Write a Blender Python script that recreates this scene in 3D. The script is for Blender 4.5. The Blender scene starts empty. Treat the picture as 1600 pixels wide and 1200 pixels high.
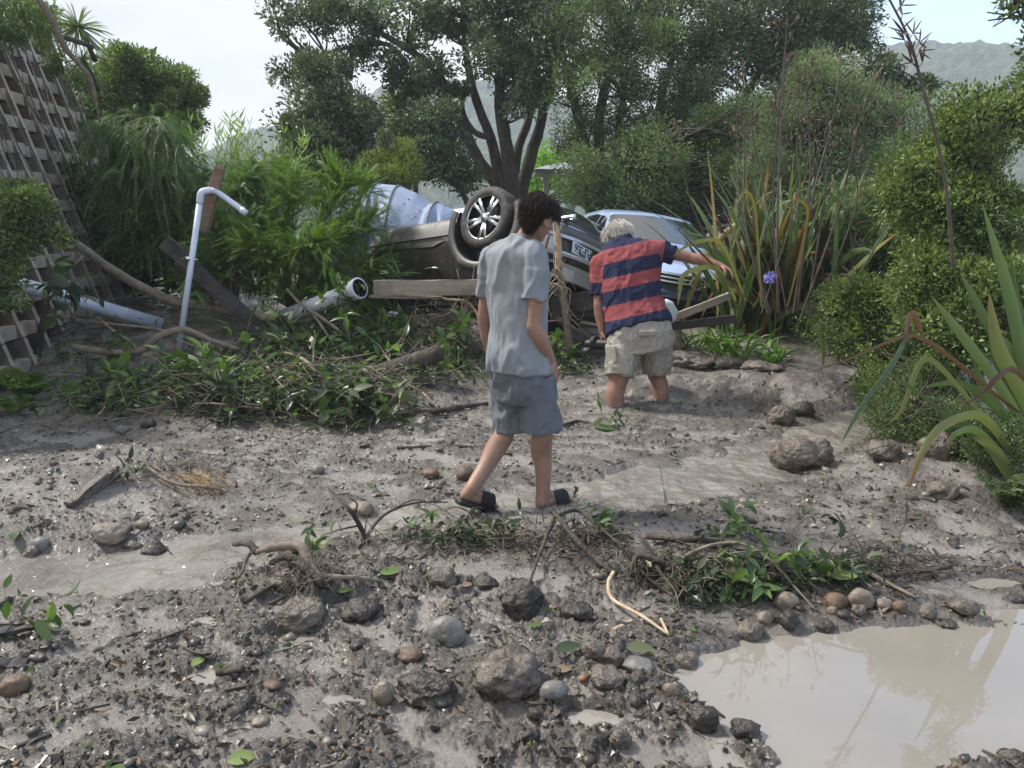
import bpy, bmesh, math, random
import numpy as np
from mathutils import Vector, Matrix, Quaternion
R = math.radians
S = bpy.context.scene
COL = S.collection
rng = np.random.default_rng(7)
random.seed(7)

# ---------------------------------------------------------------- camera
CAM_Z = 1.6
PITCH = math.atan(260 / 1200)
cam_d = bpy.data.cameras.new('camera'); cam = bpy.data.objects.new('camera', cam_d); COL.objects.link(cam)
cam.location = (0, 0, CAM_Z); cam.rotation_euler = (math.pi / 2 - PITCH, 0, 0)
cam_d.sensor_width = 36; cam_d.lens = 27.0; cam_d.clip_start = 0.05; cam_d.clip_end = 6000
S.camera = cam

# ---------------------------------------------------------------- world, sun, exposure
SUN_EL, SUN_AZ = 50, -68           # degrees; azimuth measured from +Y towards +X
w = bpy.data.worlds.new('World'); S.world = w; w.use_nodes = True
nt = w.node_tree; nt.nodes.clear()
def N(t, nt=nt, **k):
    n = nt.nodes.new(t)
    for a, b in k.items(): setattr(n, a, b)
    return n
sky = N('ShaderNodeTexSky', sky_type='NISHITA', sun_disc=False, sun_elevation=R(SUN_EL), sun_rotation=R(SUN_AZ))
sky.air_density = 1.0; sky.dust_density = 2.0
tc = N('ShaderNodeTexCoord')
mp = N('ShaderNodeMapping'); mp.inputs['Scale'].default_value = (1, 1, 2.6)
nz = N('ShaderNodeTexNoise'); nz.inputs['Scale'].default_value = 2.1; nz.inputs['Detail'].default_value = 7; nz.inputs['Roughness'].default_value = .55
rp = N('ShaderNodeValToRGB'); rp.color_ramp.elements[0].position = .34; rp.color_ramp.elements[1].position = .60
nz2 = N('ShaderNodeTexNoise'); nz2.inputs['Scale'].default_value = 3.2; nz2.inputs['Detail'].default_value = 8
rp2 = N('ShaderNodeValToRGB'); rp2.color_ramp.elements[0].position = .36; rp2.color_ramp.elements[1].position = .62
rp2.color_ramp.elements[0].color = (2.95, 3.02, 3.2, 1); rp2.color_ramp.elements[1].color = (4.15, 4.12, 4.15, 1)
sep = N('ShaderNodeSeparateXYZ')
gx = N('ShaderNodeMapRange'); gx.inputs[1].default_value = .1; gx.inputs[2].default_value = .50; gx.inputs[3].default_value = .75; gx.inputs[4].default_value = -.75
ad = N('ShaderNodeMath', operation='ADD', use_clamp=True)
mx = N('ShaderNodeMixRGB'); bg = N('ShaderNodeBackground'); out = N('ShaderNodeOutputWorld')
blue = N('ShaderNodeMixRGB'); blue.blend_type = 'ADD'; blue.inputs[0].default_value = 1; blue.inputs[2].default_value = (.7, 1.05, 1.5, 1)
bg.inputs['Strength'].default_value = .1
L = nt.links.new
L(tc.outputs['Generated'], mp.inputs['Vector']); L(mp.outputs[0], nz.inputs['Vector']); L(mp.outputs[0], nz2.inputs['Vector'])
L(nz.outputs['Fac'], rp.inputs[0]); L(nz2.outputs['Fac'], rp2.inputs[0])
L(tc.outputs['Generated'], sep.inputs[0]); L(sep.outputs['X'], gx.inputs[0])
L(rp.outputs[0], ad.inputs[0]); L(gx.outputs[0], ad.inputs[1])
L(ad.outputs[0], mx.inputs[0]); L(sky.outputs[0], blue.inputs[1]); L(blue.outputs[0], mx.inputs[1]); L(rp2.outputs[0], mx.inputs[2])
L(mx.outputs[0], bg.inputs['Color']); L(bg.outputs[0], out.inputs['Surface'])

sd = bpy.data.lights.new('sun', 'SUN'); sun = bpy.data.objects.new('sun', sd); COL.objects.link(sun)
sd.energy = 2.5; sd.angle = R(8); sd.color = (1, .95, .88)
az, el = R(SUN_AZ), R(SUN_EL)
sv = Vector((math.sin(az) * math.cos(el), math.cos(az) * math.cos(el), math.sin(el)))
sun.rotation_euler = (-sv).to_track_quat('-Z', 'Y').to_euler()
S.view_settings.view_transform = 'Standard'; S.view_settings.look = 'None'
S.view_settings.exposure = 1.4; S.view_settings.gamma = 1; S.view_settings.use_curve_mapping = False
S.cycles.max_bounces = 6; S.cycles.diffuse_bounces = 3; S.cycles.glossy_bounces = 3
S.cycles.transmission_bounces = 4; S.cycles.transparent_max_bounces = 8; S.cycles.volume_bounces = 1
S.cycles.caustics_reflective = False; S.cycles.caustics_refractive = False
S.cycles.sample_clamp_indirect = 6
S.cycles.use_denoising = True

# ---------------------------------------------------------------- picture point -> place in the world
CP, SP = math.cos(PITCH), math.sin(PITCH)
def ray(px, py):
    a, b = (px - 800) / 1200, (600 - py) / 1200
    return np.array([a, CP + b * SP, -SP + b * CP])
def W(px, py, Y):
    d = ray(px, py); t = Y / d[1]
    return np.array([d[0] * t, Y, CAM_Z + d[2] * t])
def G0(px, py, z=0.0):
    d = ray(px, py); t = (z - CAM_Z) / d[2]
    return np.array([d[0] * t, d[1] * t, z])
def G(px, py):
    d = ray(px, py)
    t = np.concatenate([np.linspace(1, 14, 1400), np.linspace(14.02, 60, 500)])
    x, y, z = d[0] * t, d[1] * t, CAM_Z + d[2] * t
    k = np.nonzero(z < height(x, y))[0]
    i = k[0] if len(k) else len(t) - 1
    return np.array([x[i], y[i], height(x[i:i + 1], y[i:i + 1])[0]])
def ppm(Y, z=0.5):                       # photo pixels per metre at depth Y
    return 1200 / (Y * CP + (CAM_Z - z) * SP)

# ---------------------------------------------------------------- noise
def _h(ix, iy, iz, seed):
    h = (ix.astype(np.int64) * 374761393 + iy.astype(np.int64) * 668265263 + iz.astype(np.int64) * 2147483647 + seed * 974634777) & 0xffffffff
    h = ((h ^ (h >> 13)) * 1274126177) & 0xffffffff
    h = ((h ^ (h >> 16)) * 2246822519) & 0xffffffff
    return (h ^ (h >> 15)) & 0xffffffff
def pn(x, y, seed=0):
    x = np.asarray(x, float); y = np.asarray(y, float)
    ix, iy = np.floor(x), np.floor(y); fx, fy = x - ix, y - iy
    u, v = fx * fx * fx * (fx * (fx * 6 - 15) + 10), fy * fy * fy * (fy * (fy * 6 - 15) + 10)
    z = np.zeros_like(ix)
    def g(a, b):
        t = _h(ix + a, iy + b, z, seed) / 4294967296 * 6.2831853
        return np.cos(t) * (fx - a) + np.sin(t) * (fy - b)
    return 1.4 * ((g(0, 0) * (1 - u) + g(1, 0) * u) * (1 - v) + (g(0, 1) * (1 - u) + g(1, 1) * u) * v)
def vn3(p, seed=0):                       # 3-D value noise, -1..1
    i = np.floor(p); f = p - i; f = f * f * (3 - 2 * f); o = 0
    for a in (0, 1):
        for b in (0, 1):
            for c in (0, 1):
                v = _h(i[:, 0] + a, i[:, 1] + b, i[:, 2] + c, seed) / 2147483648 - 1
                o = o + v * (f[:, 0] if a else 1 - f[:, 0]) * (f[:, 1] if b else 1 - f[:, 1]) * (f[:, 2] if c else 1 - f[:, 2])
    return o
def fbm3(p, seed=0, o=3):
    r, a = 0, 1
    for k in range(o): r = r + a * vn3(p * 2 ** k, seed + k); a *= .5
    return r
def sst(a, b, x):
    t = np.clip((x - a) / (b - a), 0, 1); return t * t * (3 - 2 * t)

# ---------------------------------------------------------------- mesh helpers
def newmesh(name, V, F, mat=None, smooth=True, attrs=None, fattrs=None):
    V = np.ascontiguousarray(V, dtype=np.float32)
    me = bpy.data.meshes.new(name)
    if isinstance(F, np.ndarray):
        n, k = F.shape
        li = F.astype(np.int32).ravel(); ls = np.arange(n, dtype=np.int32) * k
    else:
        n = len(F); li = np.array([i for f in F for i in f], np.int32)
        ln = np.array([len(f) for f in F], np.int32); ls = np.concatenate([[0], np.cumsum(ln)[:-1]]).astype(np.int32)
    me.vertices.add(len(V)); me.vertices.foreach_set('co', V.ravel())
    me.loops.add(len(li)); me.loops.foreach_set('vertex_index', li)
    me.polygons.add(n); me.polygons.foreach_set('loop_start', ls)
    me.update(calc_edges=True)
    me.polygons.foreach_set('use_smooth', np.full(n, bool(smooth)))
    for dom, dd in (('POINT', attrs), ('FACE', fattrs)):
        for k, v in (dd or {}).items():
            a = me.attributes.new(k, 'FLOAT', dom); a.data.foreach_set('value', np.asarray(v, np.float32).ravel())
    if mat: me.materials.append(mat)
    me.update()
    return me
class M:
    """a growing mesh: vertices, faces"""
    def __init__(s): s.v = []; s.f = []; s.n = 0; s.a = []
    def add(s, V, F, a=0.0):
        V = np.asarray(V, float); s.v.append(V)
        s.f += [tuple(int(i) + s.n for i in f) for f in F]; s.n += len(V)
        s.a.append(np.full(len(V), a) if np.isscalar(a) else a); return s
    def V(s): return np.concatenate(s.v)
def link(o, parent=None):
    COL.objects.link(o)
    if parent is not None: o.parent = parent
    return o
def origin(parent):
    p = np.zeros(3)
    while parent is not None:
        p = p + np.array(parent.location); parent = parent.parent
    return p
def thing(name, label, cat, loc, group=None):
    o = bpy.data.objects.new(name, None); COL.objects.link(o); o.empty_display_size = .2
    o.location = [float(c) for c in loc]; o['label'] = label; o['category'] = cat
    if group: o['group'] = group
    return o
def part(name, m, mat, parent, smooth=True, label=None, kind=None, F=None, attrs=None, fattrs=None):
    """world-space geometry parented to an object that is only translated"""
    if isinstance(m, M):
        V, F = m.V(), m.f
        if attrs is None and any(np.any(a) for a in m.a): attrs = {'tone': np.concatenate(m.a)}
    else: V = m
    me = newmesh(name, V - origin(parent), F, mat, smooth, attrs, fattrs)
    o = link(bpy.data.objects.new(name, me), parent)
    if label: o['label'] = label
    if kind: o['kind'] = kind
    return o
def solo(name, m, mat, label=None, cat=None, loc=None, group=None, kind=None, smooth=True, F=None, attrs=None, fattrs=None):
    """a thing that is one mesh"""
    if isinstance(m, M):
        V, F = m.V(), m.f
        if attrs is None and any(np.any(a) for a in m.a): attrs = {'tone': np.concatenate(m.a)}
    else: V = m
    if loc is None: loc = (V.min(0) + V.max(0)) / 2; loc[2] = V[:, 2].min()
    if kind: loc = np.zeros(3)
    o = link(bpy.data.objects.new(name, newmesh(name, V - loc, F, mat, smooth, attrs, fattrs)))
    o.location = [float(c) for c in loc]
    if label: o['label'] = label
    if cat: o['category'] = cat
    if group: o['group'] = group
    if kind: o['kind'] = kind
    return o
def catmull(P, n):
    P = np.asarray(P, float); k = len(P)
    if k == 2: return P[0] + (P[1] - P[0]) * np.linspace(0, 1, n)[:, None]
    Q = np.vstack([2 * P[0] - P[1], P, 2 * P[-1] - P[-2]])
    t = np.linspace(0, k - 1, n); i = np.minimum(t.astype(int), k - 2); f = (t - i)[:, None]
    a, b, c, d = Q[i], Q[i + 1], Q[i + 2], Q[i + 3]
    return .5 * (2 * b + (c - a) * f + (2 * a - 5 * b + 4 * c - d) * f ** 2 + (3 * b - a - 3 * c + d) * f ** 3)
def frames(P):
    T = np.gradient(P, axis=0); T /= np.linalg.norm(T, axis=1)[:, None] + 1e-9
    ref = np.array([0, 0, 1.]) if abs(T[0][2]) < .9 else np.array([1., 0, 0])
    A = np.cross(T[0], ref); A /= np.linalg.norm(A); As = [A]
    for i in range(1, len(P)):
        A = A - T[i] * np.dot(A, T[i]); A = A / (np.linalg.norm(A) + 1e-9); As.append(A)
    A = np.array(As); return T, A, np.cross(T, A)
def tube(P, r, seg=8, n=None, rough=0, seed=0, cap=True, flat=1.0):
    P = np.asarray(P, float); r = np.atleast_1d(np.asarray(r, float))
    n = n or max(2, (len(P) - 1) * 5 if len(P) > 2 else 2)
    C = catmull(P, n); rr = np.interp(np.linspace(0, 1, n), np.linspace(0, 1, len(r)), r) if len(r) > 1 else np.full(n, r[0])
    T, A, B = frames(C); th = np.arange(seg) / seg * 2 * math.pi
    V = C[:, None] + rr[:, None, None] * (np.cos(th)[None, :, None] * A[:, None] + flat * np.sin(th)[None, :, None] * B[:, None])
    if rough:
        q = vn3(V.reshape(-1, 3) / (rr.mean() * 1.3), seed).reshape(n, seg, 1)
        V = C[:, None] + (V - C[:, None]) * (1 + rough * q)
    V = V.reshape(-1, 3)
    F = [(i * seg + j, i * seg + (j + 1) % seg, (i + 1) * seg + (j + 1) % seg, (i + 1) * seg + j) for i in range(n - 1) for j in range(seg)]
    if cap:
        F.append(tuple(range(seg))[::-1]); F.append(tuple((n - 1) * seg + j for j in range(seg)))
    return V, F
def box(c, s, R3=None):
    """centre, full sizes, optional 3x3 (columns = axes)"""
    c = np.asarray(c, float); s = np.asarray(s, float) / 2
    V = np.array([(a, b, d) for a in (-1, 1) for b in (-1, 1) for d in (-1, 1)], float) * s
    if R3 is not None: V = V @ np.asarray(R3).T
    F = [(0, 1, 3, 2), (4, 6, 7, 5), (0, 4, 5, 1), (2, 3, 7, 6), (0, 2, 6, 4), (1, 5, 7, 3)]
    return V + c, F
def bar(a, b, wd, th, up=(0, 0, 1), nseg=1, taper=1.0, jit=0.0, seed=0):
    """a squared timber from a to b, width wd (sideways) and thickness th (towards up)"""
    a = np.asarray(a, float); b = np.asarray(b, float); T = b - a; Ln = np.linalg.norm(T); T /= Ln
    sd_ = np.cross(T, up); sd_ /= np.linalg.norm(sd_); u = np.cross(sd_, T)
    V = []; n = nseg + 1; ch = .12
    prof = [(-1, -1 + ch), (-1 + ch, -1), (1 - ch, -1), (1, -1 + ch), (1, 1 - ch), (1 - ch, 1), (-1 + ch, 1), (-1, 1 - ch)]
    r = np.random.default_rng(seed)
    for i in range(n):
        f = i / nseg; k = 1 + (taper - 1) * f
        for (p, q) in prof: V.append(a + T * Ln * f + sd_ * p * wd / 2 * k + u * q * th / 2 * k + r.normal(0, 1, 3) * jit)
    F = [(i * 8 + j, i * 8 + (j + 1) % 8, (i + 1) * 8 + (j + 1) % 8, (i + 1) * 8 + j) for i in range(nseg) for j in range(8)]
    F += [tuple(range(8))[::-1], tuple(nseg * 8 + j for j in range(8))]
    return np.array(V), F
def ico(sub=2):
    bm = bmesh.new(); bmesh.ops.create_icosphere(bm, subdivisions=sub, radius=1)
    V = np.array([v.co[:] for v in bm.verts]); F = [tuple(v.index for v in f.verts) for f in bm.faces]; bm.free()
    return V, F
ICO1, ICO2, ICO3, ICO4 = ico(1), ico(2), ico(3), ico(4)
def ellip(c, r, R3=None, base=None):
    V, F = base or ICO3; V = V * np.asarray(r, float)
    if R3 is not None: V = V @ np.asarray(R3).T
    return V + np.asarray(c, float), F
def rotm(ax, ang): return np.array(Matrix.Rotation(ang, 3, Vector(ax)))
def basis(fwd, up=(0, 0, 1)):
    """columns: right, forward, up"""
    f = np.asarray(fwd, float); f = f / np.linalg.norm(f); r = np.cross(f, up); r /= np.linalg.norm(r)
    return np.stack([r, f, np.cross(r, f)], 1)
def scatter(tmpl, P, sc, rot=None, seed=0, jitter=0.0):
    """many copies of a small template joined in one array; sc (n,3)"""
    V0, F0 = tmpl; F0 = np.array(F0); n = len(P); r = np.random.default_rng(seed)
    if rot is None:
        a = r.uniform(0, 2 * math.pi, n); rot = np.zeros((n, 3, 3)); rot[:, 0, 0] = np.cos(a); rot[:, 0, 1] = -np.sin(a); rot[:, 1, 0] = np.sin(a); rot[:, 1, 1] = np.cos(a); rot[:, 2, 2] = 1
    V = V0[None] * np.asarray(sc)[:, None, :]
    if jitter: V = V * (1 + jitter * r.uniform(-1, 1, (n, len(V0), 1)))
    V = np.einsum('nij,nkj->nki', rot, V) + np.asarray(P)[:, None]
    F = F0[None] + (np.arange(n) * len(V0))[:, None, None]
    return V.reshape(-1, 3), F.reshape(-1, F0.shape[1])

# ---------------------------------------------------------------- materials
def mat(name, col, rough=.6, metal=0, spec=.5, noise=None, bump=None, coat=0, alpha=None, sub=0, dirt=None):
    """noise = (scale, colour2, lo, hi[, stretch xyz]); bump = (scale, strength, distance)"""
    m = bpy.data.materials.new(name); m.use_nodes = True; t = m.node_tree; b = t.nodes['Principled BSDF']
    b.inputs['Base Color'].default_value = (*col, 1); b.inputs['Roughness'].default_value = rough
    b.inputs['Metallic'].default_value = metal; b.inputs['Specular IOR Level'].default_value = spec
    b.inputs['Coat Weight'].default_value = coat; b.inputs['Coat Roughness'].default_value = .06
    if sub:
        b.inputs['Subsurface Weight'].default_value = sub; b.inputs['Subsurface Scale'].default_value = .01
    g = N('ShaderNodeNewGeometry', t)
    if noise:
        mpn = N('ShaderNodeMapping', t); mpn.inputs['Scale'].default_value = noise[4] if len(noise) > 4 else (1, 1, 1)
        co = N('ShaderNodeTexCoord', t); t.links.new(co.outputs['Object'], mpn.inputs['Vector'])
        n = N('ShaderNodeTexNoise', t); n.inputs['Scale'].default_value = noise[0]; n.inputs['Detail'].default_value = 6; n.inputs['Roughness'].default_value = .62
        r = N('ShaderNodeValToRGB', t); r.color_ramp.elements[0].position = noise[2]; r.color_ramp.elements[1].position = noise[3]
        r.color_ramp.elements[0].color = (*col, 1); r.color_ramp.elements[1].color = (*noise[1], 1)
        t.links.new(mpn.outputs[0], n.inputs['Vector']); t.links.new(n.outputs['Fac'], r.inputs[0]); t.links.new(r.outputs[0], b.inputs['Base Color'])
        m['ramp'] = r.name
    if dirt:     # dried mud: (scale, lo, hi[, height below which it thickens])
        cd = N('ShaderNodeTexCoord', t); nd = N('ShaderNodeTexNoise', t); nd.inputs['Scale'].default_value = dirt[0]; nd.inputs['Detail'].default_value = 9; nd.inputs['Roughness'].default_value = .68; t.links.new(cd.outputs['Object'], nd.inputs['Vector'])
        rd = N('ShaderNodeMapRange', t); rd.inputs[1].default_value = dirt[1]; rd.inputs[2].default_value = dirt[2]; f = nd.outputs['Fac']
        if len(dirt) > 3:
            sz = N('ShaderNodeSeparateXYZ', t); t.links.new(cd.outputs['Object'], sz.inputs[0]); mz = N('ShaderNodeMapRange', t); mz.inputs[1].default_value = 0; mz.inputs[2].default_value = dirt[3]; mz.inputs[3].default_value = .38; mz.inputs[4].default_value = 0
            t.links.new(sz.outputs['Z'], mz.inputs[0]); az_ = N('ShaderNodeMath', t, operation='ADD'); t.links.new(f, az_.inputs[0]); t.links.new(mz.outputs[0], az_.inputs[1]); f = az_.outputs[0]
        t.links.new(f, rd.inputs[0]); md_ = N('ShaderNodeMixRGB', t); t.links.new(rd.outputs[0], md_.inputs[0]); md_.inputs[2].default_value = (.17, .145, .12, 1)
        if noise: t.links.new(r.outputs[0], md_.inputs[1])
        else: md_.inputs[1].default_value = (*col, 1)
        t.links.new(md_.outputs[0], b.inputs['Base Color'])
        rr_ = N('ShaderNodeMapRange', t); rr_.inputs[3].default_value = rough; rr_.inputs[4].default_value = .8; t.links.new(rd.outputs[0], rr_.inputs[0]); t.links.new(rr_.outputs[0], b.inputs['Roughness'])
        if coat:
            rc = N('ShaderNodeMapRange', t); rc.inputs[3].default_value = coat; rc.inputs[4].default_value = 0; t.links.new(rd.outputs[0], rc.inputs[0]); t.links.new(rc.outputs[0], b.inputs['Coat Weight'])
    if bump:
        co2 = N('ShaderNodeTexCoord', t); n2 = N('ShaderNodeTexNoise', t); n2.inputs['Scale'].default_value = bump[0]; n2.inputs['Detail'].default_value = 5
        bu = N('ShaderNodeBump', t); bu.inputs['Strength'].default_value = bump[1]; bu.inputs['Distance'].default_value = bump[2]
        if len(bump) > 3:
            mb = N('ShaderNodeMapping', t); mb.inputs['Scale'].default_value = bump[3]; t.links.new(co2.outputs['Object'], mb.inputs[0]); t.links.new(mb.outputs[0], n2.inputs['Vector'])
        else: t.links.new(co2.outputs['Object'], n2.inputs['Vector'])
        t.links.new(n2.outputs['Fac'], bu.inputs['Height']); t.links.new(bu.outputs[0], b.inputs['Normal'])
    return m
def leafmat(name, stops, rough=.45, trans=.25, spec=.4):
    """leaf colour from the per-leaf 'tone' number"""
    m = bpy.data.materials.new(name); m.use_nodes = True; t = m.node_tree; b = t.nodes['Principled BSDF']; o = t.nodes['Material Output']
    at = N('ShaderNodeAttribute', t, attribute_name='tone'); r = N('ShaderNodeValToRGB', t)
    oi = N('ShaderNodeObjectInfo', t)
    e = r.color_ramp.elements
    while len(e) < len(stops): e.new(.5)
    for k, (p, c) in enumerate(stops): e[k].position = p; e[k].color = (*c, 1)
    t.links.new(at.outputs['Fac'], r.inputs[0]); t.links.new(r.outputs[0], b.inputs['Base Color'])
    b.inputs['Roughness'].default_value = rough; b.inputs['Specular IOR Level'].default_value = spec
    tr = N('ShaderNodeBsdfTranslucent', t); mxs = N('ShaderNodeMixShader', t); mxs.inputs[0].default_value = trans
    br = N('ShaderNodeMixRGB', t); br.blend_type = 'MULTIPLY'; br.inputs[0].default_value = 1; br.inputs[2].default_value = (1.2, 1.5, .5, 1)
    t.links.new(r.outputs[0], br.inputs[1]); t.links.new(br.outputs[0], tr.inputs['Color'])
    t.links.new(b.outputs[0], mxs.inputs[1]); t.links.new(tr.outputs[0], mxs.inputs[2]); t.links.new(mxs.outputs[0], o.inputs['Surface'])
    return m
# ---------------------------------------------------------------- the ground
def poly(px): return np.array([G0(*p)[:2] for p in px])
STREAM = poly([(1352, 628), (1290, 650), (1230, 676), (1130, 700), (1020, 726), (930, 740), (850, 748), (780, 760), (700, 776), (620, 786), (560, 806), (480, 820), (400, 824), (300, 838), (200, 852), (80, 856), (-160, 862),
               (-160, 935), (100, 926), (250, 915), (350, 897), (400, 872), (470, 850), (560, 838), (640, 815), (720, 813), (800, 812), (900, 802), (1000, 790), (1100, 775), (1180, 756), (1232, 738), (1310, 705), (1352, 668)])
PUDDLE = poly([(1045, 1045), (1090, 1012), (1160, 990), (1240, 986), (1330, 972), (1450, 968), (1600, 975), (1900, 985), (1900, 1190), (1640, 1168), (1600, 1165), (1500, 1178), (1400, 1205), (1300, 1215), (1230, 1195), (1190, 1140), (1130, 1090), (1075, 1068)])
POOLS = [(325, 1052, 34, 20), (930, 1108, 50, 14), (320, 966, 26, 8), (343, 906, 14, 6), (460, 990, 34, 9), (300, 1170, 24, 9), (545, 1085, 40, 12), (1560, 900, 40, 10), (560, 940, 60, 8)]
POOLW = []
def sdf(x, y, P):
    d = np.full(x.shape, 1e9); ins = np.zeros(x.shape, bool)
    for i in range(len(P)):
        a, b = P[i - 1], P[i]; e = b - a; wx, wy = x - a[0], y - a[1]
        t = np.clip((wx * e[0] + wy * e[1]) / (e @ e + 1e-12), 0, 1)
        d = np.minimum(d, (wx - t * e[0]) ** 2 + (wy - t * e[1]) ** 2)
        c = (a[1] > y) != (b[1] > y); xx = (b[0] - a[0]) * (y - a[1]) / (b[1] - a[1] + 1e-12) + a[0]
        ins ^= c & (x < xx)
    return np.where(ins, -1, 1) * np.sqrt(d)
STREAM_Z, PUDDLE_Z = -.030, -.028
def mound(x, y, px, py, rx, ry, h, z=0, p=2.0):
    c = G0(px, py, z); return h * np.exp(-(((x - c[0]) / rx) ** 2 + ((y - c[1]) / ry) ** 2) ** (p / 2))
def parts_of_height(x, y):
    x = np.asarray(x, float); y = np.asarray(y, float)
    base = .40 * sst(6.9, 9.2, y) + .12 * sst(9.2, 13, y)
    base = base - .10 * sst(2.2, 3.6, x) * sst(8.5, 7, y) * 0
    # banks and humps
    base = base + mound(x, y, -10, 745, .95, .60, .22, .15, 2)
    base = base + mound(x, y, 1200, 600, 1.35, .42, .20, .1, 3)
    base = base + mound(x, y, 960, 610, .5, .3, .05, 0)
    base = base + mound(x, y, 1480, 720, .9, .6, .10, .05)
    base = base + mound(x, y, 230, 745, .42, .22, .14, .05)
    base = base + mound(x, y, 600, 850, .75, .10, .07, 0)
    base = base + mound(x, y, 470, 905, .22, .10, .10, 0)
    base = base + mound(x, y, 1150, 905, .5, .12, .07, 0)
    base = base + mound(x, y, 680, 590, .4, .3, .16, .1)
    base = base + mound(x, y, 700, 500, 1.6, .5, .22, .5)
    base = base + mound(x, y, 470, 600, 1.1, .45, .22, .2) + mound(x, y, 250, 620, .9, .3, .06, .05)
    base = base + .05 * pn(x * .7, y * .7, 3) + .02 * pn(x * 1.7, y * 1.7, 4)
    wx = x + .05 * pn(x * 5, y * 5, 21); wy = y + .05 * pn(x * 5 + 9, y * 5, 22)
    a = pn(wx * 2.1, wy * 3.0, 5); b = pn(wx * 6.5, wy * 8, 6)
    rough_zone = .55 + .55 * pn(x * .9 + 3, y * 1.1, 9) + .35 * sst(4.2, 2.8, y) + .5 * sst(3.9, 5.2, y) * sst(7.5, 6.2, y) * .6
    rough_zone = np.clip(rough_zone, .08, 1.1)
    a2 = pn(wx * 3.6 + 5, wy * 4.4, 15)
    cl = .018 * a + .024 * a2 + .026 * b + .026 * (.36 - np.abs(pn(wx * 12, wy * 12, 7))) + .020 * (.36 - np.abs(pn(x * 27, y * 27, 8))) + .012 * pn(x * 55, y * 55, 10) + .005 * pn(x * 110, y * 110, 11)
    cl = cl * rough_zone * (1 + .35 * sst(4.2, 3.2, y))
    silt = -.010 + .003 * pn(x * 3, y * 3, 12)
    e = cl - silt
    k = .005
    up = np.where(e > 0, e, 0) ; up = np.sqrt(e * e + k * k) * .5 + e * .5
    cl2 = silt + up
    ds = sdf(x, y, STREAM) + .09 * pn(x * 3.1, y * 3.1, 31) + .02 * pn(x * 14, y * 14, 32)
    dp = sdf(x, y, PUDDLE) + .03 * pn(x * 5, y * 5, 33) + .012 * pn(x * 18, y * 18, 34)
    m1 = sst(.13, -.10, ds); m2 = sst(.09, -.10, dp)
    z = base + cl2
    bed = base * (1 - sst(.5, .0, ds)) + cl2 * 1.0
    z = z * 1.0
    z = z * (1 - m1) + (STREAM_Z - .035 + cl2 * 1.25) * m1
    z = z * (1 - m2) + (PUDDLE_Z - .05) * m2
    near = sst(.55, .0, np.minimum(ds, dp))
    z = z - near * np.clip(z - .0, 0, .04) * .5
    wet = np.maximum(sst(.30, .0, ds), sst(.30, 0, dp))
    for (cx, cy, rx, ry, lv) in POOLW:
        q = np.sqrt(((x - cx) / rx) ** 2 + ((y - cy) / ry) ** 2) + .25 * pn(x * 9, y * 9, 40)
        q = q + .35 * pn(x * 22, y * 22, 41); mm = sst(1.3, .5, q); z = z * (1 - mm) + (lv - .012) * mm; wet = np.maximum(wet, sst(2.2, 1, q))
    clod = sst(.001, .020, up) * (1 - m1) * (1 - m2)
    return z, clod, wet
def height(x, y): return parts_of_height(x, y)[0]
def gz(x, y): return float(height(np.array([x]), np.array([y]))[0])

for (a, b, c, d) in POOLS:
    q = G0(a, b); rx_, ry_ = abs(G0(a + c, b)[0] - q[0]), abs(G0(a, b - d)[1] - q[1])
    ux, uy = np.meshgrid(np.linspace(-rx_, rx_, 9), np.linspace(-ry_, ry_, 9))
    POOLW.append((q[0], q[1], rx_, ry_, float(np.percentile(height(q[0] + ux, q[1] + uy), 22))))
NR, NC = 560, 620
rows = np.concatenate([1.5 * (12.0 / 1.5) ** np.linspace(0, 1, NR) ])
far = 12.0 * (3000 / 12.0) ** np.linspace(0, 1, 50)[1:]
def sheet(ys, nc, hw):
    u = np.linspace(-1, 1, nc); X = hw(ys)[:, None] * u[None]; Y = np.repeat(ys[:, None], nc, 1)
    return X, Y
ys = np.concatenate([rows, far]); nc = NC
X, Y = sheet(ys, nc, lambda y: .45 + .80 * y)
Z, CL, WET = parts_of_height(X.ravel(), Y.ravel())
Z = np.where(Y.ravel() > 30, .5 - .004 * np.clip(Y.ravel() - 30, 0, 400), Z)
ZG, CG, WG = Z.reshape(len(ys), nc), CL.reshape(len(ys), nc), WET.reshape(len(ys), nc)
def lookup(A, x, y):
    x = np.asarray(x, float); y = np.asarray(y, float)
    fi = np.clip(np.interp(y, ys, np.arange(len(ys))), 0, len(ys) - 1.001); fj = np.clip((x / (.45 + .80 * y) + 1) / 2 * (nc - 1), 0, nc - 1.001)
    i, j = fi.astype(int), fj.astype(int); a, b = fi - i, fj - j
    return (A[i, j] * (1 - a) + A[i + 1, j] * a) * (1 - b) + (A[i, j + 1] * (1 - a) + A[i + 1, j + 1] * a) * b
def height(x, y): return lookup(ZG, x, y)
def parts_fast(x, y): return lookup(ZG, x, y), lookup(CG, x, y), lookup(WG, x, y)
n = len(ys)
i = np.arange(n - 1)[:, None] * nc + np.arange(nc - 1)[None]
F = np.stack([i, i + 1, i + nc + 1, i + nc], -1).reshape(-1, 4)
V = np.stack([X.ravel(), Y.ravel(), Z], 1)
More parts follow.
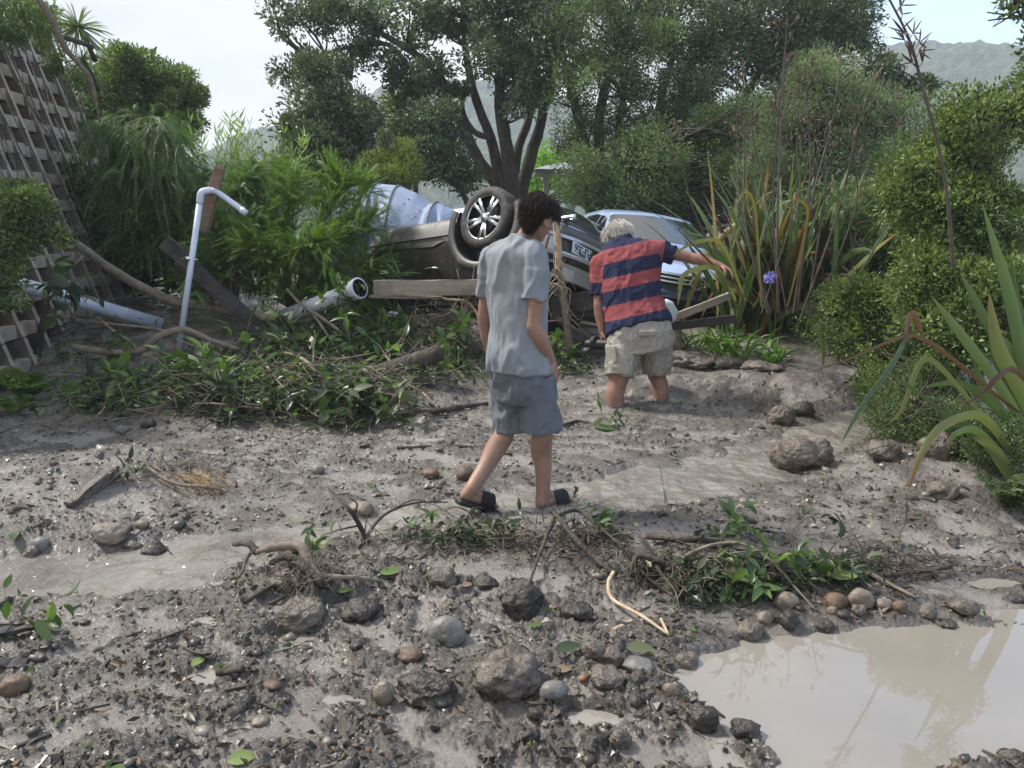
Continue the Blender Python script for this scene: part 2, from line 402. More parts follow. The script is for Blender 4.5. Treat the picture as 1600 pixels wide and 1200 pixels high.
# ground behind and round the camera
V2 = np.array([(-60, -40, -.13), (60, -40, -.13), (60, 14, -.13), (-60, 14, -.13)])
def mudmat():
    m = bpy.data.materials.new('mud'); m.use_nodes = True; t = m.node_tree; b = t.nodes['Principled BSDF']; l = t.links.new
    co = N('ShaderNodeTexCoord', t)
    def noise(sc, det=6, rgh=.6, st=(1, 1, 1)):
        q = N('ShaderNodeMapping', t); q.inputs['Scale'].default_value = st; l(co.outputs['Object'], q.inputs[0])
        k = N('ShaderNodeTexNoise', t); k.inputs['Scale'].default_value = sc; k.inputs['Detail'].default_value = det; k.inputs['Roughness'].default_value = rgh; l(q.outputs[0], k.inputs['Vector']); return k.outputs['Fac']
    def ramp(f, *st):
        r = N('ShaderNodeValToRGB', t); e = r.color_ramp.elements
        while len(e) < len(st): e.new(.5)
        for k, (p, c) in enumerate(st): e[k].position = p; e[k].color = (*c, 1) if isinstance(c, tuple) else (c, c, c, 1)
        l(f, r.inputs[0]); return r.outputs[0]
    def mixc(f, a, bb, bt='MIX'):
        x = N('ShaderNodeMixRGB', t); x.blend_type = bt
        for s_, v_ in ((0, f), (1, a), (2, bb)):
            if hasattr(v_, 'links') or hasattr(v_, 'is_linked'): l(v_, x.inputs[s_])
            else: x.inputs[s_].default_value = v_ if s_ == 0 else (*v_, 1)
        return x.outputs[0]
    cl = N('ShaderNodeAttribute', t, attribute_name='clod').outputs['Fac']
    we = N('ShaderNodeAttribute', t, attribute_name='wet').outputs['Fac']
    silt = ramp(noise(2.2, 8), (.30, (.19, .17, .151)), (.52, (.315, .288, .262)), (.72, (.42, .39, .36)))
    silt = mixc(ramp(noise(60, 4), (.45, 0.0), (.60, .45)), silt, (.19, .165, .142))
    clc = ramp(noise(9, 8, .7), (.30, (.026, .021, .018)), (.50, (.075, .063, .052)), (.70, (.16, .138, .117)))
    clc = mixc(ramp(noise(110, 3), (.55, 0.0), (.68, .7)), clc, (.26, .235, .205))
    c = mixc(cl, silt, clc)
    blot = ramp(noise(1.1, 5), (.42, 0.0), (.62, .55)); c = mixc(blot, c, mixc(.5, c, (.135, .108, .085)))
    spk = ramp(noise(190, 2), (.62, 0.0), (.70, .8)); c = mixc(spk, c, (.40, .37, .33))
    wf = N('ShaderNodeMath', t, operation='MULTIPLY'); l(we, wf.inputs[0]); wf.inputs[1].default_value = .7
    c = mixc(wf.outputs[0], c, mixc(1.0, c, (.55, .52, .50), 'MULTIPLY'))
    l(c, b.inputs['Base Color'])
    rg = N('ShaderNodeMath', t, operation='MULTIPLY_ADD'); l(cl, rg.inputs[0]); rg.inputs[1].default_value = .16; rg.inputs[2].default_value = .24
    rn = N('ShaderNodeMath', t, operation='MULTIPLY_ADD'); l(noise(5, 6), rn.inputs[0]); rn.inputs[1].default_value = .55; rn.inputs[2].default_value = -.22
    ra = N('ShaderNodeMath', t, operation='ADD'); l(rg.outputs[0], ra.inputs[0]); l(rn.outputs[0], ra.inputs[1])
    rw = N('ShaderNodeMath', t, operation='MULTIPLY_ADD'); l(we, rw.inputs[0]); rw.inputs[1].default_value = -.08; l(ra.outputs[0], rw.inputs[2])
    l(rw.outputs[0], b.inputs['Roughness']); b.inputs['Specular IOR Level'].default_value = .62
    b1 = N('ShaderNodeBump', t); b1.inputs['Strength'].default_value = .8; b1.inputs['Distance'].default_value = .028; l(noise(34, 8, .7), b1.inputs['Height'])
    b2 = N('ShaderNodeBump', t); b2.inputs['Strength'].default_value = .8; b2.inputs['Distance'].default_value = .009; l(noise(150, 5, .7), b2.inputs['Height']); l(b1.outputs[0], b2.inputs['Normal'])
    l(b2.outputs[0], b.inputs['Normal'])
    cw_ = N('ShaderNodeMath', t, operation='MULTIPLY_ADD'); l(cl, cw_.inputs[0]); cw_.inputs[1].default_value = -.45; cw_.inputs[2].default_value = .75; l(cw_.outputs[0], b.inputs['Coat Weight']); b.inputs['Coat Roughness'].default_value = .16; l(b1.outputs[0], b.inputs['Coat Normal'])
    return m
MUD = mudmat()
kf = (len(rows) - 1) * (nc - 1)
o = solo('ground', V[:len(rows) * nc], MUD, kind='structure', F=F[:kf], attrs={'clod': CL[:len(rows) * nc], 'wet': WET[:len(rows) * nc]})
kr = np.searchsorted(ys, 45)
GRASS = mat('rough grass', (.035, .05, .018), .8, noise=(.8, (.10, .12, .05), .3, .7), bump=(12, 1, .05))
solo('grass_field', V[(len(rows) - 1) * nc:(kr + 1) * nc], GRASS, kind='structure', F=F[kf:kr * (nc - 1)] - (len(rows) - 1) * nc)
LAKE = mat('lake', (.10, .13, .15), .12, bump=(.8, .3, .05))
solo('lake_water', np.array([(-700, 44, .30), (700, 44, .30), (700, 520, .30), (-700, 520, .30)]), LAKE, kind='structure', F=[(0, 1, 2, 3)])
o = solo('ground', V2, MUD, kind='structure', F=[(0, 1, 2, 3)])

def watermat(name, c1, c2, rough, bumps):
    m = bpy.data.materials.new(name); m.use_nodes = True; t = m.node_tree; b = t.nodes['Principled BSDF']; l = t.links.new
    co = N('ShaderNodeTexCoord', t); nn = N('ShaderNodeTexNoise', t); nn.inputs['Scale'].default_value = 2.5; nn.inputs['Detail'].default_value = 6; l(co.outputs['Object'], nn.inputs['Vector'])
    r = N('ShaderNodeValToRGB', t); r.color_ramp.elements[0].position = .35; r.color_ramp.elements[1].position = .65; r.color_ramp.elements[0].color = (*c1, 1); r.color_ramp.elements[1].color = (*c2, 1)
    l(nn.outputs['Fac'], r.inputs[0]); l(r.outputs[0], b.inputs['Base Color']); b.inputs['Specular IOR Level'].default_value = .5; b.inputs['Roughness'].default_value = rough; b.inputs['IOR'].default_value = 1.75
    prev = None
    for (sc, st, di, stretch) in bumps:
        q = N('ShaderNodeMapping', t); q.inputs['Scale'].default_value = stretch; l(co.outputs['Object'], q.inputs[0])
        k = N('ShaderNodeTexNoise', t); k.inputs['Scale'].default_value = sc; k.inputs['Detail'].default_value = 3; k.inputs['Distortion'].default_value = .2; l(q.outputs[0], k.inputs['Vector'])
        u = N('ShaderNodeBump', t); u.inputs['Strength'].default_value = st; u.inputs['Distance'].default_value = di; l(k.outputs['Fac'], u.inputs['Height'])
        if prev: l(prev, u.inputs['Normal'])
        prev = u.outputs[0]
    l(prev, b.inputs['Normal']); return m
SWAT = watermat('stream water', (.15, .136, .120), (.23, .212, .19), .08, [(5, .9, .06, (1, .8, 1)), (16, .9, .018, (1, .7, 1))])
PWAT = watermat('puddle water', (.215, .196, .170), (.24, .219, .19), .02, [(7, .05, .004, (1, 1, 1))])
def grid_in(P, z, step, pad, name, mt, ripple):
    lo, hi = P.min(0) - pad, P.max(0) + pad
    xs = np.arange(lo[0], hi[0], step); ysl = np.arange(lo[1], hi[1], step)
    X, Y = np.meshgrid(xs, ysl); d = sdf(X, Y, P) < pad
    nx = len(xs); i = (np.arange(len(ysl) - 1)[:, None] * nx + np.arange(nx - 1)[None])
    k = (d[:-1, :-1] | d[1:, 1:]); i = i[k]
    F = np.stack([i, i + 1, i + nx + 1, i + nx], -1); used, inv = np.unique(F, return_inverse=True)
    x, y = X.ravel()[used], Y.ravel()[used]
    zz = z + ripple * (pn(x * 5, y * 7, 50) + .7 * pn(x * 11, y * 15, 51) + .35 * pn(x * 24, y * 30, 52))
    o = solo(name, np.stack([x, y, zz], 1), mt, kind='structure', F=inv.reshape(F.shape)); return o
grid_in(STREAM, STREAM_Z, .016, .22, 'stream_water', SWAT, .009)
grid_in(PUDDLE, PUDDLE_Z, .10, .16, 'puddle_water', PWAT, 0)
for (cx, cy, rx, ry, lv) in POOLW:
    th = np.linspace(0, 2 * math.pi, 24, endpoint=False)
    V = np.stack([cx + 1.25 * rx * np.cos(th), cy + 1.25 * ry * np.sin(th), np.full(24, lv - .006)], 1)
    solo('puddle_water', V, PWAT, kind='structure', F=[tuple(range(24))])
# ---------------------------------------------------------------- hills
def hills():
    az = np.radians(np.linspace(-48, 52, 300)); rr = 190 * (560 / 190.) ** np.linspace(0, 1, 80)
    A, Rr = np.meshgrid(az, rr); x = Rr * np.sin(A); y = Rr * np.cos(A)
    ad_ = np.degrees(A)
    # ridge elevation angle (degrees above the horizon) against azimuth
    el = np.interp(ad_, [-48, -24, -17, -13, -9.5, -7, -4, -1, 3, 8, 14, 20, 24, 27, 29, 31, 33, 36, 42, 52],
                   [3, 4, 6.5, 8.0, 9.6, 10.6, 10.9, 10.6, 9.6, 8.0, 8.5, 10.6, 11.6, 11.7, 11.5, 11.3, 10.8, 10.7, 9.5, 8])
    prof = sst(190, 405, Rr) * .92 + .08 * sst(405, 500, Rr) - .15 * sst(500, 560, Rr)
    z = np.tan(np.radians(el)) * 405 * prof
    z = z * (.97 + .05 * pn(x / 72, y / 72, 60)) + 3.5 * pn(x / 32, y / 32, 61) * prof + 3.5 * np.abs(pn(x / 8, y / 8, 62)) + 2 * pn(x / 3.5, y / 3.5, 63) - 2
    nc = len(az); i = np.arange(len(rr) - 1)[:, None] * nc + np.arange(nc - 1)[None]
    F = np.stack([i, i + 1, i + nc + 1, i + nc], -1).reshape(-1, 4)
    m = mat('hill forest', (.025, .040, .020), .9, noise=(.08, (.085, .10, .05), .35, .68), bump=(.3, 1.0, 3.0), spec=.1)
    solo('hills', np.stack([x.ravel(), y.ravel(), z.ravel()], 1), m, kind='structure', F=F, smooth=False)
hills()
# the air: the far hills fade to blue
HZ = bpy.data.materials.new('haze'); HZ.use_nodes = True; t = HZ.node_tree; t.nodes.clear()
pv = N('ShaderNodeVolumePrincipled', t); pv.inputs['Color'].default_value = (.84, .92, 1.0, 1); pv.inputs['Density'].default_value = .0012; pv.inputs['Anisotropy'].default_value = .1
oo = N('ShaderNodeOutputMaterial', t); t.links.new(pv.outputs[0], oo.inputs['Volume'])
V, Fb = box((0, 0, 0), (1, 1, 1)); V = V * (1100, 640, 1) + (0, 280, 0); V[:, 2] = np.where(V[:, 2] > 0, 105, -8)
solo('haze', V, HZ, kind='stuff', F=Fb, smooth=False)

# ---------------------------------------------------------------- concrete crib wall on the left
CONC = mat('crib concrete', (.30, .225, .175), .85, noise=(3.5, (.60, .50, .41), .32, .68), bump=(30, .5, .01))
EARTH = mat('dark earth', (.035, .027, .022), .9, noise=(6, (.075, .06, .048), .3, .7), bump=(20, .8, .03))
WA, WB = np.array([-4.72, 6.9]), np.array([-5.40, 12.3])
wd = (WB - WA) / np.linalg.norm(WB - WA); wn = np.array([wd[1], -wd[0]])          # wn faces right, towards the track
WL = np.linalg.norm(WB - WA)
crib = thing('crib_wall', 'tall leaning brown concrete crib retaining wall with open square cells', 'retaining wall', (WA[0], WA[1], .3))
hdr = bar((0, 0, 0), (.42, 0, 0), .085, .15)       # header (points out of the slope)
BAT = .30
BARKL0 = mat('vine bark', (.10, .08, .06), .85, noise=(12, (.30, .25, .20), .35, .7))
STAIN_SHADE = mat('soil stained shade darkened concrete', (.10, .075, .058), .9, noise=(5, (.27, .21, .165), .35, .75), bump=(30, .6, .01))  # header sides and backs: shade inside the cells painted in, with soil staining
hm = newmesh('header', *box((-.18, 0, 0), (.36, .07, .324)), CONC, False); hm.materials.append(STAIN_SHADE)
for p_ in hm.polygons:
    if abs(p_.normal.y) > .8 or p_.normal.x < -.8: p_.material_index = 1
sm_ = newmesh('stretcher', *box((0, 0, 0), (.12, 1, .13)), CONC, False)
PITCHX, PITCHZ = .42, .32
rb = Matrix.Rotation(math.atan2(wn[1], wn[0]), 4, 'Z')
lean = Matrix.Rotation(math.atan(BAT), 4, 'Y')
r_ = np.random.default_rng(3)
for k in range(int(WL / PITCHX) + 1):
    s_ = k * PITCHX
    # each upright rib is a stack of header ends
    a = WA + wd * s_
    nz_ = 15 if k < 22 else 13
    for j in range(nz_):
        z = .25 + j * PITCHZ
        c = np.array([*(a - wn * (BAT * z)), z])
        if k % 1 == 0:
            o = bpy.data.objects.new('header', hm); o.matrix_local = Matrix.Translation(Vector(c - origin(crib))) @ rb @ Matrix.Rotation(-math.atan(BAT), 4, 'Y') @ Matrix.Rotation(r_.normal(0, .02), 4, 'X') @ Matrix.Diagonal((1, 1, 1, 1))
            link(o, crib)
for j in range(15):
    z = .25 + j * PITCHZ - .10
    for k in range(int(WL / 1.2)):
        a = WA + wd * (k * 1.2 + .6 + (.4 if j % 2 else 0)); c = np.array([*(a - wn * (BAT * z + .095)), z + r_.normal(0, .008)])
        o = bpy.data.objects.new('stretcher', sm_); o.matrix_local = Matrix.Translation(Vector(c - origin(crib))) @ rb @ Matrix.Diagonal((1, 1.16, 1, 1)); link(o, crib)
# earth fill behind the cells and slope above
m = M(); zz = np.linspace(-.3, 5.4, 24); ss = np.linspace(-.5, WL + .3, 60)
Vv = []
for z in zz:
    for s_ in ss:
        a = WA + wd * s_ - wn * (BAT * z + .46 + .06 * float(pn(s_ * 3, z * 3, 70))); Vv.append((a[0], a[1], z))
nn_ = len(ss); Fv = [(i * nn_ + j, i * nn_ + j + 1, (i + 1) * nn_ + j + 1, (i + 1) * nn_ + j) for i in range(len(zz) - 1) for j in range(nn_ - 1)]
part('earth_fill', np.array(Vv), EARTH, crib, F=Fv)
# bank above and behind the wall
def wallpt(s_, z, back=0.0):
    a = WA + wd * s_ - wn * (BAT * z + back); return np.array([a[0], a[1], z])
Vv = []
for b in np.linspace(0, 9, 12):
    for s_ in ss: Vv.append(wallpt(s_, 5.1, .25 + b) + np.array([0, 0, .35 * b + .15 * float(pn(s_, b, 71))]))
Fv = [(i * nn_ + j, i * nn_ + j + 1, (i + 1) * nn_ + j + 1, (i + 1) * nn_ + j) for i in range(11) for j in range(nn_ - 1)]
solo('hillside_bank', np.array(Vv), EARTH, kind='structure', F=Fv)

r9 = np.random.default_rng(91); vn_ = thing('hanging_vines', 'thin bare vines and dead stems hanging down the face of the crib wall', 'vine', (WA[0], WA[1], 4))
for k in range(26):
    s_ = r9.uniform(.8, 5.2); z0 = r9.uniform(2.8, 4.6); P = []
    for q in range(6):
        z = z0 - q * r9.uniform(.2, .45); a = WA + wd * (s_ + r9.normal(0, .09) + q * .02) - wn * (BAT * z - .06 - .02 * (q % 2)); P.append((a[0], a[1], z))
    part('vine', *[tube(P, [r9.uniform(.008, .018), .005], 5, 22, rough=.2, seed=k)[0]], BARKL0, vn_, F=tube(P, [.01], 5, 22)[1])
# ---------------------------------------------------------------- foliage builders
def leafcloud(P, D, Ln, Wd, seed=0, fold=.25):
    """one folded four-cornered leaf per point: P root, D direction (unit)"""
    r = np.random.default_rng(seed); n = len(P)
    ref = r.normal(0, 1, (n, 3)); ref[:, 2] *= .5
    Sx = np.cross(D, ref); Sx /= np.linalg.norm(Sx, axis=1)[:, None] + 1e-9
    Nn = np.cross(Sx, D); Ln = np.broadcast_to(Ln, (n,))[:, None]; Wd = np.broadcast_to(Wd, (n,))[:, None]
    a = P; b = P + D * Ln * .45 + Sx * Wd * .5 + Nn * Wd * fold; c = P + D * Ln; d = P + D * Ln * .45 - Sx * Wd * .5 + Nn * Wd * fold
    V = np.stack([a, b, c, d], 1).reshape(-1, 3)
    i = np.arange(n)[:, None] * 4
    F = np.concatenate([i + [[0, 1, 2]], i + [[0, 2, 3]]], 1).reshape(-1, 3)
    return V, F
def unit(v): return v / (np.linalg.norm(v, axis=-1, keepdims=True) + 1e-9)
def clumps(blobs, seed=0):
    """blobs: (px, py, rx, ry, Y, depth radius, n clumps, clump radius) -> centres, radii"""
    r = np.random.default_rng(seed); C = []; Rr = []
    for (px, py, rx, ry, Y, dr, n, cr) in blobs:
        c = W(px, py, Y); k = 1 / ppm(Y, c[2]); q = unit(r.normal(0, 1, (n, 3))) * r.uniform(.25, 1, (n, 1)) ** .5
        C.append(c + q * np.array([rx * k, dr, ry * k])); Rr.append(cr * r.uniform(.6, 1.35, n))
    return np.concatenate(C), np.concatenate(Rr)
def crown(C, Rr, per, ln, wd_, seed=0, up=.35, flat=.75, tonesd=.16):
    r = np.random.default_rng(seed); n = len(C)
    idx = np.repeat(np.arange(n), per); q = unit(r.normal(0, 1, (len(idx), 3))); rad = r.uniform(.15, 1, (len(idx), 1)) ** .45
    P = C[idx] + q * rad * Rr[idx, None] * np.array([1, 1, flat])
    P = P + (.05 + .20 * Rr[idx, None]) * np.stack([vn3(P * 1.9, seed + 4), vn3(P * 1.9, seed + 5), vn3(P * 1.9, seed + 6)], 1) * 1.5 + .08 * np.stack([vn3(P * 3, seed + 1), vn3(P * 3, seed + 2), vn3(P * 3, seed + 3)], 1)
    D = unit(q + r.normal(0, .55, q.shape) + np.array([0, 0, up]))
    V, F = leafcloud(P, D, ln * r.uniform(.6, 1.25, len(P)), wd_ * r.uniform(.7, 1.2, len(P)), seed)
    tn = np.clip(.5 + r.normal(0, tonesd, n)[idx] + r.normal(0, .16, len(idx)), 0, 1)
    return V, F, np.repeat(tn, 2)
def twigs(C, limbs, seed=0, r0=.02):
    """thin branches from the nearest limb point to each clump centre"""
    m = M(); r = np.random.default_rng(seed); LP = np.concatenate([catmull(l, 14)[3:] for l in limbs])
    for i, c in enumerate(C):
        d = np.linalg.norm(LP - c, axis=1) + .4 * np.abs(LP[:, 2] - c[2] + .4); p = LP[np.argmin(d)]
        mid = (p + c) / 2 + r.normal(0, .12, 3) + np.array([0, 0, .05])
        m.add(*tube([p, mid, c], [r0, r0 * .7, r0 * .3], 4, 5, cap=False))
    return m
BARK = mat('bark', (.035, .028, .022), .9, noise=(9, (.11, .09, .075), .38, .7, (1, 1, .35)), bump=(28, .9, .03, (1, 1, .25)))
BARKL = mat('pale bark', (.13, .10, .075), .85, noise=(12, (.27, .22, .17), .35, .7), bump=(40, .6, .008))
WOODL = mat('torn pale wood', (.36, .26, .16), .75, noise=(14, (.50, .40, .28), .3, .7, (1, 1, .3)), bump=(50, .5, .004))
def tree(name, label, limbs, blobs, per, ln, wd_, lm, seed, r0=None, cat='tree', up=.3, group=None, bark=None, tw=True, flat=.75, base=None):
    C, Rr = clumps(blobs, seed); r0 = r0 or (.026 if blobs[0][4] > 10 else .007)
    L3 = [np.array([W(*p) for p in l[0]]) for l in limbs]
    for k in range(len(L3)):
        p = L3[k][0]; g_ = gz(p[0], p[1])
        if (limbs[k][1][0] >= .08 or k == 0) and p[2] > g_ and not (name == 'overhanging_branch'): L3[k] = np.vstack([[(p[0] + (p[0] - L3[k][1][0]) * .05, p[1], g_ - .15)], L3[k]])
    b = L3[0][0] if L3 else C[np.argmin(C[:, 2])]
    if base is not None: b = base
    t = thing(name, label, cat, b, group)
    for k, l in enumerate(limbs):
        part('trunk' if k < 1 or l[1][0] >= .09 else 'limb', np.array(tube(L3[k], l[1], 10, rough=.16, seed=seed + k)[0]), bark or BARK, t, F=tube(L3[k], l[1], 10)[1])
    if tw and L3:
        part('branches', twigs(C, L3, seed, r0), bark or BARK, t, kind='stuff')
    V, F, tn = crown(C, Rr, per, ln, wd_, seed, up, flat)
    part('crown', V, lm, t, F=F, smooth=False, fattrs={'tone': tn}, kind='stuff')
    return t
LF_DARK = leafmat('pohutukawa leaf', [(0, (.018, .030, .016)), (.45, (.046, .066, .034)), (.8, (.10, .125, .075)), (1, (.20, .22, .16))], .36, .25, .55)
LF_MID = leafmat('kanuka leaf', [(0, (.028, .046, .018)), (.5, (.062, .092, .036)), (1, (.15, .185, .085))], .5, .3)
LF_GREY = leafmat('grey green leaf', [(0, (.045, .065, .036)), (.5, (.10, .13, .072)), (1, (.24, .27, .17))], .5, .3)
LF_FRESH = leafmat('fresh leaf', [(0, (.028, .046, .017)), (.5, (.080, .114, .040)), (1, (.22, .255, .10))], .42, .35)
LF_YEL = leafmat('yellow conifer leaf', [(0, (.06, .09, .02)), (.5, (.14, .16, .04)), (1, (.28, .27, .09))], .5, .3)
LF_LIME = leafmat('lime leaf', [(0, (.07, .14, .015)), (.5, (.15, .26, .03)), (1, (.28, .40, .08))], .45, .45)
LF_FEATH = leafmat('feather leaf', [(0, (.026, .052, .018)), (.5, (.065, .115, .034)), (1, (.16, .23, .07))], .5, .3)
LF_BAM = leafmat('pale bamboo leaf', [(0, (.07, .11, .03)), (.5, (.16, .22, .075)), (1, (.30, .36, .16))], .5, .35)

# ---- trees of the middle distance (pixel anchors, depth in metres)
Y0 = 17
def L_(pts, Y, *r): return ([(x, y, Y) for x, y in pts], list(r))
for m_ in bpy.data.materials:
    if 'leaf' in m_.name:
        for e_ in m_.node_tree.nodes['Color Ramp'].color_ramp.elements: e_.color = (*[min(1, c * 1.45) for c in e_.color[:3]], 1)
tree('pohutukawa_tree', 'tall dark many trunked tree behind the overturned car arching left over the sky', [
    L_([(795, 345), (785, 300), (745, 245), (716, 180), (690, 125), (648, 84), (585, 46), (540, 18), (500, -12)], 17, .20, .17, .14, .12, .10, .08, .06, .045, .03),
    L_([(800, 345), (783, 290), (768, 220), (742, 150), (728, 80), (722, -20)], 17.2, .16, .14, .12, .10, .08, .05),
    L_([(805, 345), (800, 280), (788, 210), (780, 150), (786, 90), (775, -30)], 16.8, .17, .16, .15, .12, .09, .05),
    L_([(812, 345), (815, 300), (832, 235), (846, 190), (855, 130), (870, 60), (880, -30)], 17.4, .20, .18, .15, .12, .10, .08, .05),
    L_([(806, 345), (806, 250), (828, 180), (835, 120), (830, 40)], 17.8, .14, .12, .10, .08, .05),
    L_([(700, 132), (660, 128), (610, 72), (560, 72), (500, 88), (462, 128)], 16.9, .07, .06, .05, .04, .03, .02),
    L_([(768, 215), (740, 205), (722, 165), (735, 110)], 17, .07, .06, .05, .03)], [
    (450, 20, 30, 26, 16.6, .5, 9, .30), (500, 25, 45, 26, 16.8, .6, 12, .30), (490, 105, 42, 22, 16.8, .5, 12, .26), (455, 110, 16, 20, 16.8, .3, 5, .25), (560, 20, 60, 28, 17, .8, 18, .32),
    (560, 85, 40, 20, 17, .6, 10, .26), (640, 32, 60, 34, 17, 1.0, 18, .30), (625, 112, 34, 22, 17, .6, 12, .26), (672, 118, 26, 34, 16.8, .6, 12, .28), (700, 30, 50, 38, 17, 1.2, 17, .30),
    (770, 15, 60, 40, 17, 1.5, 34, .38), (775, 88, 52, 36, 16.4, 1.2, 18, .28), (840, 90, 55, 60, 16.6, 1.5, 44, .42), (850, 10, 60, 50, 17, 1.5, 36, .42), (822, 140, 36, 30, 16.2, .8, 16, .30), (715, 150, 18, 14, 16.6, .4, 5, .2)],
    125, .105, .05, LF_DARK, 11)
tree('broadleaf_tree', 'dark dense cone shaped tree standing left of the many trunked tree', [
    L_([(520, 330), (520, 250), (510, 160), (505, 110)], 15, .14, .12, .08, .03)], [
    (512, 112, 26, 26, 15, .5, 16, .28), (515, 165, 52, 32, 15, .9, 34, .36), (520, 225, 74, 42, 15, 1.2, 60, .42), (500, 275, 62, 28, 14.8, 1.0, 34, .4), (452, 195, 12, 26, 15, .4, 8, .25), (565, 180, 30, 30, 15, .7, 14, .32)],
    190, .09, .045, LF_DARK, 12)
tree('yellow_conifer', 'small yellow green conifer poking up behind the crushed tank', [
    L_([(610, 340), (612, 270), (612, 215)], 14, .07, .05, .02)], [(612, 262, 36, 42, 14, .5, 44, .24), (585, 290, 18, 20, 14, .4, 12, .2), (632, 285, 18, 22, 14, .4, 14, .22)], 260, .055, .02, LF_YEL, 13, up=.9)
tree('young_tree', 'bright green young tree between the cone shaped tree and the trunks', [
    L_([(650, 340), (648, 260), (640, 190)], 17.5, .09, .06, .03)], [(638, 175, 28, 24, 17.5, .6, 18, .3), (620, 215, 26, 20, 17.5, .6, 12, .26)], 150, .10, .05, LF_FRESH, 14)
tree('pohutukawa_sapling', 'dark loose leaved young tree left of the thick trunks', [
    L_([(735, 345), (722, 300), (690, 270), (670, 220), (668, 190)], 15.5, .07, .06, .05, .04, .02)], [(672, 185, 32, 24, 15.5, .6, 20, .3), (690, 235, 38, 28, 15.5, .7, 26, .3), (712, 275, 30, 20, 15.5, .6, 16, .28), (660, 262, 24, 20, 15.5, .5, 10, .26)], 130, .09, .045, LF_DARK, 15)
tree('lime_tree', 'small lime green tree behind the trunks beside the grey roofed shelter', [
    L_([(850, 350), (848, 290), (846, 255)], 24, .08, .06, .03)], [(850, 262, 32, 22, 24, .8, 26, .34), (835, 300, 20, 20, 24, .6, 10, .3), (900, 300, 24, 14, 24, .6, 10, .28)], 140, .11, .055, LF_LIME, 16)
tree('kanuka_tree', 'tall dark leaning kanuka tree right of the many trunked tree', [
    L_([(925, 345), (925, 290), (912, 220), (895, 150), (880, 90), (850, 20)], 15.5, .16, .14, .11, .09, .07, .04),
    L_([(935, 345), (940, 270), (935, 200), (950, 120), (985, 40), (1010, -40)], 15.6, .15, .13, .11, .09, .07, .04),
    L_([(945, 345), (960, 280), (965, 210), (975, 140), (960, 60)], 15.3, .12, .1, .08, .06, .04)], [
    (930, 40, 70, 60, 15.5, 1.4, 60, .42), (925, 130, 56, 52, 15.2, 1.1, 48, .38), (900, 215, 26, 34, 15.4, .7, 14, .3), (990, 100, 46, 60, 15.4, 1.1, 36, .4), (980, 210, 45, 45, 15.2, .9, 24, .34)],
    190, .065, .026, LF_MID, 17)
tree('spreading_tree', 'big dark spreading tree with ascending limbs behind the silver car', [
    L_([(1090, 350), (1085, 270), (1060, 190), (1080, 110), (1120, 40), (1160, -30)], 16.5, .17, .15, .12, .10, .07, .04),
    L_([(1095, 350), (1110, 260), (1150, 180), (1190, 110), (1240, 50)], 16.8, .15, .12, .1, .07, .04),
    L_([(1080, 350), (1045, 250), (1030, 170), (1050, 90), (1045, 0)], 16.2, .13, .11, .09, .07, .04)], [
    (1060, 30, 66, 50, 16.5, 1.3, 50, .42), (1130, 80, 66, 60, 16.5, 1.3, 62, .42), (1210, 30, 76, 46, 16.8, 1.3, 60, .42), (1240, 105, 62, 42, 16.6, 1.0, 44, .38), (1310, 40, 46, 36, 16.8, .8, 34, .34), (1335, 70, 24, 20, 16.8, .4, 10, .24), (1060, 160, 56, 56, 16, 1.1, 34, .38),
    (1300, 0, 60, 28, 17, .8, 26, .36)],
    180, .085, .04, LF_DARK, 18)
tree('manuka_tree', 'dense mid green tree directly behind the silver car roof', [
    L_([(1010, 380), (1005, 320), (1000, 250)], 13.5, .09, .07, .04)], [(1010, 260, 64, 52, 13.5, .9, 70, .36), (1060, 300, 55, 36, 13.4, .8, 46, .32), (960, 305, 45, 35, 13.6, .7, 36, .3), (920, 270, 26, 34, 13.8, .6, 20, .3), (1110, 230, 38, 50, 13.8, .8, 34, .32), (1140, 290, 36, 46, 13.2, .7, 34, .3), (1150, 200, 36, 50, 13.8, .7, 34, .32), (1180, 330, 34, 30, 12.5, .6, 20, .3)], 210, .06, .026, LF_MID, 19)
tree('tree_crown_fragment', 'small dark tree top right of the feathery bush before the far hill', [
    L_([(1415, 330), (1412, 200), (1405, 130)], 15.5, .06, .05, .02)], [(1372, 95, 16, 26, 15.5, .3, 10, .22), (1385, 120, 30, 20, 15.5, .4, 14, .24), (1435, 140, 24, 14, 15.5, .4, 12, .2), (1370, 160, 30, 24, 15.5, .4, 12, .24)], 150, .08, .038, LF_DARK, 20)
tree('tea_tree_bush', 'rounded grey green bushy tree behind the tall flax flower stalks', [
    L_([(1290, 380), (1292, 300), (1285, 220), (1290, 150)], 12, .08, .07, .05, .02)], [
    (1285, 130, 52, 34, 12, .6, 40, .28), (1230, 190, 56, 44, 12, .7, 50, .3), (1330, 185, 66, 46, 12, .8, 60, .3), (1385, 225, 40, 50, 12, .6, 30, .28), (1290, 260, 84, 50, 11.8, .8, 64, .3), (1190, 260, 40, 60, 12, .6, 30, .28)], 190, .062, .019, LF_GREY, 21, up=.8)
tree('right_hand_shrub', 'big green shrub filling the right edge behind the foreground flax', [
    L_([(1530, 560), (1525, 430), (1500, 330), (1520, 220)], 6.4, .05, .04, .03, .015)], [
    (1530, 200, 60, 50, 6.4, .4, 36, .17), (1590, 160, 30, 60, 6.4, .4, 20, .16), (1500, 270, 80, 50, 6.4, .5, 60, .18), (1450, 330, 60, 50, 6.3, .4, 46, .17), (1550, 350, 80, 60, 6.2, .5, 60, .18),
    (1460, 430, 60, 50, 6.0, .4, 46, .17), (1570, 470, 60, 80, 5.8, .4, 50, .17), (1480, 510, 60, 50, 5.8, .4, 40, .16), (1410, 290, 24, 40, 6.4, .3, 12, .15)], 165, .046, .023, LF_FRESH, 22)
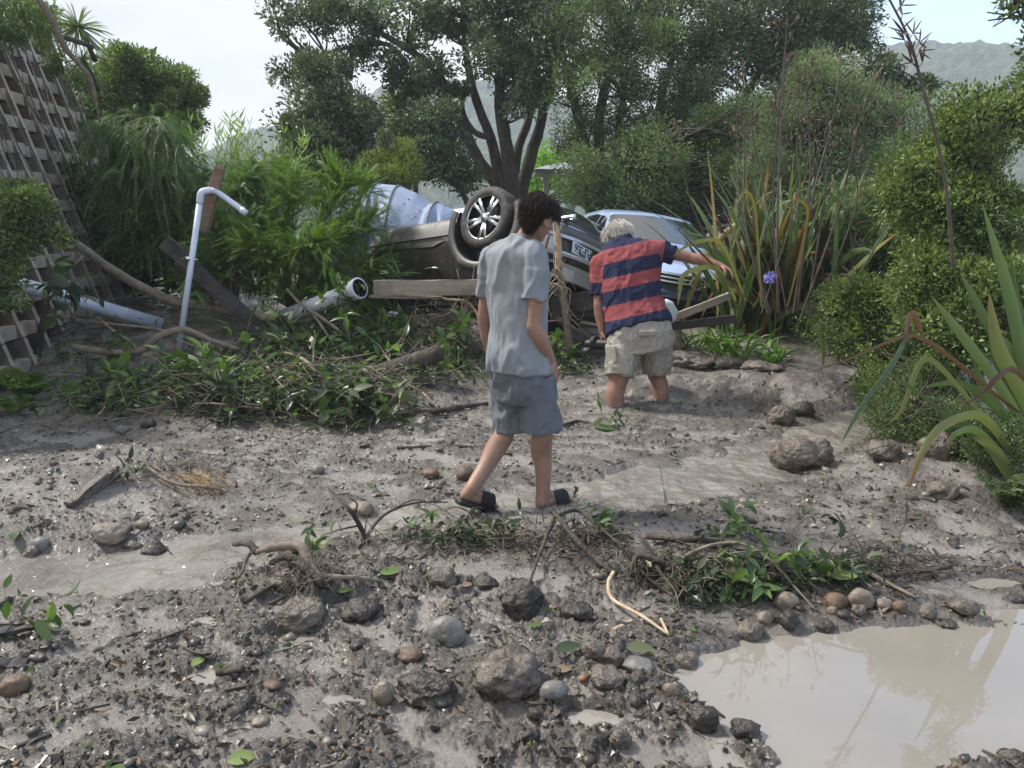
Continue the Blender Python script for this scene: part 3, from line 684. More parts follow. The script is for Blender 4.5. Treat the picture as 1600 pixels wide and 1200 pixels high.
tree('dark_back_shrub', 'dark shrub standing between the feathery bush and the right hand shrub', [
    L_([(1370, 520), (1372, 420), (1380, 320)], 9, .05, .04, .02)], [(1390, 300, 36, 60, 9, .5, 40, .24), (1340, 370, 50, 60, 9, .5, 50, .24), (1400, 400, 50, 60, 8.6, .5, 50, .24), (1300, 420, 30, 50, 9, .4, 24, .22), (1440, 230, 24, 40, 9, .4, 16, .2)], 190, .05, .022, LF_MID, 23)
tree('coprosma_shrub', 'low light green shrub on the bank just right of the tall flax', [
    L_([(1350, 560), (1345, 520), (1350, 470)], 6.9, .03, .025, .01)], [(1330, 465, 60, 26, 6.9, .35, 40, .13), (1400, 480, 56, 36, 6.7, .35, 40, .14), (1320, 520, 50, 30, 6.8, .3, 34, .13), (1400, 550, 60, 36, 6.4, .3, 40, .14), (1380, 610, 50, 34, 6.0, .25, 34, .13), (1460, 590, 60, 50, 5.7, .3, 44, .14)], 170, .032, .016, LF_FRESH, 24)
tree('fern_leaf_shrub', 'dark fine leaved shrub under the broken brown flax leaf', [
    L_([(1440, 700), (1440, 660), (1430, 620)], 5.2, .025, .02, .01)], [(1400, 655, 40, 34, 5.3, .25, 30, .11), (1460, 660, 50, 34, 5.1, .25, 34, .11), (1540, 660, 56, 50, 4.7, .25, 36, .11), (1590, 700, 30, 60, 4.4, .2, 24, .10)], 170, .026, .010, LF_MID, 25)
tree('left_slope_tree', 'rounded green tree rising right behind the crib wall', [
    L_([(220, 420), (225, 300), (225, 200), (222, 130)], 13, .12, .10, .07, .03)], [
    (205, 108, 50, 14, 13, .6, 26, .24), (190, 150, 50, 40, 13, .8, 46, .34), (258, 125, 26, 14, 13, .5, 14, .2), (270, 158, 36, 16, 13, .6, 20, .22), (250, 195, 44, 30, 13, .7, 36, .3), (305, 148, 14, 6, 13, .2, 6, .12), (292, 190, 24, 16, 13, .4, 12, .2), (150, 200, 20, 50, 12.6, .4, 20, .26), (165, 130, 20, 28, 13, .4, 12, .26)], 220, .07, .026, LF_FRESH, 26)
tree('glossy_bush', 'dark glossy leaved bush at the foot of the crib wall', [
    L_([(190, 470), (190, 420), (185, 350)], 11, .07, .06, .03)], [(180, 310, 44, 30, 11, .6, 34, .28), (170, 365, 50, 36, 10.8, .6, 46, .28), (220, 400, 40, 30, 10.8, .5, 30, .26), (262, 360, 34, 60, 11.2, .6, 36, .28), (310, 400, 30, 60, 11.2, .6, 30, .28)], 150, .085, .042, LF_DARK, 27)
tree('near_left_bush', 'leafy green bush at the left edge below the crib wall', [
    L_([(-30, 470), (0, 400), (40, 350)], 7, .04, .03, .015)], [(20, 315, 44, 20, 7, .3, 26, .14), (45, 340, 30, 20, 7, .3, 14, .12), (10, 370, 30, 34, 6.9, .3, 24, .13), (-10, 430, 30, 40, 6.8, .3, 22, .13), (85, 372, 16, 8, 7, .2, 4, .08)], 130, .052, .025, LF_FRESH, 28)
tree('wall_top_creeper', 'green creeper hanging over the top left corner of the crib wall', [], [
    (20, 10, 36, 24, 8.6, .4, 20, .2), (20, 50, 18, 30, 8.5, .3, 14, .15), (65, 30, 16, 18, 9.4, .3, 8, .14), (80, 70, 10, 40, 9.8, .3, 8, .1), (130, 122, 20, 10, 11, .3, 8, .16)], 190, .06, .016, LF_FRESH, 29, up=-1.0, tw=False)
tree('overhanging_branch', 'leafy branch tip reaching in at the upper right corner', [
    L_([(1660, 120), (1625, 60), (1592, 20), (1578, -20)], 6, .02, .014, .008, .004)], [(1600, 20, 14, 30, 6, .15, 8, .08), (1612, 75, 16, 26, 6, .15, 8, .09), (1590, -10, 20, 20, 6, .15, 6, .09)], 40, .05, .022, LF_MID, 30, cat='branch')
# ---------------------------------------------------------------- feathery, bladed and ferny plants
def feather(B, D, Ln, npin, plen, wdt, seed=0, droop=.35, ang=.75, stem=True):
    """curved stems with needles on both sides; B, D (n,3), Ln (n,)"""
    r = np.random.default_rng(seed); n = len(B); s_ = np.linspace(.06, 1, npin)[None, :, None]
    Ln = np.broadcast_to(Ln, (n,))[:, None, None]
    g = np.array([0, 0, -1.0]) * droop
    P = B[:, None] + Ln * (D[:, None] * s_ + g * s_ ** 2 * .5)
    T = unit(D[:, None] + g * s_)
    up = r.normal(0, .35, (n, 1, 3)) + np.array([0, 0, 1.0]); Sd = unit(np.cross(T, up))
    out = []
    for sgn in (-1, 1):
        jit = r.normal(0, .16, (n, npin, 3))
        d = unit(T * math.cos(ang) + sgn * Sd * math.sin(ang) + jit + np.array([0, 0, -.12]))
        tap = (np.sin(np.clip(s_, 0, 1) * math.pi * .85 + .35)) ** .7
        tip = P + d * plen * tap * r.uniform(.7, 1.15, (n, npin, 1))
        q = unit(np.cross(d, up)) * wdt * .5
        out.append(np.stack([P - q, P + q, tip], 2).reshape(-1, 3))
    V = np.concatenate(out); F = np.arange(len(V)).reshape(-1, 3)
    if stem:
        k = 5; u = np.linspace(0, 1, k)[None, :, None]
        C = B[:, None] + Ln * (D[:, None] * u + g * u ** 2 * .5); q = unit(np.cross(unit(D[:, None] + g * u), up)) * .0035
        A = np.stack([C - q, C + q], 2).reshape(n, k * 2, 3)
        f = np.array([(2 * i, 2 * i + 1, 2 * i + 3) for i in range(k - 1)] + [(2 * i, 2 * i + 3, 2 * i + 2) for i in range(k - 1)])
        Fs = (f[None] + (np.arange(n) * k * 2)[:, None, None]).reshape(-1, 3) + len(V)
        V = np.concatenate([V, A.reshape(-1, 3)]); F = np.concatenate([F, Fs])
    return V, F
def spraytree(name, label, root, arms, nspray, sl, npin, plen, lm, seed, wdt=.0045, droop=.5, cat='tree', bias=(0, 0, 0), group=None, sub=2, core=.18):
    """arms: lists of pixel points with depth; feather sprays grow all along them"""
    r = np.random.default_rng(seed); root = np.array(root, float)
    t = thing(name, label, cat, root, group); A = [np.array([W(*p) for p in a]) for a in arms]
    m = M()
    Bs, Ds, Ls = [], [], []
    for k, a in enumerate(A):
        c = catmull(np.vstack([root, a]) if np.linalg.norm(a[0] - root) > .05 else a, 24)
        m.add(*tube(c[::3], np.linspace(.028, .006, 8), 5, 10, cap=False))
        T = np.gradient(c, axis=0)
        for s_ in range(nspray):
            f = r.uniform(.22, 1) ** .8 * 23; i = int(min(f, 22)); b = c[i] + (c[i + 1] - c[i]) * (f - i)
            d = unit(unit(T[i]) * .8 + r.normal(0, .55, 3) + np.array(bias)); L0 = sl * r.uniform(.6, 1.2)
            Bs.append(b); Ds.append(d); Ls.append(L0)
            for q in range(sub):
                g_ = r.uniform(.25, .85); b2 = b + L0 * (d * g_ + np.array([0, 0, -1]) * droop * g_ * g_ * .5)
                Bs.append(b2); Ds.append(unit(d + r.normal(0, .5, 3))); Ls.append(L0 * .6)
    V, F = feather(np.array(Bs), np.array(Ds), np.array(Ls), npin, plen, wdt, seed, droop)
    n = len(F); tn = np.clip(.5 + .35 * np.repeat(vn3(V[::30] * 2.2, seed), 10)[:n] if False else .5 + .22 * vn3(V[F[:, 0]] * 3.5, seed) + r.normal(0, .13, n), 0, 1)
    part('branches', m, BARKL, t, kind='stuff')
    part('foliage', V, lm, t, F=F, smooth=False, fattrs={'tone': tn}, kind='stuff')
    return t
LF_SPRAY = leafmat('spray leaf', [(0, (.055, .10, .020)), (.5, (.135, .22, .045)), (1, (.30, .40, .11))], .5, .35)
def gp(px, py, Y):
    p = W(px, py, Y); return p
Yf = 9.1
spraytree('fallen_feathery_tree', 'bright green feathery tree top lying across the debris left of the overturned car', W(455, 480, Yf + .3), [
    [(440, 440, Yf), (410, 360, Yf), (385, 300, Yf + .1)], [(450, 420, Yf - .2), (450, 340, Yf - .2), (470, 280, Yf)], [(470, 430, Yf - .3), (505, 350, Yf - .3), (545, 290, Yf - .1)],
    [(490, 430, Yf - .4), (540, 370, Yf - .4), (575, 350, Yf - .3)], [(490, 450, Yf - .4), (545, 420, Yf - .5), (585, 420, Yf - .5)], [(480, 460, Yf - .3), (530, 455, Yf - .4), (565, 470, Yf - .4)],
    [(420, 440, Yf), (380, 400, Yf), (352, 380, Yf + .1)], [(420, 460, Yf), (380, 440, Yf - .1), (350, 440, Yf)], [(450, 440, Yf - .5), (470, 390, Yf - .7), (500, 380, Yf - .8)], [(440, 450, Yf - .4), (430, 400, Yf - .6), (400, 380, Yf - .6)], [(500, 350, Yf), (520, 310, Yf), (520, 275, Yf)],
    [(440, 400, Yf + .5), (430, 320, Yf + .6), (440, 285, Yf + .6)], [(520, 400, Yf + .3), (560, 320, Yf + .4), (570, 300, Yf + .4)]],
    130, .36, 27, .050, LF_SPRAY, 31, wdt=.0040, droop=.35, bias=(0, -.2, .2))
spraytree('weeping_tree', 'dark green weeping fine leaved tree leaning out beside the crib wall', W(160, 300, 10.6), [
    [(175, 240, 10.5), (200, 195, 10.3), (240, 180, 10)], [(170, 250, 10.5), (170, 200, 10.3), (165, 190, 10)], [(190, 250, 10.5), (240, 210, 10.3), (275, 215, 10)], [(185, 230, 10.2), (215, 200, 10), (262, 190, 9.8)], [(180, 270, 10.4), (200, 250, 10), (225, 240, 9.8)]],
    70, .55, 26, .08, LF_FEATH, 32, droop=1.7, bias=(0, 0, -.3))
spraytree('weeping_tree', 'mid green weeping tree with hanging sprays behind the broken wooden post', W(280, 440, 10.2), [
    [(270, 380, 10), (250, 320, 10), (225, 275, 10)], [(280, 360, 10), (290, 300, 10), (285, 262, 10)], [(300, 370, 10), (330, 310, 9.8), (350, 290, 9.8)], [(260, 400, 10), (230, 360, 9.8), (215, 330, 9.8)], [(310, 400, 10), (360, 350, 9.8), (385, 330, 9.8)], [(300, 320, 10.2), (330, 270, 10.2), (380, 250, 10)], [(340, 300, 10.2), (400, 260, 10.2), (440, 250, 10)]],
    70, .5, 26, .075, LF_FEATH, 33, droop=1.3, bias=(0, 0, -.1))
spraytree('fallen_feathery_tree', 'shaded feathery branches hanging low left of the bright fallen tree top', W(370, 480, 8.8), [
    [(350, 430, 8.8), (330, 380, 8.8), (345, 340, 8.8)], [(360, 440, 8.7), (380, 400, 8.6), (400, 340, 8.6)], [(350, 450, 8.7), (330, 440, 8.6), (320, 420, 8.6)], [(370, 320, 9), (380, 290, 9), (395, 275, 9)], [(365, 400, 9), (350, 320, 9), (370, 300, 9)]],
    60, .36, 26, .062, LF_FEATH, 34, droop=.5)
spraytree('young_pale_shrub', 'fine pale feathery sprays among the dark shrubs right of the flax', W(1330, 430, 8.2), [
    [(1330, 380, 8.2), (1320, 330, 8.2), (1300, 300, 8.2)], [(1335, 370, 8.2), (1345, 320, 8.2), (1370, 300, 8.2)], [(1300, 400, 8.2), (1275, 350, 8.2), (1260, 320, 8.2)]], 50, .34, 20, .05, LF_GREY, 35, droop=.7, cat='shrub')
# pale bamboo like shoots
def bamboo(name, label, px, seed, n=46):
    r = np.random.default_rng(seed); b = W(365, 420, 11.5); b[2] = .5; t = thing(name, label, 'bamboo', b); m = M(); P, D, Lw = [], [], []
    for k in range(n):
        x = r.uniform(300, 470); top = r.uniform(175, 275) + abs(x - 350) * .25; Yk = 11.5 + r.normal(0, .4)
        a = W(x + r.normal(0, 10), 420, Yk); e = W(x + r.normal(0, 22), top, Yk); a[2] = .45
        mid = (a + e) / 2 + r.normal(0, .06, 3); m.add(*tube([a, mid, e], [.008, .006, .002], 4, 7, cap=False))
        c = catmull([a, mid, e], 26)
        for i in range(8, 26):
            for q in range(3):
                P.append(c[i]); d = r.normal(0, 1, 3); d[2] = abs(d[2]) + .9; D.append(d); Lw.append(r.uniform(.12, .26))
    V, F = leafcloud(np.array(P), unit(np.array(D)), np.array(Lw), .022, seed, .1)
    part('cane', m, BARKL, t, kind='stuff'); part('foliage', V, LF_BAM, t, F=F, smooth=False, kind='stuff', fattrs={'tone': np.repeat(np.clip(r.normal(.5, .22, len(P)), 0, 1), 2)})
bamboo('bamboo_clump', 'pale green upright bamboo like clump against the sky left of the cone shaped tree', None, 36)
# cabbage tree tufts over the wall
def tuft(name, label, c, rad, n, wd_, lm, seed, up=.2):
    r = np.random.default_rng(seed); t = thing(name, label, 'tree', c)
    d = unit(r.normal(0, 1, (n, 3)) + np.array([0, 0, up])); V = []; F = []
    for i in range(n):
        s_ = unit(np.cross(d[i], r.normal(0, 1, 3))) * wd_; L0 = rad * r.uniform(.75, 1.1); k = len(V)
        for u, wv in ((0, .5), (.35, 1), (.75, .8), (1, .05)):
            p = c + d[i] * L0 * u + np.array([0, 0, -1]) * L0 * .28 * u * u; V += [p - s_ * wv, p + s_ * wv]
        F += [(k, k + 1, k + 3, k + 2), (k + 2, k + 3, k + 5, k + 4), (k + 4, k + 5, k + 7, k + 6)]
    part('crown', np.array(V), lm, t, F=F, kind='stuff', fattrs={'tone': np.repeat(r.uniform(.2, .9, n), 3)})
    part('trunk', np.array(tube([c, c + [.01, .1, -.1], c + [.0, .3, -.3]], [.02, .025, .03], 8)[0]), BARK, t, F=tube([c, c + [.01, .1, -.1], c + [.0, .3, -.3]], [.02, .025, .03], 8)[1])
tuft('cabbage_tree', 'spiky headed cabbage tree on top of the crib wall against the sky', W(122, 42, 9.3), .36, 150, .008, LF_GREY, 37)
tuft('cabbage_tree', 'smaller spiky tuft just right of the wall edge below the cabbage tree head', W(128, 92, 9.6), .2, 80, .007, LF_GREY, 38)

# ---- flax
FLX = leafmat('flax leaf', [(0, (.060, .095, .045)), (.35, (.12, .18, .07)), (.62, (.15, .19, .085)), (.8, (.22, .20, .07)), (.9, (.24, .115, .04)), (1, (.07, .042, .03))], .38, .22, .5)
def blade(base, d0, Ln, wdt, bend, twist=0.0, nseg=9, kink=None, seed=0):
    """strap leaf: starts along d0, curves by 'bend' (vector) along its length; folded like a V"""
    u = np.linspace(0, 1, nseg + 1); dd = unit(np.array(d0, float)); C = [np.array(base, float)]; cur = dd.copy()
    for i in range(nseg):
        cur = unit(cur + np.array(bend) / nseg * (.3 + 1.4 * u[i]))
        if kink and i == kink[0]: cur = unit(cur + np.array(kink[1]))
        C.append(C[-1] + cur * Ln / nseg)
    C = np.array(C); T = unit(np.gradient(C, axis=0))
    s0 = unit(np.cross(T[0], [math.cos(twist), math.sin(twist), .1])); V = []
    for i in range(nseg + 1):
        s0 = unit(s0 - T[i] * (s0 @ T[i])); nn_ = np.cross(s0, T[i])
        wv = wdt * (.55 + .45 * math.sin(min(1, u[i] * 2.2) * math.pi / 2)) * (1 - max(0, (u[i] - .5) / .5) ** 1.7) * .5 + .0008
        V += [C[i] - s0 * wv + nn_ * wv * .45, C[i], C[i] + s0 * wv + nn_ * wv * .45]
    F = []
    for i in range(nseg):
        a = i * 3; F += [(a, a + 1, a + 4, a + 3), (a + 1, a + 2, a + 5, a + 4)]
    return np.array(V), F, u
def addblade(t, base, d0, Ln, wdt, bend, tone, tipburn=.0, **k):
    V, F, u = blade(base, d0, Ln, wdt, bend, **k)
    a = np.repeat(np.clip(tone + tipburn * np.clip((u - .75) / .25, 0, 1), 0, 1), 3)
    part('leaf', V, FLX, t, F=F, attrs={'tone': a})
def flax(name, label, base, n, hmin, hmax, spread, seed, w_=.055, blades=()):
    r = np.random.default_rng(seed); base = np.array(base); t = thing(name, label, 'flax', base)
    for i in range(n):
        f = r.normal(0, .26); q = r.normal(0, .30); d = np.array([f, q, 1.0]); ln = r.uniform(hmin, hmax) * (1 - .25 * min(1, abs(f)))
        tone = r.choice([r.uniform(.0, .5), r.uniform(.5, .75), r.uniform(.78, .99)], p=[.60, .18, .22]); lf = r.random()
        bend = np.array([f * .7, q * .7, -.25]) if lf < .8 else np.array([f * 2.2 + .2, q * 2, -1.7])
        addblade(t, base + [r.normal(0, 1) * spread, r.normal(0, .6) * spread, 0], d, ln, w_ * r.uniform(.75, 1.25), bend, tone, r.choice([0, .35]), twist=r.uniform(-.9, .9))
    return t
b = G(1210, 512); b[2] -= .05
FL1 = flax('flax_bush', 'large flax bush of upright green and rusty leaves beside the silver blue car', b, 210, 1.05, 2.15, .36, 41, .10)
for (tx, ty, Yk, wv, tone) in [(1060, 320, 6.6, .05, .2), (1125, 270, 6.9, .05, .25), (1150, 262, 7, .05, .6), (1187, 255, 7, .055, .5), (1265, 270, 6.8, .07, .12), (1300, 282, 7, .05, .2), (1045, 345, 6.4, .03, .1), (1262, 300, 6.7, .08, .15)]:
    e = W(tx, ty, Yk); d = e - b; ln = np.linalg.norm(d); addblade(FL1, b + r_.normal(0, .08, 3) * [1, 1, 0], d + np.array([0, 0, ln * .15]), ln * 1.02, wv, np.array([d[0] * .25, 0, -.12]), tone, twist=.1)
# arched yellow leaf in front of the silver car's nose
def pathleaf(t, pts, wdt, tone, tipburn=0.0, name='leaf', mt=None, seg=14, pw=1.7):
    C = catmull([W(*p) if len(p) == 3 else np.array(p[:3]) for p in pts], seg); T = unit(np.gradient(C, axis=0)); u = np.linspace(0, 1, seg); V = []
    for i in range(seg):
        s0 = unit(np.cross(T[i], [0.25, 1, .15])); nn_ = np.cross(s0, T[i]); wv = wdt * .5 * min(1, .5 + u[i] * 2) * (1 - max(0, (u[i] - .55) / .45) ** pw) + .001
        V += [C[i] - s0 * wv + nn_ * wv * .4, C[i], C[i] + s0 * wv + nn_ * wv * .4]
    F = [f for i in range(seg - 1) for f in ((i * 3, i * 3 + 1, i * 3 + 4, i * 3 + 3), (i * 3 + 1, i * 3 + 2, i * 3 + 5, i * 3 + 4))]
    part(name, np.array(V), mt or FLX, t, F=F, attrs={'tone': np.repeat(np.clip(tone + tipburn * np.clip((u - .6) / .4, 0, 1), 0, 1), 3)})
pathleaf(FL1, [(1150, 470, 6.7), (1125, 425, 6.5), (1100, 418, 6.4), (1068, 430, 6.3), (1062, 455, 6.3), (1059, 478, 6.3)], .04, .72, .1)
pathleaf(FL1, [(1165, 470, 6.8), (1130, 385, 6.6), (1100, 376, 6.5), (1072, 385, 6.5), (1052, 400, 6.4)], .03, .8)
pathleaf(FL1, [(1180, 480, 6.8), (1110, 410, 6.5), (1056, 355, 6.4)], .02, .98)
pathleaf(FL1, [(1190, 480, 6.9), (1180, 330, 6.9), (1165, 300, 6.8), (1152, 318, 6.7), (1142, 332, 6.7)], .026, .82)
pathleaf(FL1, [(1230, 480, 6.9), (1250, 400, 6.8), (1262, 330, 6.7), (1246, 312, 6.6), (1236, 318, 6.6)], .022, .84)
PODM = mat('seed pod', (.05, .032, .026), .6, noise=(30, (.14, .09, .07), .3, .7))
STALK = mat('flower stalk', (.035, .028, .024), .6, noise=(8, (.10, .075, .06), .3, .7))
def stalk(t, pts, r0, pods, seed, pl=.09, light=False):
    r = np.random.default_rng(seed); C = catmull([W(*p) for p in pts], 40)
    s = part('flower_stalk', np.array(tube(C[::3], [r0, r0 * .45], 6, 30, cap=False)[0]), BARKL if light else STALK, t, F=tube(C[::3], [r0, r0 * .45], 6, 30, cap=False)[1])
    m = M()
    for k in range(pods):
        i = int(40 * (.52 + .46 * r.random())); i = min(i, 38); sd_ = r.choice([-1, 1]); T_ = unit(C[i + 1] - C[i])
        d = unit(np.array([sd_ * 1.0, r.normal(0, .5), .5]) + T_ * .6); tip = C[i] + d * r.uniform(.04, .13); m.add(*tube([C[i], tip], [.004, .003], 4, 2, cap=False))
        for q in range(4):
            dd = unit(d * .5 + T_ * r.uniform(-.4, 1) + r.normal(0, .35, 3)); m.add(*tube([tip, tip + dd * pl * .5, tip + dd * pl], [.004, .009, .002], 5, 4, cap=False, flat=.7))
    part('seed_pods', m, PODM, s, kind='stuff')
for k, (pts, r0, pods) in enumerate([
    ([(1200, 490, 7), (1165, 350, 7.2), (1163, 220, 7.4), (1160, 90, 7.5)], .011, 12), ([(1205, 490, 7.1), (1160, 340, 7.3), (1152, 220, 7.5), (1150, 110, 7.5)], .009, 9),
    ([(1215, 490, 7), (1215, 330, 7.1), (1222, 170, 7.2), (1230, 25, 7.2)], .012, 13), ([(1218, 490, 7.1), (1208, 330, 7.3), (1215, 200, 7.4), (1225, 90, 7.4)], .010, 9),
    ([(1240, 490, 6.9), (1265, 300, 6.9), (1262, 180, 7), (1258, 100, 7)], .011, 8), ([(1245, 490, 6.9), (1265, 330, 6.8), (1300, 190, 6.9), (1315, 80, 7)], .010, 8),
    ([(1250, 500, 6.8), (1310, 330, 6.8), (1340, 200, 6.8), (1372, 100, 6.8)], .011, 9), ([(1190, 490, 7), (1240, 330, 7), (1245, 240, 7), (1248, 160, 7)], .008, 7),
    ([(1150, 480, 7), (1085, 330, 7.1), (1055, 230, 7.1), (1005, 150, 7.1)], .010, 7), ([(1260, 490, 7.1), (1290, 300, 7.2), (1288, 230, 7.3), (1296, 165, 7.3)], .009, 6),
    ([(1230, 490, 7), (1195, 300, 7.3), (1175, 200, 7.4), (1180, 130, 7.4)], .007, 8), ([(1270, 500, 7), (1335, 330, 7.2), (1335, 260, 7.2), (1330, 215, 7.2)], .008, 8), ([(1300, 500, 7.3), (1395, 330, 7.4), (1398, 230, 7.4), (1395, 140, 7.4)], .009, 7)]):
    stalk(FL1, pts, r0, pods, 60 + k, .07)
b = G(1345, 500); b = W(1345, 480, 7.8); b[2] = gz(b[0], b[1]) - .03
flax('flax_bush', 'small distant flax of stiff pale green leaves between the tall flax and the shrub', b, 24, .5, 1.0, .25, 42, .05)
# foreground flax at the right edge
b = G(1625, 760); FLB = np.array([b[0] + .05, b[1] + .15, b[2] - .05])
FL2 = thing('flax_bush', 'foreground flax with wide grey green leaves at the right edge of the picture', 'flax', FLB)
Yb = FLB[1]
for pts, wd_, tone, tb in [
    ([(1630, 700, Yb), (1600, 560, Yb - .05), (1575, 450, Yb - .05), (1534, 316, Yb - .1)], .07, .30, .2), ([(1640, 700, Yb + .1), (1640, 540, Yb), (1622, 420, Yb), (1610, 330, Yb)], .09, .25, 0),
    ([(1640, 700, Yb), (1590, 600, Yb - .1), (1560, 540, Yb - .15), (1545, 455, Yb - .15)], .08, .66, .15), ([(1620, 700, Yb), (1560, 600, Yb - .1), (1500, 520, Yb - .1), (1455, 462, Yb - .1)], .055, .42, .1),
    ([(1620, 690, Yb + .1), (1570, 560, Yb + .1), (1530, 480, Yb + .1), (1500, 425, Yb + .1)], .05, .22, .1), ([(1590, 720, Yb - .1), (1545, 660, Yb - .2), (1515, 650, Yb - .25), (1470, 670, Yb - .3), (1440, 710, Yb - .35), (1418, 768, Yb - .4)], .055, .72, .2),
    ([(1640, 790, Yb - .15), (1600, 770, Yb - .2), (1550, 700, Yb - .25), (1520, 684, Yb - .3)], .07, .66, .1), ([(1560, 720, Yb - .1), (1545, 690, Yb - .15), (1520, 672, Yb - .2), (1492, 680, Yb - .25), (1480, 700, Yb - .25)], .045, .5, 0),
    ([(1640, 680, Yb), (1560, 620, Yb - .1), (1500, 570, Yb - .15), (1440, 528, Yb - .2), (1400, 530, Yb - .25), (1330, 560, Yb - .3), (1255, 585, Yb - .3)], .022, .97, 0),
    ([(1640, 640, Yb - .3), (1590, 580, Yb - .35), (1560, 590, Yb - .4), (1540, 610, Yb - .4), (1505, 635, Yb - .4)], .034, .99, 0), ([(1540, 700, Yb), (1470, 640, Yb - .05), (1400, 590, Yb - .1), (1340, 555, Yb - .1)], .018, .05, 0),
    ([(1420, 520, Yb - .2), (1395, 570, Yb - .3), (1350, 630, Yb - .35), (1315, 692, Yb - .4)], .030, .04, 0), ([(1440, 520, Yb - .2), (1425, 490, Yb - .2), (1412, 540, Yb - .25)], .035, .95, .05),
    ([(1560, 680, Yb), (1475, 580, Yb), (1440, 565, Yb), (1410, 640, Yb), (1385, 665, Yb)], .03, .7, .1), ([(1640, 740, Yb + .1), (1560, 640, Yb + .15), (1500, 600, Yb + .2), (1440, 605, Yb + .2)], .05, .35, 0),
    ([(1610, 700, Yb + .1), (1590, 620, Yb + .1), (1560, 560, Yb + .1), (1545, 500, Yb + .1)], .07, .2, 0), ([(1650, 700, Yb + .2), (1620, 560, Yb + .2), (1590, 480, Yb + .2), (1580, 400, Yb + .2)], .06, .15, 0),
    ([(1600, 720, Yb), (1575, 660, Yb - .05), (1540, 610, Yb - .05), (1520, 560, Yb - .05)], .06, .28, 0), ([(1580, 715, Yb - .1), (1500, 660, Yb - .1), (1460, 640, Yb - .1)], .05, .12, 0), ([(1620, 720, Yb), (1600, 640, Yb), (1585, 560, Yb), (1560, 520, Yb)], .08, .5, 0)]:
    pathleaf(FL2, pts, wd_, tone, tb)
# tall tipped flower stalk by the right hand shrub
st = thing('flax_flower_stalk', 'tall dark flax flower stalk with black pods bending left against the far hill', 'plant', W(1490, 420, 5.6))
stalk(st, [(1490, 420, 5.6), (1475, 270, 5.6), (1440, 130, 5.6), (1420, 60, 5.6), (1385, -10, 5.6)], .014, 12, 90, .10)
# ---- agapanthus
AGL = leafmat('agapanthus leaf', [(0, (.05, .12, .015)), (.5, (.09, .19, .028)), (1, (.20, .32, .07))], .38, .35)
def agap(label, px, py, n, ln, seed, spread=.10, group=None):
    r = np.random.default_rng(seed); b = G(px, py); t = thing('agapanthus', label, 'plant', b, group)
    for i in range(n):
        a = r.uniform(0, 6.28); k = r.uniform(.15, 1.0); d = np.array([math.cos(a) * k, math.sin(a) * k, 1]); l_ = ln * r.uniform(.6, 1.15)
        V, F, u = blade(b + [r.normal(0, spread), r.normal(0, spread * .6), -.01], d, l_, .022, np.array([d[0] * 1.2, d[1] * 1.2, -1.0]), twist=r.uniform(-3, 3), nseg=6)
        part('leaf', V, AGL, t, F=F, attrs={'tone': np.full(len(V), r.uniform(.1, .95))})
agap('bright green agapanthus clump just left of the tall flax base', 1100, 548, 44, .42, 44, .14)
agap('agapanthus clump directly under the tall flax', 1150, 556, 40, .40, 45, .12)
agap('separate small agapanthus tuft right of the flax on the mud bank', 1208, 566, 34, .34, 46, .05)
agap('agapanthus growing in the shade behind the right boards', 1080, 500, 26, .40, 47, .15)
# purple flower head
ag = thing('agapanthus_flower', 'single purple blue agapanthus flower head in front of the tall flax', 'flower', W(1207, 545, 6.3))
part('stem', *[tube([W(1207, 545, 6.3), W(1212, 490, 6.28), W(1203, 440, 6.25)], [.005, .004], 5, 8)[0]], AGL, ag, F=tube([W(1207, 545, 6.3), W(1212, 490, 6.28), W(1203, 440, 6.25)], [.005, .004], 5, 8)[1])
PUR = mat('purple petal', (.20, .19, .55), .5, noise=(20, (.38, .36, .72), .3, .7))
r = np.random.default_rng(5); q = unit(r.normal(0, 1, (70, 3))); V, F = leafcloud(W(1203, 434, 6.25) + q * .012, q, .052, .02, 5)
part('petals', V, PUR, ag, F=F, kind='stuff')
# fern at the left
def fern(label, px, py, Y, n, ln, seed, lm=LF_SPRAY):
    r = np.random.default_rng(seed); b = W(px, py, Y); b[2] = gz(b[0], b[1]) if py > 560 else b[2]; t = thing('fern', label, 'fern', b)
    m = M(); a = r.uniform(0, 6.28, n); d = np.stack([np.cos(a) * .7, np.sin(a) * .5, r.uniform(.7, 1.6, n)], 1)
    for k in range(n):
        D = unit(d[k]); c = np.array([b + ln * (D * u + np.array([0, 0, -.8]) * u * u * .5) for u in np.linspace(0, 1, 16)]); T = unit(np.gradient(c, axis=0))
        Sd = unit(np.cross(T, [0, 0, 1.0])); B2 = np.concatenate([c[1:], c[1:]]); D2 = unit(np.concatenate([T[1:] * .5 + Sd[1:], T[1:] * .5 - Sd[1:]]))
        pl = np.tile(ln * .24 * np.sin(np.linspace(.5, 3.0, 15)), 2)
        V, F = feather(B2, D2, pl, 12, ln * .085, .009, seed + k, .3, 1.1)
        part('frond', V, lm, t, F=F, smooth=False, fattrs={'tone': np.clip(r.normal(.5, .2, len(F)), 0, 1)})
fern('light green fern growing at the left edge of the mud below the big white pipe', 40, 612, 6.6, 12, .42, 51)
fern('second light green fern just below the first at the far left', 20, 605, 6.2, 7, .30, 52)
fern('fern with pointed fronds low at the right edge under the foreground flax', 1590, 700, 4.0, 9, .35, 53, LF_MID)
b = G(0, 600); b = W(-5, 600, 6.9)
t = thing('strap_leaved_plant', 'dark green broad strap leaved plant at the left edge under the bush', 'plant', b)
r = np.random.default_rng(54)
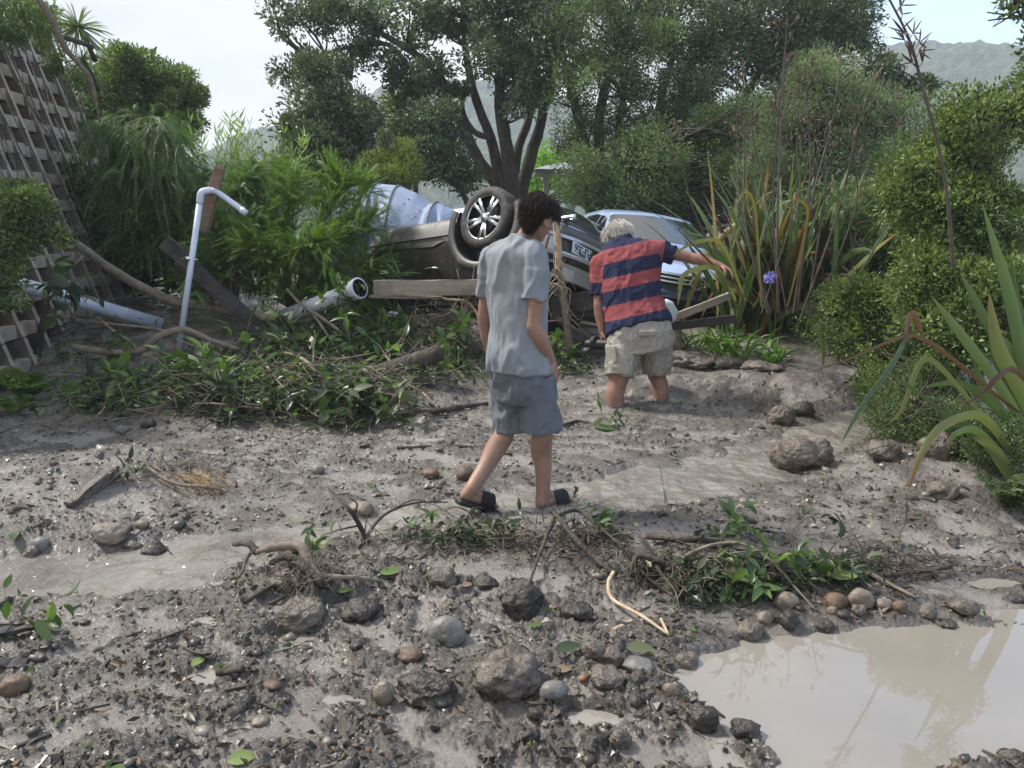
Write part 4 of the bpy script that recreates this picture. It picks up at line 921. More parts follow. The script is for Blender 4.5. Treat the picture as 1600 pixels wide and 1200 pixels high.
for i in range(16):
    a = r.uniform(-.2, 1.2); V, F, u = blade(b + [r.normal(0, .05), 0, 0], (math.cos(a) * .9, -.4 * r.random(), .9), r.uniform(.25, .42), .045, (.9, -.2, -1.4), nseg=7, twist=1.5)
    part('leaf', V, LF_FRESH, t, F=F, attrs={'tone': np.full(len(V), r.uniform(.2, .6))})
# ---------------------------------------------------------------- vehicles
def paint(name, col, metal=.5, rough=.32, dirt=.35):
    return mat(name, col, rough, metal, .5, noise=(3.2, tuple(c * (1 - dirt) + d * dirt for c, d in zip(col, (.16, .135, .11))), .42, .75), coat=.5, dirt=(2.6, .57, .80))
TYRE = mat('tyre rubber', (.012, .012, .012), .7, noise=(14, (.045, .04, .034), .5, .8), bump=(60, .2, .003), dirt=(9, .52, .75))
BLACKP = mat('black plastic', (.018, .018, .019), .45, noise=(9, (.05, .046, .04), .45, .8), dirt=(5, .52, .7))
GREYP = mat('grey plastic cladding', (.055, .055, .06), .5, noise=(9, (.10, .09, .08), .45, .8), dirt=(6, .50, .72))
GLASS = mat('dark car glass', (.012, .015, .018), .06, 0, .8, coat=.6)
CHROME = mat('chrome', (.62, .63, .65), .18, 1.0)
ALLOY = mat('alloy', (.55, .56, .58), .28, .9)
DARKHOLE = mat('dark opening', (.006, .006, .006), .8)
LAMPR = mat('rear lamp', (.20, .02, .02), .2, coat=.5); LAMPC = mat('clear lamp', (.35, .37, .40), .12, .2, coat=.8)
PLATEM = mat('plate white', (.62, .70, .80), .4); INK = mat('plate ink', (.015, .02, .06), .5)
MUDC = mat('caked mud', (.12, .095, .07), .9, noise=(20, (.22, .18, .14), .3, .7), bump=(60, .6, .01))
class Car:
    def __init__(s, L, Wd, zr, xf, xr, wr, wroof=.60, belt=.95, zb=.22, arch=.36, wheels=(-1.33, 1.34), fround=.30, rround=.25):
        s.L, s.W, s.zr, s.xf, s.xr, s.wroof, s.belt, s.zb, s.wr, s.arch, s.wheels, s.fr, s.rr = L, Wd, zr, xf, xr, wroof, belt, zb, wr, arch, wheels, fround, rround
    def prof(s, x):
        zr = np.interp(x, *zip(*s.zr)); wb = s.W / 2 * (1 - .05 * abs(x / (s.L / 2)) ** 3); bl = min(s.belt, zr - .05)
        k = np.clip((zr - bl) / .6, 0, 1); wr = wb * (.88 * (1 - k) + s.wroof / (s.W / 2) * k)
        return np.array([(0, s.zb), (wb * .80, s.zb), (wb * .93, s.zb + .04), (wb * .985, s.zb + .22), (wb, (s.zb + bl) / 2 + .06), (wb * .965, bl), (wr + .03, max(bl + .02, zr - .09)), (wr * .86, zr - .02), (0, zr + .015)])
    def S(s, x, v):
        P = s.prof(x); Q = np.vstack([2 * P[0] - P[1], P, 2 * P[-1] - P[-2]]); Q[0] = (-P[1][0], P[1][1]); Q[-1] = (-P[-2][0], P[-2][1])
        i = int(min(v, 7.999)); f = v - i; a, b, c, d = Q[i], Q[i + 1], Q[i + 2], Q[i + 3]
        p = .5 * (2 * b + (c - a) * f + (2 * a - 5 * b + 4 * c - d) * f ** 2 + (3 * b - a - 3 * c + d) * f ** 3)
        p = p * .6 + (b * (1 - f) + c * f) * .4
        y, z = max(p[0], 0), p[1]
        x = min(x, s.fx(y, z)); x = max(x, s.rx(y, z)); return np.array([x, y, z])
    def fx(s, y, z): return np.interp(z, *zip(*s.xf)) - s.fr * (abs(y) / (s.W / 2)) ** 2.6
    def rx(s, y, z): return np.interp(z, *zip(*s.xr)) + s.rr * (abs(y) / (s.W / 2)) ** 2.6
    def body(s):
        xs = np.concatenate([[-s.L / 2 - .02], np.linspace(-s.L / 2, s.L / 2, 70), [s.L / 2 + .02]]); vs = np.linspace(0, 8, 41)
        V = []; nv = 80
        for i, x in enumerate(xs):
            half = np.array([s.S(x, v) for v in vs])
            if i in (0, len(xs) - 1):
                c = half.mean(0); c[1] = 0; half = c + (half - c) * .02; 
            ring = np.concatenate([half, (half * [1, -1, 1])[1:-1][::-1]]); V.append(ring)
        V = np.concatenate(V); n = len(xs)
        F = [(i * nv + j, i * nv + (j + 1) % nv, (i + 1) * nv + (j + 1) % nv, (i + 1) * nv + j) for i in range(n - 1) for j in range(nv)]
        F += [tuple(range(nv))[::-1], tuple((n - 1) * nv + j for j in range(nv))]
        me = newmesh('t', V, F); o = bpy.data.objects.new('t', me); COL.objects.link(o); cs = []
        for wx in s.wheels:
            for sd_ in (-1, 1):
                cv, cf = tube([(wx, sd_ * (s.W / 2 - .27), s.wr + .02), (wx, sd_ * (s.W / 2 + .2), s.wr + .02)], [s.arch], 36)
                c = bpy.data.objects.new('c', newmesh('c', cv, cf)); COL.objects.link(c); cs.append(c)
                md = o.modifiers.new('b', 'BOOLEAN'); md.operation = 'DIFFERENCE'; md.object = c; md.solver = 'EXACT'
        dg = bpy.context.evaluated_depsgraph_get(); ev = o.evaluated_get(dg); m2 = ev.to_mesh()
        V = np.array([v.co[:] for v in m2.vertices]); F = [tuple(p.vertices) for p in m2.polygons]; ev.to_mesh_clear()
        for c in cs + [o]: bpy.data.objects.remove(c)
        return V, F
    def patch(s, pts, side, nx=14, nv=8, off=.006):
        """pts: 4 corners (x, v) in order; side -1 right / +1 left; 0 = over both halves (v mirrored)"""
        (x0, v0), (x1, v1), (x2, v2), (x3, v3) = pts; V = []; lay = (off, -.01)
        for i in range(nx + 1):
            for j in range(nv + 1):
                a, b = i / nx, j / nv; x = (x0 * (1 - a) + x1 * a) * (1 - b) + (x3 * (1 - a) + x2 * a) * b; v = (v0 * (1 - a) + v1 * a) * (1 - b) + (v3 * (1 - a) + v2 * a) * b
                sg = side
                if side == 0: sg = 1 if v <= 8 else -1; v = v if v <= 8 else 16 - v
                e = .02; p = s.S(x, v); dx = s.S(x + e, v) - s.S(x - e, v); dv = s.S(x, min(8, v + e)) - s.S(x, max(0, v - e)); n = np.cross(dv, dx)
                if np.linalg.norm(n) < 1e-9: n = np.array([np.sign(x), 0, .2])
                n = unit(n)
                if n @ (p - np.array([0, 0, .8])) < 0: n = -n
                p = p + n * off; p[1] *= sg; V.append(p)
        F = [(i * (nv + 1) + j, i * (nv + 1) + j + 1, (i + 1) * (nv + 1) + j + 1, (i + 1) * (nv + 1) + j) for i in range(nx) for j in range(nv)]
        return np.array(V), F
def mkwheel(t, X, c, sgn, r, wd_, style=0, hub=True):
    """tyre and rim; local axis y; sgn = outward"""
    prof = [(.68, -.46), (.73, -.5), (.86, -.5), (.955, -.44), (1.0, -.30), (1.0, .30), (.955, .44), (.86, .5), (.73, .5), (.68, .46)]
    n = 40; V = []; F = []
    for i in range(n):
        a = i / n * 2 * math.pi
        for (q, y) in prof: V.append((c[0] + math.cos(a) * r * q, c[1] + y * wd_, c[2] + math.sin(a) * r * q))
    k = len(prof); F = [(i * k + j, i * k + j + 1, ((i + 1) % n) * k + j + 1, ((i + 1) % n) * k + j) for i in range(n) for j in range(k - 1)]
    ty = part('wheel', X(np.array(V)), TYRE, t, F=F)
    m = M()
    for q in (-.22, -.08, .08, .22):          # tread grooves
        m.add(*ringy(c, r * 1.001, wd_ * q, .004, .006))
    part('tread_groove', X(m.V()), DARKHOLE, ty, F=m.f)
    # rim
    m = M(); yo = c[1] + sgn * wd_ * .40
    for (ra, rb_, th) in ((.70, .60, .02),): m.add(*ringy((c[0], yo, c[2]), r * ra, 0, r * .035, .03))
    if style == 0:
        for s_ in range(5):
            a0 = s_ / 5 * 2 * math.pi + .3
            for dlt in (-.17, .17):
                a1 = a0 + dlt; p = np.array([c[0] + math.cos(a0 + dlt * 1.1) * r * .12, yo - sgn * .012, c[2] + math.sin(a0 + dlt * 1.1) * r * .12]); q = np.array([c[0] + math.cos(a1) * r * .68, yo + sgn * .004, c[2] + math.sin(a1) * r * .68])
                m.add(*bar(p, q, .030, .02, up=(0, 1, 0), taper=1.25))
    else:
        for s_ in range(10):
            a0 = s_ / 10 * 2 * math.pi; m.add(*bar((c[0], yo, c[2]), (c[0] + math.cos(a0) * r * .62, yo, c[2] + math.sin(a0) * r * .62), .03, .02, up=(0, 1, 0)))
    m.add(*tube([(c[0], yo - sgn * .03, c[2]), (c[0], yo + sgn * .012, c[2])], [.045], 16))
    part('rim', X(m.V()), ALLOY, ty, F=m.f)
    part('wheel_disc', X(tube([(c[0], c[1] - sgn * wd_ * .3, c[2]), (c[0], c[1] + sgn * wd_ * .16, c[2])], [r * .695], 28)[0]), DARKHOLE, ty, F=tube([(0, 0, 0), (0, 1, 0)], [1], 28)[1])
    part('brake_disc', X(tube([(c[0], c[1] + sgn * wd_ * .17, c[2]), (c[0], c[1] + sgn * wd_ * .22, c[2])], [r * .36], 24)[0]), GREYP, ty, F=tube([(0, 0, 0), (0, 1, 0)], [1], 24)[1])
    return ty
def ringy(c, r, y, wr, wy, n=40):
    V = []; F = []
    for i in range(n):
        a = i / n * 2 * math.pi
        for (dr, dy) in ((-wr, -wy / 2), (wr * .6, -wy / 2), (wr * .6, wy / 2), (-wr, wy / 2)): V.append((c[0] + math.cos(a) * (r + dr), c[1] + y + dy, c[2] + math.sin(a) * (r + dr)))
    return np.array(V), [(i * 4 + j, i * 4 + (j + 1) % 4, ((i + 1) % n) * 4 + (j + 1) % 4, ((i + 1) % n) * 4 + j) for i in range(n) for j in range(4)]
GL = {'P': [[(0, 0), (0, 1), (.45, 1), (.6, .9), (.6, .62), (.45, .5), (0, .5)]], 'U': [[(0, 1), (0, .2), (.15, 0), (.45, 0), (.6, .2), (.6, 1)]], '3': [[(0, 1), (.6, 1), (.3, .6), (.5, .55), (.6, .35), (.5, .05), (.2, 0), (0, .12)]],
      '5': [[(.58, 1), (.05, 1), (.03, .55), (.4, .6), (.6, .35), (.45, .04), (.15, 0), (0, .12)]], '6': [[(.5, 1), (.15, .75), (0, .35), (.15, 0), (.45, 0), (.6, .28), (.45, .52), (.1, .45)]]}
def text(m, s, o, ux, uz, h, nrm, wd_=.011, step=.80):
    for i, ch in enumerate(s):
        for st in GL[ch]:
            P = [np.array(o) + np.array(ux) * h * (i * step + a) + np.array(uz) * h * b for a, b in st]
            for a, b in zip(P[:-1], P[1:]):
                T = unit(b - a); m.add(*bar(a - T * wd_ * .35, b + T * wd_ * .35, wd_, .003, up=nrm))

# ---- the overturned dark SUV
suv = Car(4.45, 1.86, [(-2.3, .98), (-2.2, 1.10), (-2.0, 1.42), (-1.75, 1.55), (-.5, 1.62), (.35, 1.59), (1.05, 1.10), (1.25, 1.03), (2.0, .88), (2.3, .72)],
          [(.2, 2.05), (.4, 2.2), (.65, 2.23), (.85, 2.1), (1.0, 1.9), (1.1, 3)], [(.2, -1.95), (.3, -2.12), (.45, -2.22), (.70, -2.23), (.80, -2.17), (1.0, -2.13), (1.3, -2.0), (1.7, -1.7)], .355, .62, .98, .21, .425)
ya = R(38)
f_ = np.array([-math.cos(ya), math.sin(ya), 0.0]); pitch_ = R(-7.0)
Rz = np.stack([f_, np.cross([0, 0, -1.0], f_), np.array([0, 0, -1.0])], 1)      # columns: front, left, up of the upturned car
roll = rotm((1, 0, 0), R(19)); pit = rotm((0, 1, 0), R(-7))
RS = Rz @ pit @ roll
wc = np.array([-1.33, -.835, .355 - .05]); TS = W(766, 344, 8.55) - RS @ wc
X = lambda V: np.asarray(V) @ RS.T + TS
SUVP = paint('brown grey paint', (.036, .033, .032), .55, .28, .25)
car = thing('overturned_car', 'dark brown grey SUV lying on its roof with one rear wheel in the air', 'car', (TS[0], TS[1], .5))
V, F = suv.body(); part('body', X(V), SUVP, car, F=F)
mkwheel(car, X, wc, -1, .355, .235); mkwheel(car, X, np.array([-1.33, .80, .305]), 1, .355, .235); mkwheel(car, X, np.array([1.34, -.80, .33]), -1, .355, .235); mkwheel(car, X, np.array([1.34, .80, .33]), 1, .355, .235)
for wx in suv.wheels:      # arch cladding and liners
    for sg in (-1, 1):
        P = [(wx + math.cos(a) * .455, sg * .935, .375 + math.sin(a) * .455) for a in np.linspace(-.35, math.pi + .35, 22)]
        V, F = [], []
        for i, a in enumerate(np.linspace(-.42, math.pi + .42, 26)):
            for (rr_, yy) in ((.422, .935), (.432, .952), (.505, .948), (.515, .925)): V.append((wx + math.cos(a) * rr_, sg * yy, .375 + math.sin(a) * rr_))
        F = [(i * 4 + j, i * 4 + j + 1, (i + 1) * 4 + j + 1, (i + 1) * 4 + j) for i in range(25) for j in range(3)]
        ar = part('wheel_arch', X(np.array(V)), GREYP, car, F=F)
        V = [(wx + math.cos(a) * .42, sg * yy, .375 + math.sin(a) * .42) for a in np.linspace(-.45, math.pi + .45, 24) for yy in (.93, .62)]
        part('liner', X(np.array(V)), DARKHOLE, ar, F=[(2 * i, 2 * i + 1, 2 * i + 3, 2 * i + 2) for i in range(23)])
for sg in (-1, 1):
    part('sill', X(suv.patch([(-.90, 1.2), (.88, 1.2), (.88, 3.05), (-.90, 3.05)], sg, off=.012)[0]), GREYP, car, F=suv.patch([(-.9, 1.2), (.88, 1.2), (.88, 3.05), (-.9, 3.05)], sg)[1])
    V, F = suv.patch([(-.80, 3.30), (.85, 3.12), (.85, 3.28), (-.6, 3.62)], sg, off=.014); part('door_moulding', X(V), BLACKP, car, F=F)
    V, F = suv.patch([(-.78, 3.28), (.85, 3.10), (.85, 3.13), (-.78, 3.32)], sg, off=.017); part('trim_strip', X(V), CHROME, car, F=F)
    for (xa, xb) in ((.02, .02), (-.82, -.96), (.95, .95)):       # door gaps
        V, F = suv.patch([(xa - .007, 2.4), (xa + .007, 2.4), (xb + .007, 5.0), (xb - .007, 5.0)], sg, 1, 16, .0075); part('door_gap', X(V), DARKHOLE, car, F=F)
    for (hx) in (-.72, .16):
        p = suv.S(hx, 4.55); p[1] *= sg; q = suv.S(hx + .19, 4.55); q[1] *= sg; o_ = np.array([0, sg * .03, 0])
        part('door_handle', X(tube([p, p + o_ + [.02, 0, 0], q + o_ - [.02, 0, 0], q], [.012, .014, .014, .012], 8)[0]), CHROME, car, F=tube([p, p + o_, q + o_, q], [.012], 8)[1])
    for (a, b, c, d) in [((-.85, 5.15), (0.0, 5.15), (-.05, 5.95), (-.75, 5.95)), ((.06, 5.15), (.95, 5.12), (.50, 5.95), (.04, 5.95)), ((-1.75, 5.2), (-.95, 5.15), (-.90, 5.9), (-1.6, 5.9))]:
        V, F = suv.patch([a, b, c, d], sg); part('window', X(V), GLASS, car, F=F)
# rear end: tailgate glass, lamps, bumper, plate
V, F = suv.patch([(-2.12, 6.4), (-2.12, 9.6), (-1.85, 9.3), (-1.85, 6.7)], 0, 10, 12); part('rear_window', X(V), GLASS, car, F=F)
def rearpatch(y0, y1, z0, z1, off, mt, name, n=14, nz_=4, parent=None, lab=None, C=suv):
    V = [(C.rx(y, z) - off, y, z) for y in np.linspace(y0, y1, n + 1) for z in np.linspace(z0, z1, nz_ + 1)]
    V += [(C.rx(y, z) + .02, y, z) for y in np.linspace(y0, y1, n + 1) for z in np.linspace(z0, z1, nz_ + 1)]
    k = nz_ + 1; q = (n + 1) * k
    F = [(i * k + j, i * k + j + 1, (i + 1) * k + j + 1, (i + 1) * k + j) for i in range(n) for j in range(nz_)]
    F += [(i * k, (i + 1) * k, q + (i + 1) * k, q + i * k) for i in range(n)] + [(i * k + nz_, (i + 1) * k + nz_, q + (i + 1) * k + nz_, q + i * k + nz_) for i in range(n)]
    F += [(j, j + 1, q + j + 1, q + j) for j in range(nz_)] + [(n * k + j, n * k + j + 1, q + n * k + j + 1, q + n * k + j) for j in range(nz_)]
    return part(name, X(np.array(V)), mt, parent or car, F=F, label=lab, smooth=False)
SUVT = paint('silver bumper trim', (.50, .50, .51), .6, .3, .25)
rearpatch(-.86, .86, .24, .36, .035, BLACKP, 'bumper_valance'); rearpatch(-.86, .86, .375, .49, .045, GREYP, 'bumper'); rearpatch(-.84, .84, .362, .372, .05, CHROME, 'trim_strip')
rearpatch(-.88, .88, .495, .53, .055, SUVT, 'bumper_trim'); rearpatch(-.62, .62, .532, .672, .02, BLACKP, 'plate_panel'); rearpatch(-.86, -.64, .532, .72, .03, SUVT, 'bumper_corner'); rearpatch(.64, .86, .532, .72, .03, SUVT, 'bumper_corner')
rearpatch(-.63, .63, .675, .72, .05, SUVT, 'bumper_trim'); rearpatch(-.84, .84, .725, .765, .03, BLACKP, 'tailgate_trim'); rearpatch(-.80, .80, .77, .93, .02, SUVT, 'tailgate_panel')
rearpatch(-.86, -.60, .80, .90, .035, GLASS, 'tail_lamp'); rearpatch(.60, .86, .80, .90, .035, GLASS, 'tail_lamp')
yc = -.34; V, F = box((suv.rx(yc, .60) - .028, yc, .602), (.012, .36, .125)); pl = part('number_plate', X(V), PLATEM, car, F=F, smooth=False)
m = M(); o_ = np.array([suv.rx(yc, .60) - .037, yc + .155, .562]); text(m, 'PUP356', o_, (0, -1, 0), (0, 0, 1), .075, (-1, 0, 0), .010, .70)
part('lettering', X(m.V()), INK, pl, F=m.f, smooth=False)
m = M(); m.add(*box((suv.rx(yc, .66) - .0365, yc, .652), (.003, .12, .008))); part('lettering', X(m.V()), INK, pl, F=m.f)
part('exhaust_pipe', X(tube([(-1.6, -.5, .26), (-2.1, -.5, .27), (-2.22, -.5, .27)], [.035], 10)[0]), CHROME, car, F=tube([(0, 0, 0), (1, 0, 0), (2, 0, 0)], [.035], 10)[1])
m = M()
m.add(*box((0, 0, .19), (2.9, 1.1, .06))); m.add(*box((-1.33, 0, .28), (.12, 1.4, .10))); m.add(*box((1.34, 0, .28), (.14, 1.4, .10))); m.add(*tube([(1.2, .2, .17), (-.4, .2, .16), (-1.6, .3, .2)], [.04], 8)); m.add(*box((-1.75, 0, .18), (.45, .9, .10)))
part('underbody', X(m.V()), BLACKP, car, F=m.f, smooth=False)

# ---- silver car behind the overturned one
class_ = Car
mid = Car(4.4, 1.76, [(-2.25, .85), (-2.15, .98), (-1.7, 1.15), (-1.15, 1.40), (-.4, 1.48), (.2, 1.45), (1.0, 1.02), (1.2, .97), (1.9, .82), (2.25, .66)],
          [(.2, 2.0), (.4, 2.15), (.6, 2.17), (.8, 2.05), (1.0, 3)], [(.2, -2.0), (.4, -2.15), (.65, -2.18), (.85, -2.1), (1.1, -2.4)], .31, .56, .90, .17, .35)
SILV = paint('silver paint', (.50, .53, .57), .6, .28, .15)
BLUS = paint('silver blue paint', (.40, .52, .78), .3, .22, .08)
def upright(C, name, label, fdir, pos, pmat, rollx=0, pitchy=0, wstyle=1):
    f = unit(np.array([fdir[0], fdir[1], 0.])); B = np.stack([f, np.cross([0, 0, 1.], f), [0, 0, 1.]], 1) @ rotm((0, 1, 0), R(pitchy)) @ rotm((1, 0, 0), R(rollx))
    T_ = np.array(pos); X = lambda V: np.asarray(V) @ B.T + T_
    t = thing(name, label, 'car', pos); V, F = C.body(); part('body', X(V), pmat, t, F=F)
    for wx in C.wheels:
        for sg in (-1, 1): mkwheel(t, X, np.array([wx, sg * (C.W / 2 - .12), C.wr]), sg, C.wr, .2, wstyle)
    return t, X
t, X = upright(mid, 'silver_car', 'silver car mostly hidden behind the overturned SUV with only roof and windows showing', (.94, -.36), W(842, 352, 10.7) * [1, 1, 0] + [0, 0, .33], SILV, 0, 0)
for sg in (-1, 1):
    for (a, b, c, d) in [((-.95, 5.12), (-.05, 5.12), (-.08, 5.95), (-.70, 5.95)), ((.0, 5.12), (.98, 5.08), (.30, 5.95), (-.02, 5.95)), ((-1.55, 5.15), (-1.02, 5.12), (-.78, 5.9), (-1.15, 5.85))]:
        V, F = mid.patch([a, b, c, d], sg); part('window', X(V), GLASS, t, F=F)
V, F = mid.patch([(.93, 6.2), (.93, 9.8), (.32, 9.7), (.32, 6.3)], 0, 8, 14); part('windscreen', X(V), GLASS, t, F=F)
V, F = mid.patch([(.98, 5.4), (1.04, 5.4), (.30, 6.6), (.24, 6.6)], -1, 8, 2, .012); part('pillar', X(V), CHROME, t, F=F)
c = mid.S(.75, 5.2); part('mirror', X(ellip((.78, -.98, .98), (.09, .10, .07), base=ICO2)[0]), SILV, t, F=ICO2[1])
# ---- silver blue car, nose towards us
hat = Car(4.4, 1.76, [(-2.25, .85), (-2.15, 1.05), (-1.75, 1.28), (-1.1, 1.46), (-.3, 1.49), (.2, 1.45), (1.02, 1.04), (1.15, .99), (1.9, .80), (2.25, .62)],
          [(.15, 2.02), (.35, 2.16), (.55, 2.20), (.72, 2.14), (.85, 1.95), (1.0, 3)], [(.2, -2.0), (.4, -2.15), (.65, -2.18), (.85, -2.1), (1.1, -2.4)], .31, .58, .92, .16, .35, fround=.34)
nose = W(1080, 449, 9.0)
fd = unit(np.array([.16, -1.0, 0])); HP = np.array([nose[0], nose[1], nose[2] - .60]) - fd * 2.18; HP[2] += .0
t, X = upright(hat, 'silver_blue_car', 'silver blue car facing us behind the man in the striped shirt', fd, HP, BLUS, -7, -1)
V, F = hat.patch([(.98, 6.02), (.98, 9.98), (.30, 9.75), (.30, 6.25)], 0, 10, 18); part('windscreen', X(V), GLASS, t, F=F)
for sg in (-1, 1):
    for (a, b, c, d) in [((-1.0, 5.12), (-.05, 5.12), (-.08, 5.95), (-.80, 5.95)), ((.0, 5.12), (.98, 5.08), (.30, 5.95), (-.02, 5.95))]:
        V, F = hat.patch([a, b, c, d], sg); part('window', X(V), GLASS, t, F=F)
    part('mirror', X(ellip((.72, sg * .99, .99), (.09, .11, .07), base=ICO2)[0]), BLUS, t, F=ICO2[1])
    V, F = hat.patch([(1.20, 6.2 if sg > 0 else 6.2), (1.22, 6.2), (1.98, 6.6), (1.96, 6.6)], sg, 8, 1, .005); part('bonnet_gap', X(V), DARKHOLE, t, F=F)
def frontpatch(y0, y1, z0, z1, off, mt, name, n=14, nz_=4, parent=None, dz=0, C=hat, X=X):
    """dz: how much the ends sweep up"""
    V = []
    for o2 in (off, -.03):
        for y in np.linspace(y0, y1, n + 1):
            for z in np.linspace(z0, z1, nz_ + 1):
                z2 = z + dz * abs(y) ** 1.5; V.append((C.fx(y, z2) + o2, y, z2))
    k = nz_ + 1; q = (n + 1) * k
    F = [(i * k + j, i * k + j + 1, (i + 1) * k + j + 1, (i + 1) * k + j) for i in range(n) for j in range(nz_)]
    F += [(i * k, (i + 1) * k, q + (i + 1) * k, q + i * k) for i in range(n)] + [(i * k + nz_, (i + 1) * k + nz_, q + (i + 1) * k + nz_, q + i * k + nz_) for i in range(n)]
    F += [(j, j + 1, q + j + 1, q + j) for j in range(nz_)] + [(n * k + j, n * k + j + 1, q + n * k + j + 1, q + n * k + j) for j in range(nz_)]
    return part(name, X(np.array(V)), mt, parent or t, F=F, smooth=False)
gr = frontpatch(-.46, .46, .535, .665, .004, DARKHOLE, 'grille', dz=.06)
for z in (.575, .622): frontpatch(-.44, .44, z, z + .018, .016, SILV, 'grille_bar', nz_=1, parent=gr, dz=.06)
frontpatch(-.50, .50, .667, .690, .014, CHROME, 'grille_trim', nz_=1, dz=.06)
frontpatch(-.62, .62, .20, .40, .006, DARKHOLE, 'air_intake', dz=.05); frontpatch(-.74, .74, .13, .19, .02, BLACKP, 'lip', dz=.02)
for sg in (-1, 1): frontpatch(*sorted((sg * .54, sg * .84)), .57, .72, .006, LAMPC, 'headlight', n=8, dz=.06); frontpatch(*sorted((sg * .60, sg * .70)), .62, .68, .014, DARKHOLE, 'headlight_lens', n=4, dz=.06)
# badge: an outer oval with two inner ovals
def oval(cy, cz, ry, rz, th=.010, n=28, xo=.03):
    P = [(hat.fx(0, .6) + xo, cy + math.cos(a) * ry, cz + math.sin(a) * rz) for a in np.linspace(0, 2 * math.pi, n)]; return tube(P, [th], 6, n * 1, cap=False)
bd = part('badge', X(ellip((hat.fx(0, .6) + .012, 0, .602), (.012, .092, .064), base=ICO3)[0]), BLACKP, t, F=ICO3[1])
m = M(); m.add(*oval(0, .602, .095, .066)); m.add(*oval(0, .602, .036, .060, .007)); m.add(*oval(0, .628, .082, .028, .007)); part('badge_ring', X(m.V()), CHROME, bd, F=m.f)
# ---------------------------------------------------------------- crushed steel tank
TANK = mat('galvanised tank skin', (.20, .255, .37), .55, .10, .4, noise=(2.2, (.28, .34, .46), .35, .65), bump=(3.5, .5, .05), dirt=(3, .60, .78))
TANKS = mat('tank seam', (.10, .10, .12), .6, noise=(20, (.22, .2, .18), .4, .7))
a0, a1 = W(520, 390, 10.4), W(735, 395, 10.0); a0[2] = .78; a1[2] = .80
ax = unit(a1 - a0); lat = unit(np.cross(ax, [0, 0, 1.])); upv = np.cross(lat, ax); LT = np.linalg.norm(a1 - a0)
def tanksurf(s_, th, off=0):
    px_ = 520 + 215 * s_
    top = np.interp(px_, [500, 560, 590, 630, 660, 678, 686, 700, 715, 728, 735], [312, 292, 286, 290, 303, 318, 316, 322, 330, 344, 372])
    c = a0 + (a1 - a0) * s_; rz_ = W(px_, top, c[1])[2] - c[2]; rl = .75 * (1 - .55 * max(0, (s_ - .75) / .25) ** 1.5)
    dent = .05 * vn3(np.array([[s_ * 5, th * 1.3, 0]]), 81)[0] + .02 * vn3(np.array([[s_ * 11, th * 3, 3]]), 82)[0] - .09 * math.exp(-((s_ - .775 - .05 * math.sin(th * 2)) / .022) ** 2)
    return c + lat * math.cos(th) * (rl + dent + off) + upv * math.sin(th) * (rz_ * (1 + dent * .3 * abs(math.cos(th))) + off)
ns, nth = 100, 60
tk = thing('crushed_tank', 'crumpled blue grey metal tank with vertical seams behind the overturned SUV', 'tank', (a0 + a1) / 2 * [1, 1, 0] + [0, 0, .3])
V = np.array([tanksurf(i / (ns - 1), j / nth * 2 * math.pi) for i in range(ns) for j in range(nth)])
F = [(i * nth + j, i * nth + (j + 1) % nth, (i + 1) * nth + (j + 1) % nth, (i + 1) * nth + j) for i in range(ns - 1) for j in range(nth)] + [tuple(range(nth)), tuple((ns - 1) * nth + j for j in range(nth))]
part('shell', V, TANK, tk, F=F)
for s_ in (.12, .37, .52, .78):
    P = [tanksurf(s_ + .006 * math.sin(th * 3), th, .006) for th in np.linspace(0, 2 * math.pi, 46)]; part('seam', tube(P, [.011], 5, 60, cap=False)[0], TANKS if s_ != .12 else TANK, tk, F=tube(P, [.011], 5, 60, cap=False)[1])
r = np.random.default_rng(8); P = []; sc = []
for k in range(150):
    s_ = r.uniform(.2, 1) if r.random() < .3 else r.normal(.70, .07); th = r.uniform(-2.9, -.2) * -1; s_ = float(np.clip(s_, .1, .98)); p = tanksurf(s_, th + math.pi * (0), .0); P.append(p); k_ = r.uniform(.003, .006) if r.random() < .75 else r.uniform(.008, .017); sc.append((k_, k_, k_ * .6))
    if r.random() < .6: p2 = tanksurf(s_, 2 * math.pi - th * .9, .0)
V, F = scatter(ICO1, np.array(P), np.array(sc), seed=3, jitter=.2); part('mud_splash', V, MUDC, tk, F=F, kind='stuff')
# ---------------------------------------------------------------- shelter with grey roof far behind
sh = thing('park_shelter', 'small grey roofed shelter with posts seen between the tree trunks', 'shelter', W(880, 345, 19) * [1, 1, 0] + [0, 0, .5])
ROOFM = mat('grey roof', (.20, .22, .24), .5, noise=(4, (.30, .32, .34), .3, .7)); POSTM = mat('pale post', (.42, .41, .39), .6)
p0, p1 = W(836, 268, 19), W(900, 268, 19)
m = M(); m.add(*box((p0 + p1) / 2 + [0, .8, 0], (np.linalg.norm(p1 - p0), 2.0, .08))); part('fascia', m, ROOFM, sh, smooth=False)
V = np.array([p0 + [-.05, -.25, .045], p1 + [.3, -.25, .045], p1 + [.3, 1.9, .045], p0 + [-.05, 1.9, .045], (p0 + p1) / 2 + [.1, .8, .26], (p0 + p1) / 2 + [.3, .8, .26]]); part('roof', V, ROOFM, sh, F=[(0, 1, 5, 4), (1, 2, 5), (2, 3, 4, 5), (3, 0, 4), (0, 3, 2, 1)], smooth=False)
for (q, dy) in ((853, 0), (895, 0), (856, 1.6)):
    p = W(q, 275, 19); p[1] += dy; part('post', box((p[0], p[1], (p[2] + .4) / 2 + .1), (.11, .11, p[2] - .4))[0], POSTM, sh, F=box((0, 0, 0), (1, 1, 1))[1], smooth=False)
p = W(860, 300, 19); part('wall', box((p[0] + .6, p[1] + 1.2, 1.0), (1.4, .06, 1.0))[0], mat('brown boards', (.09, .05, .035), .8), sh, F=box((0, 0, 0), (1, 1, 1))[1], smooth=False)
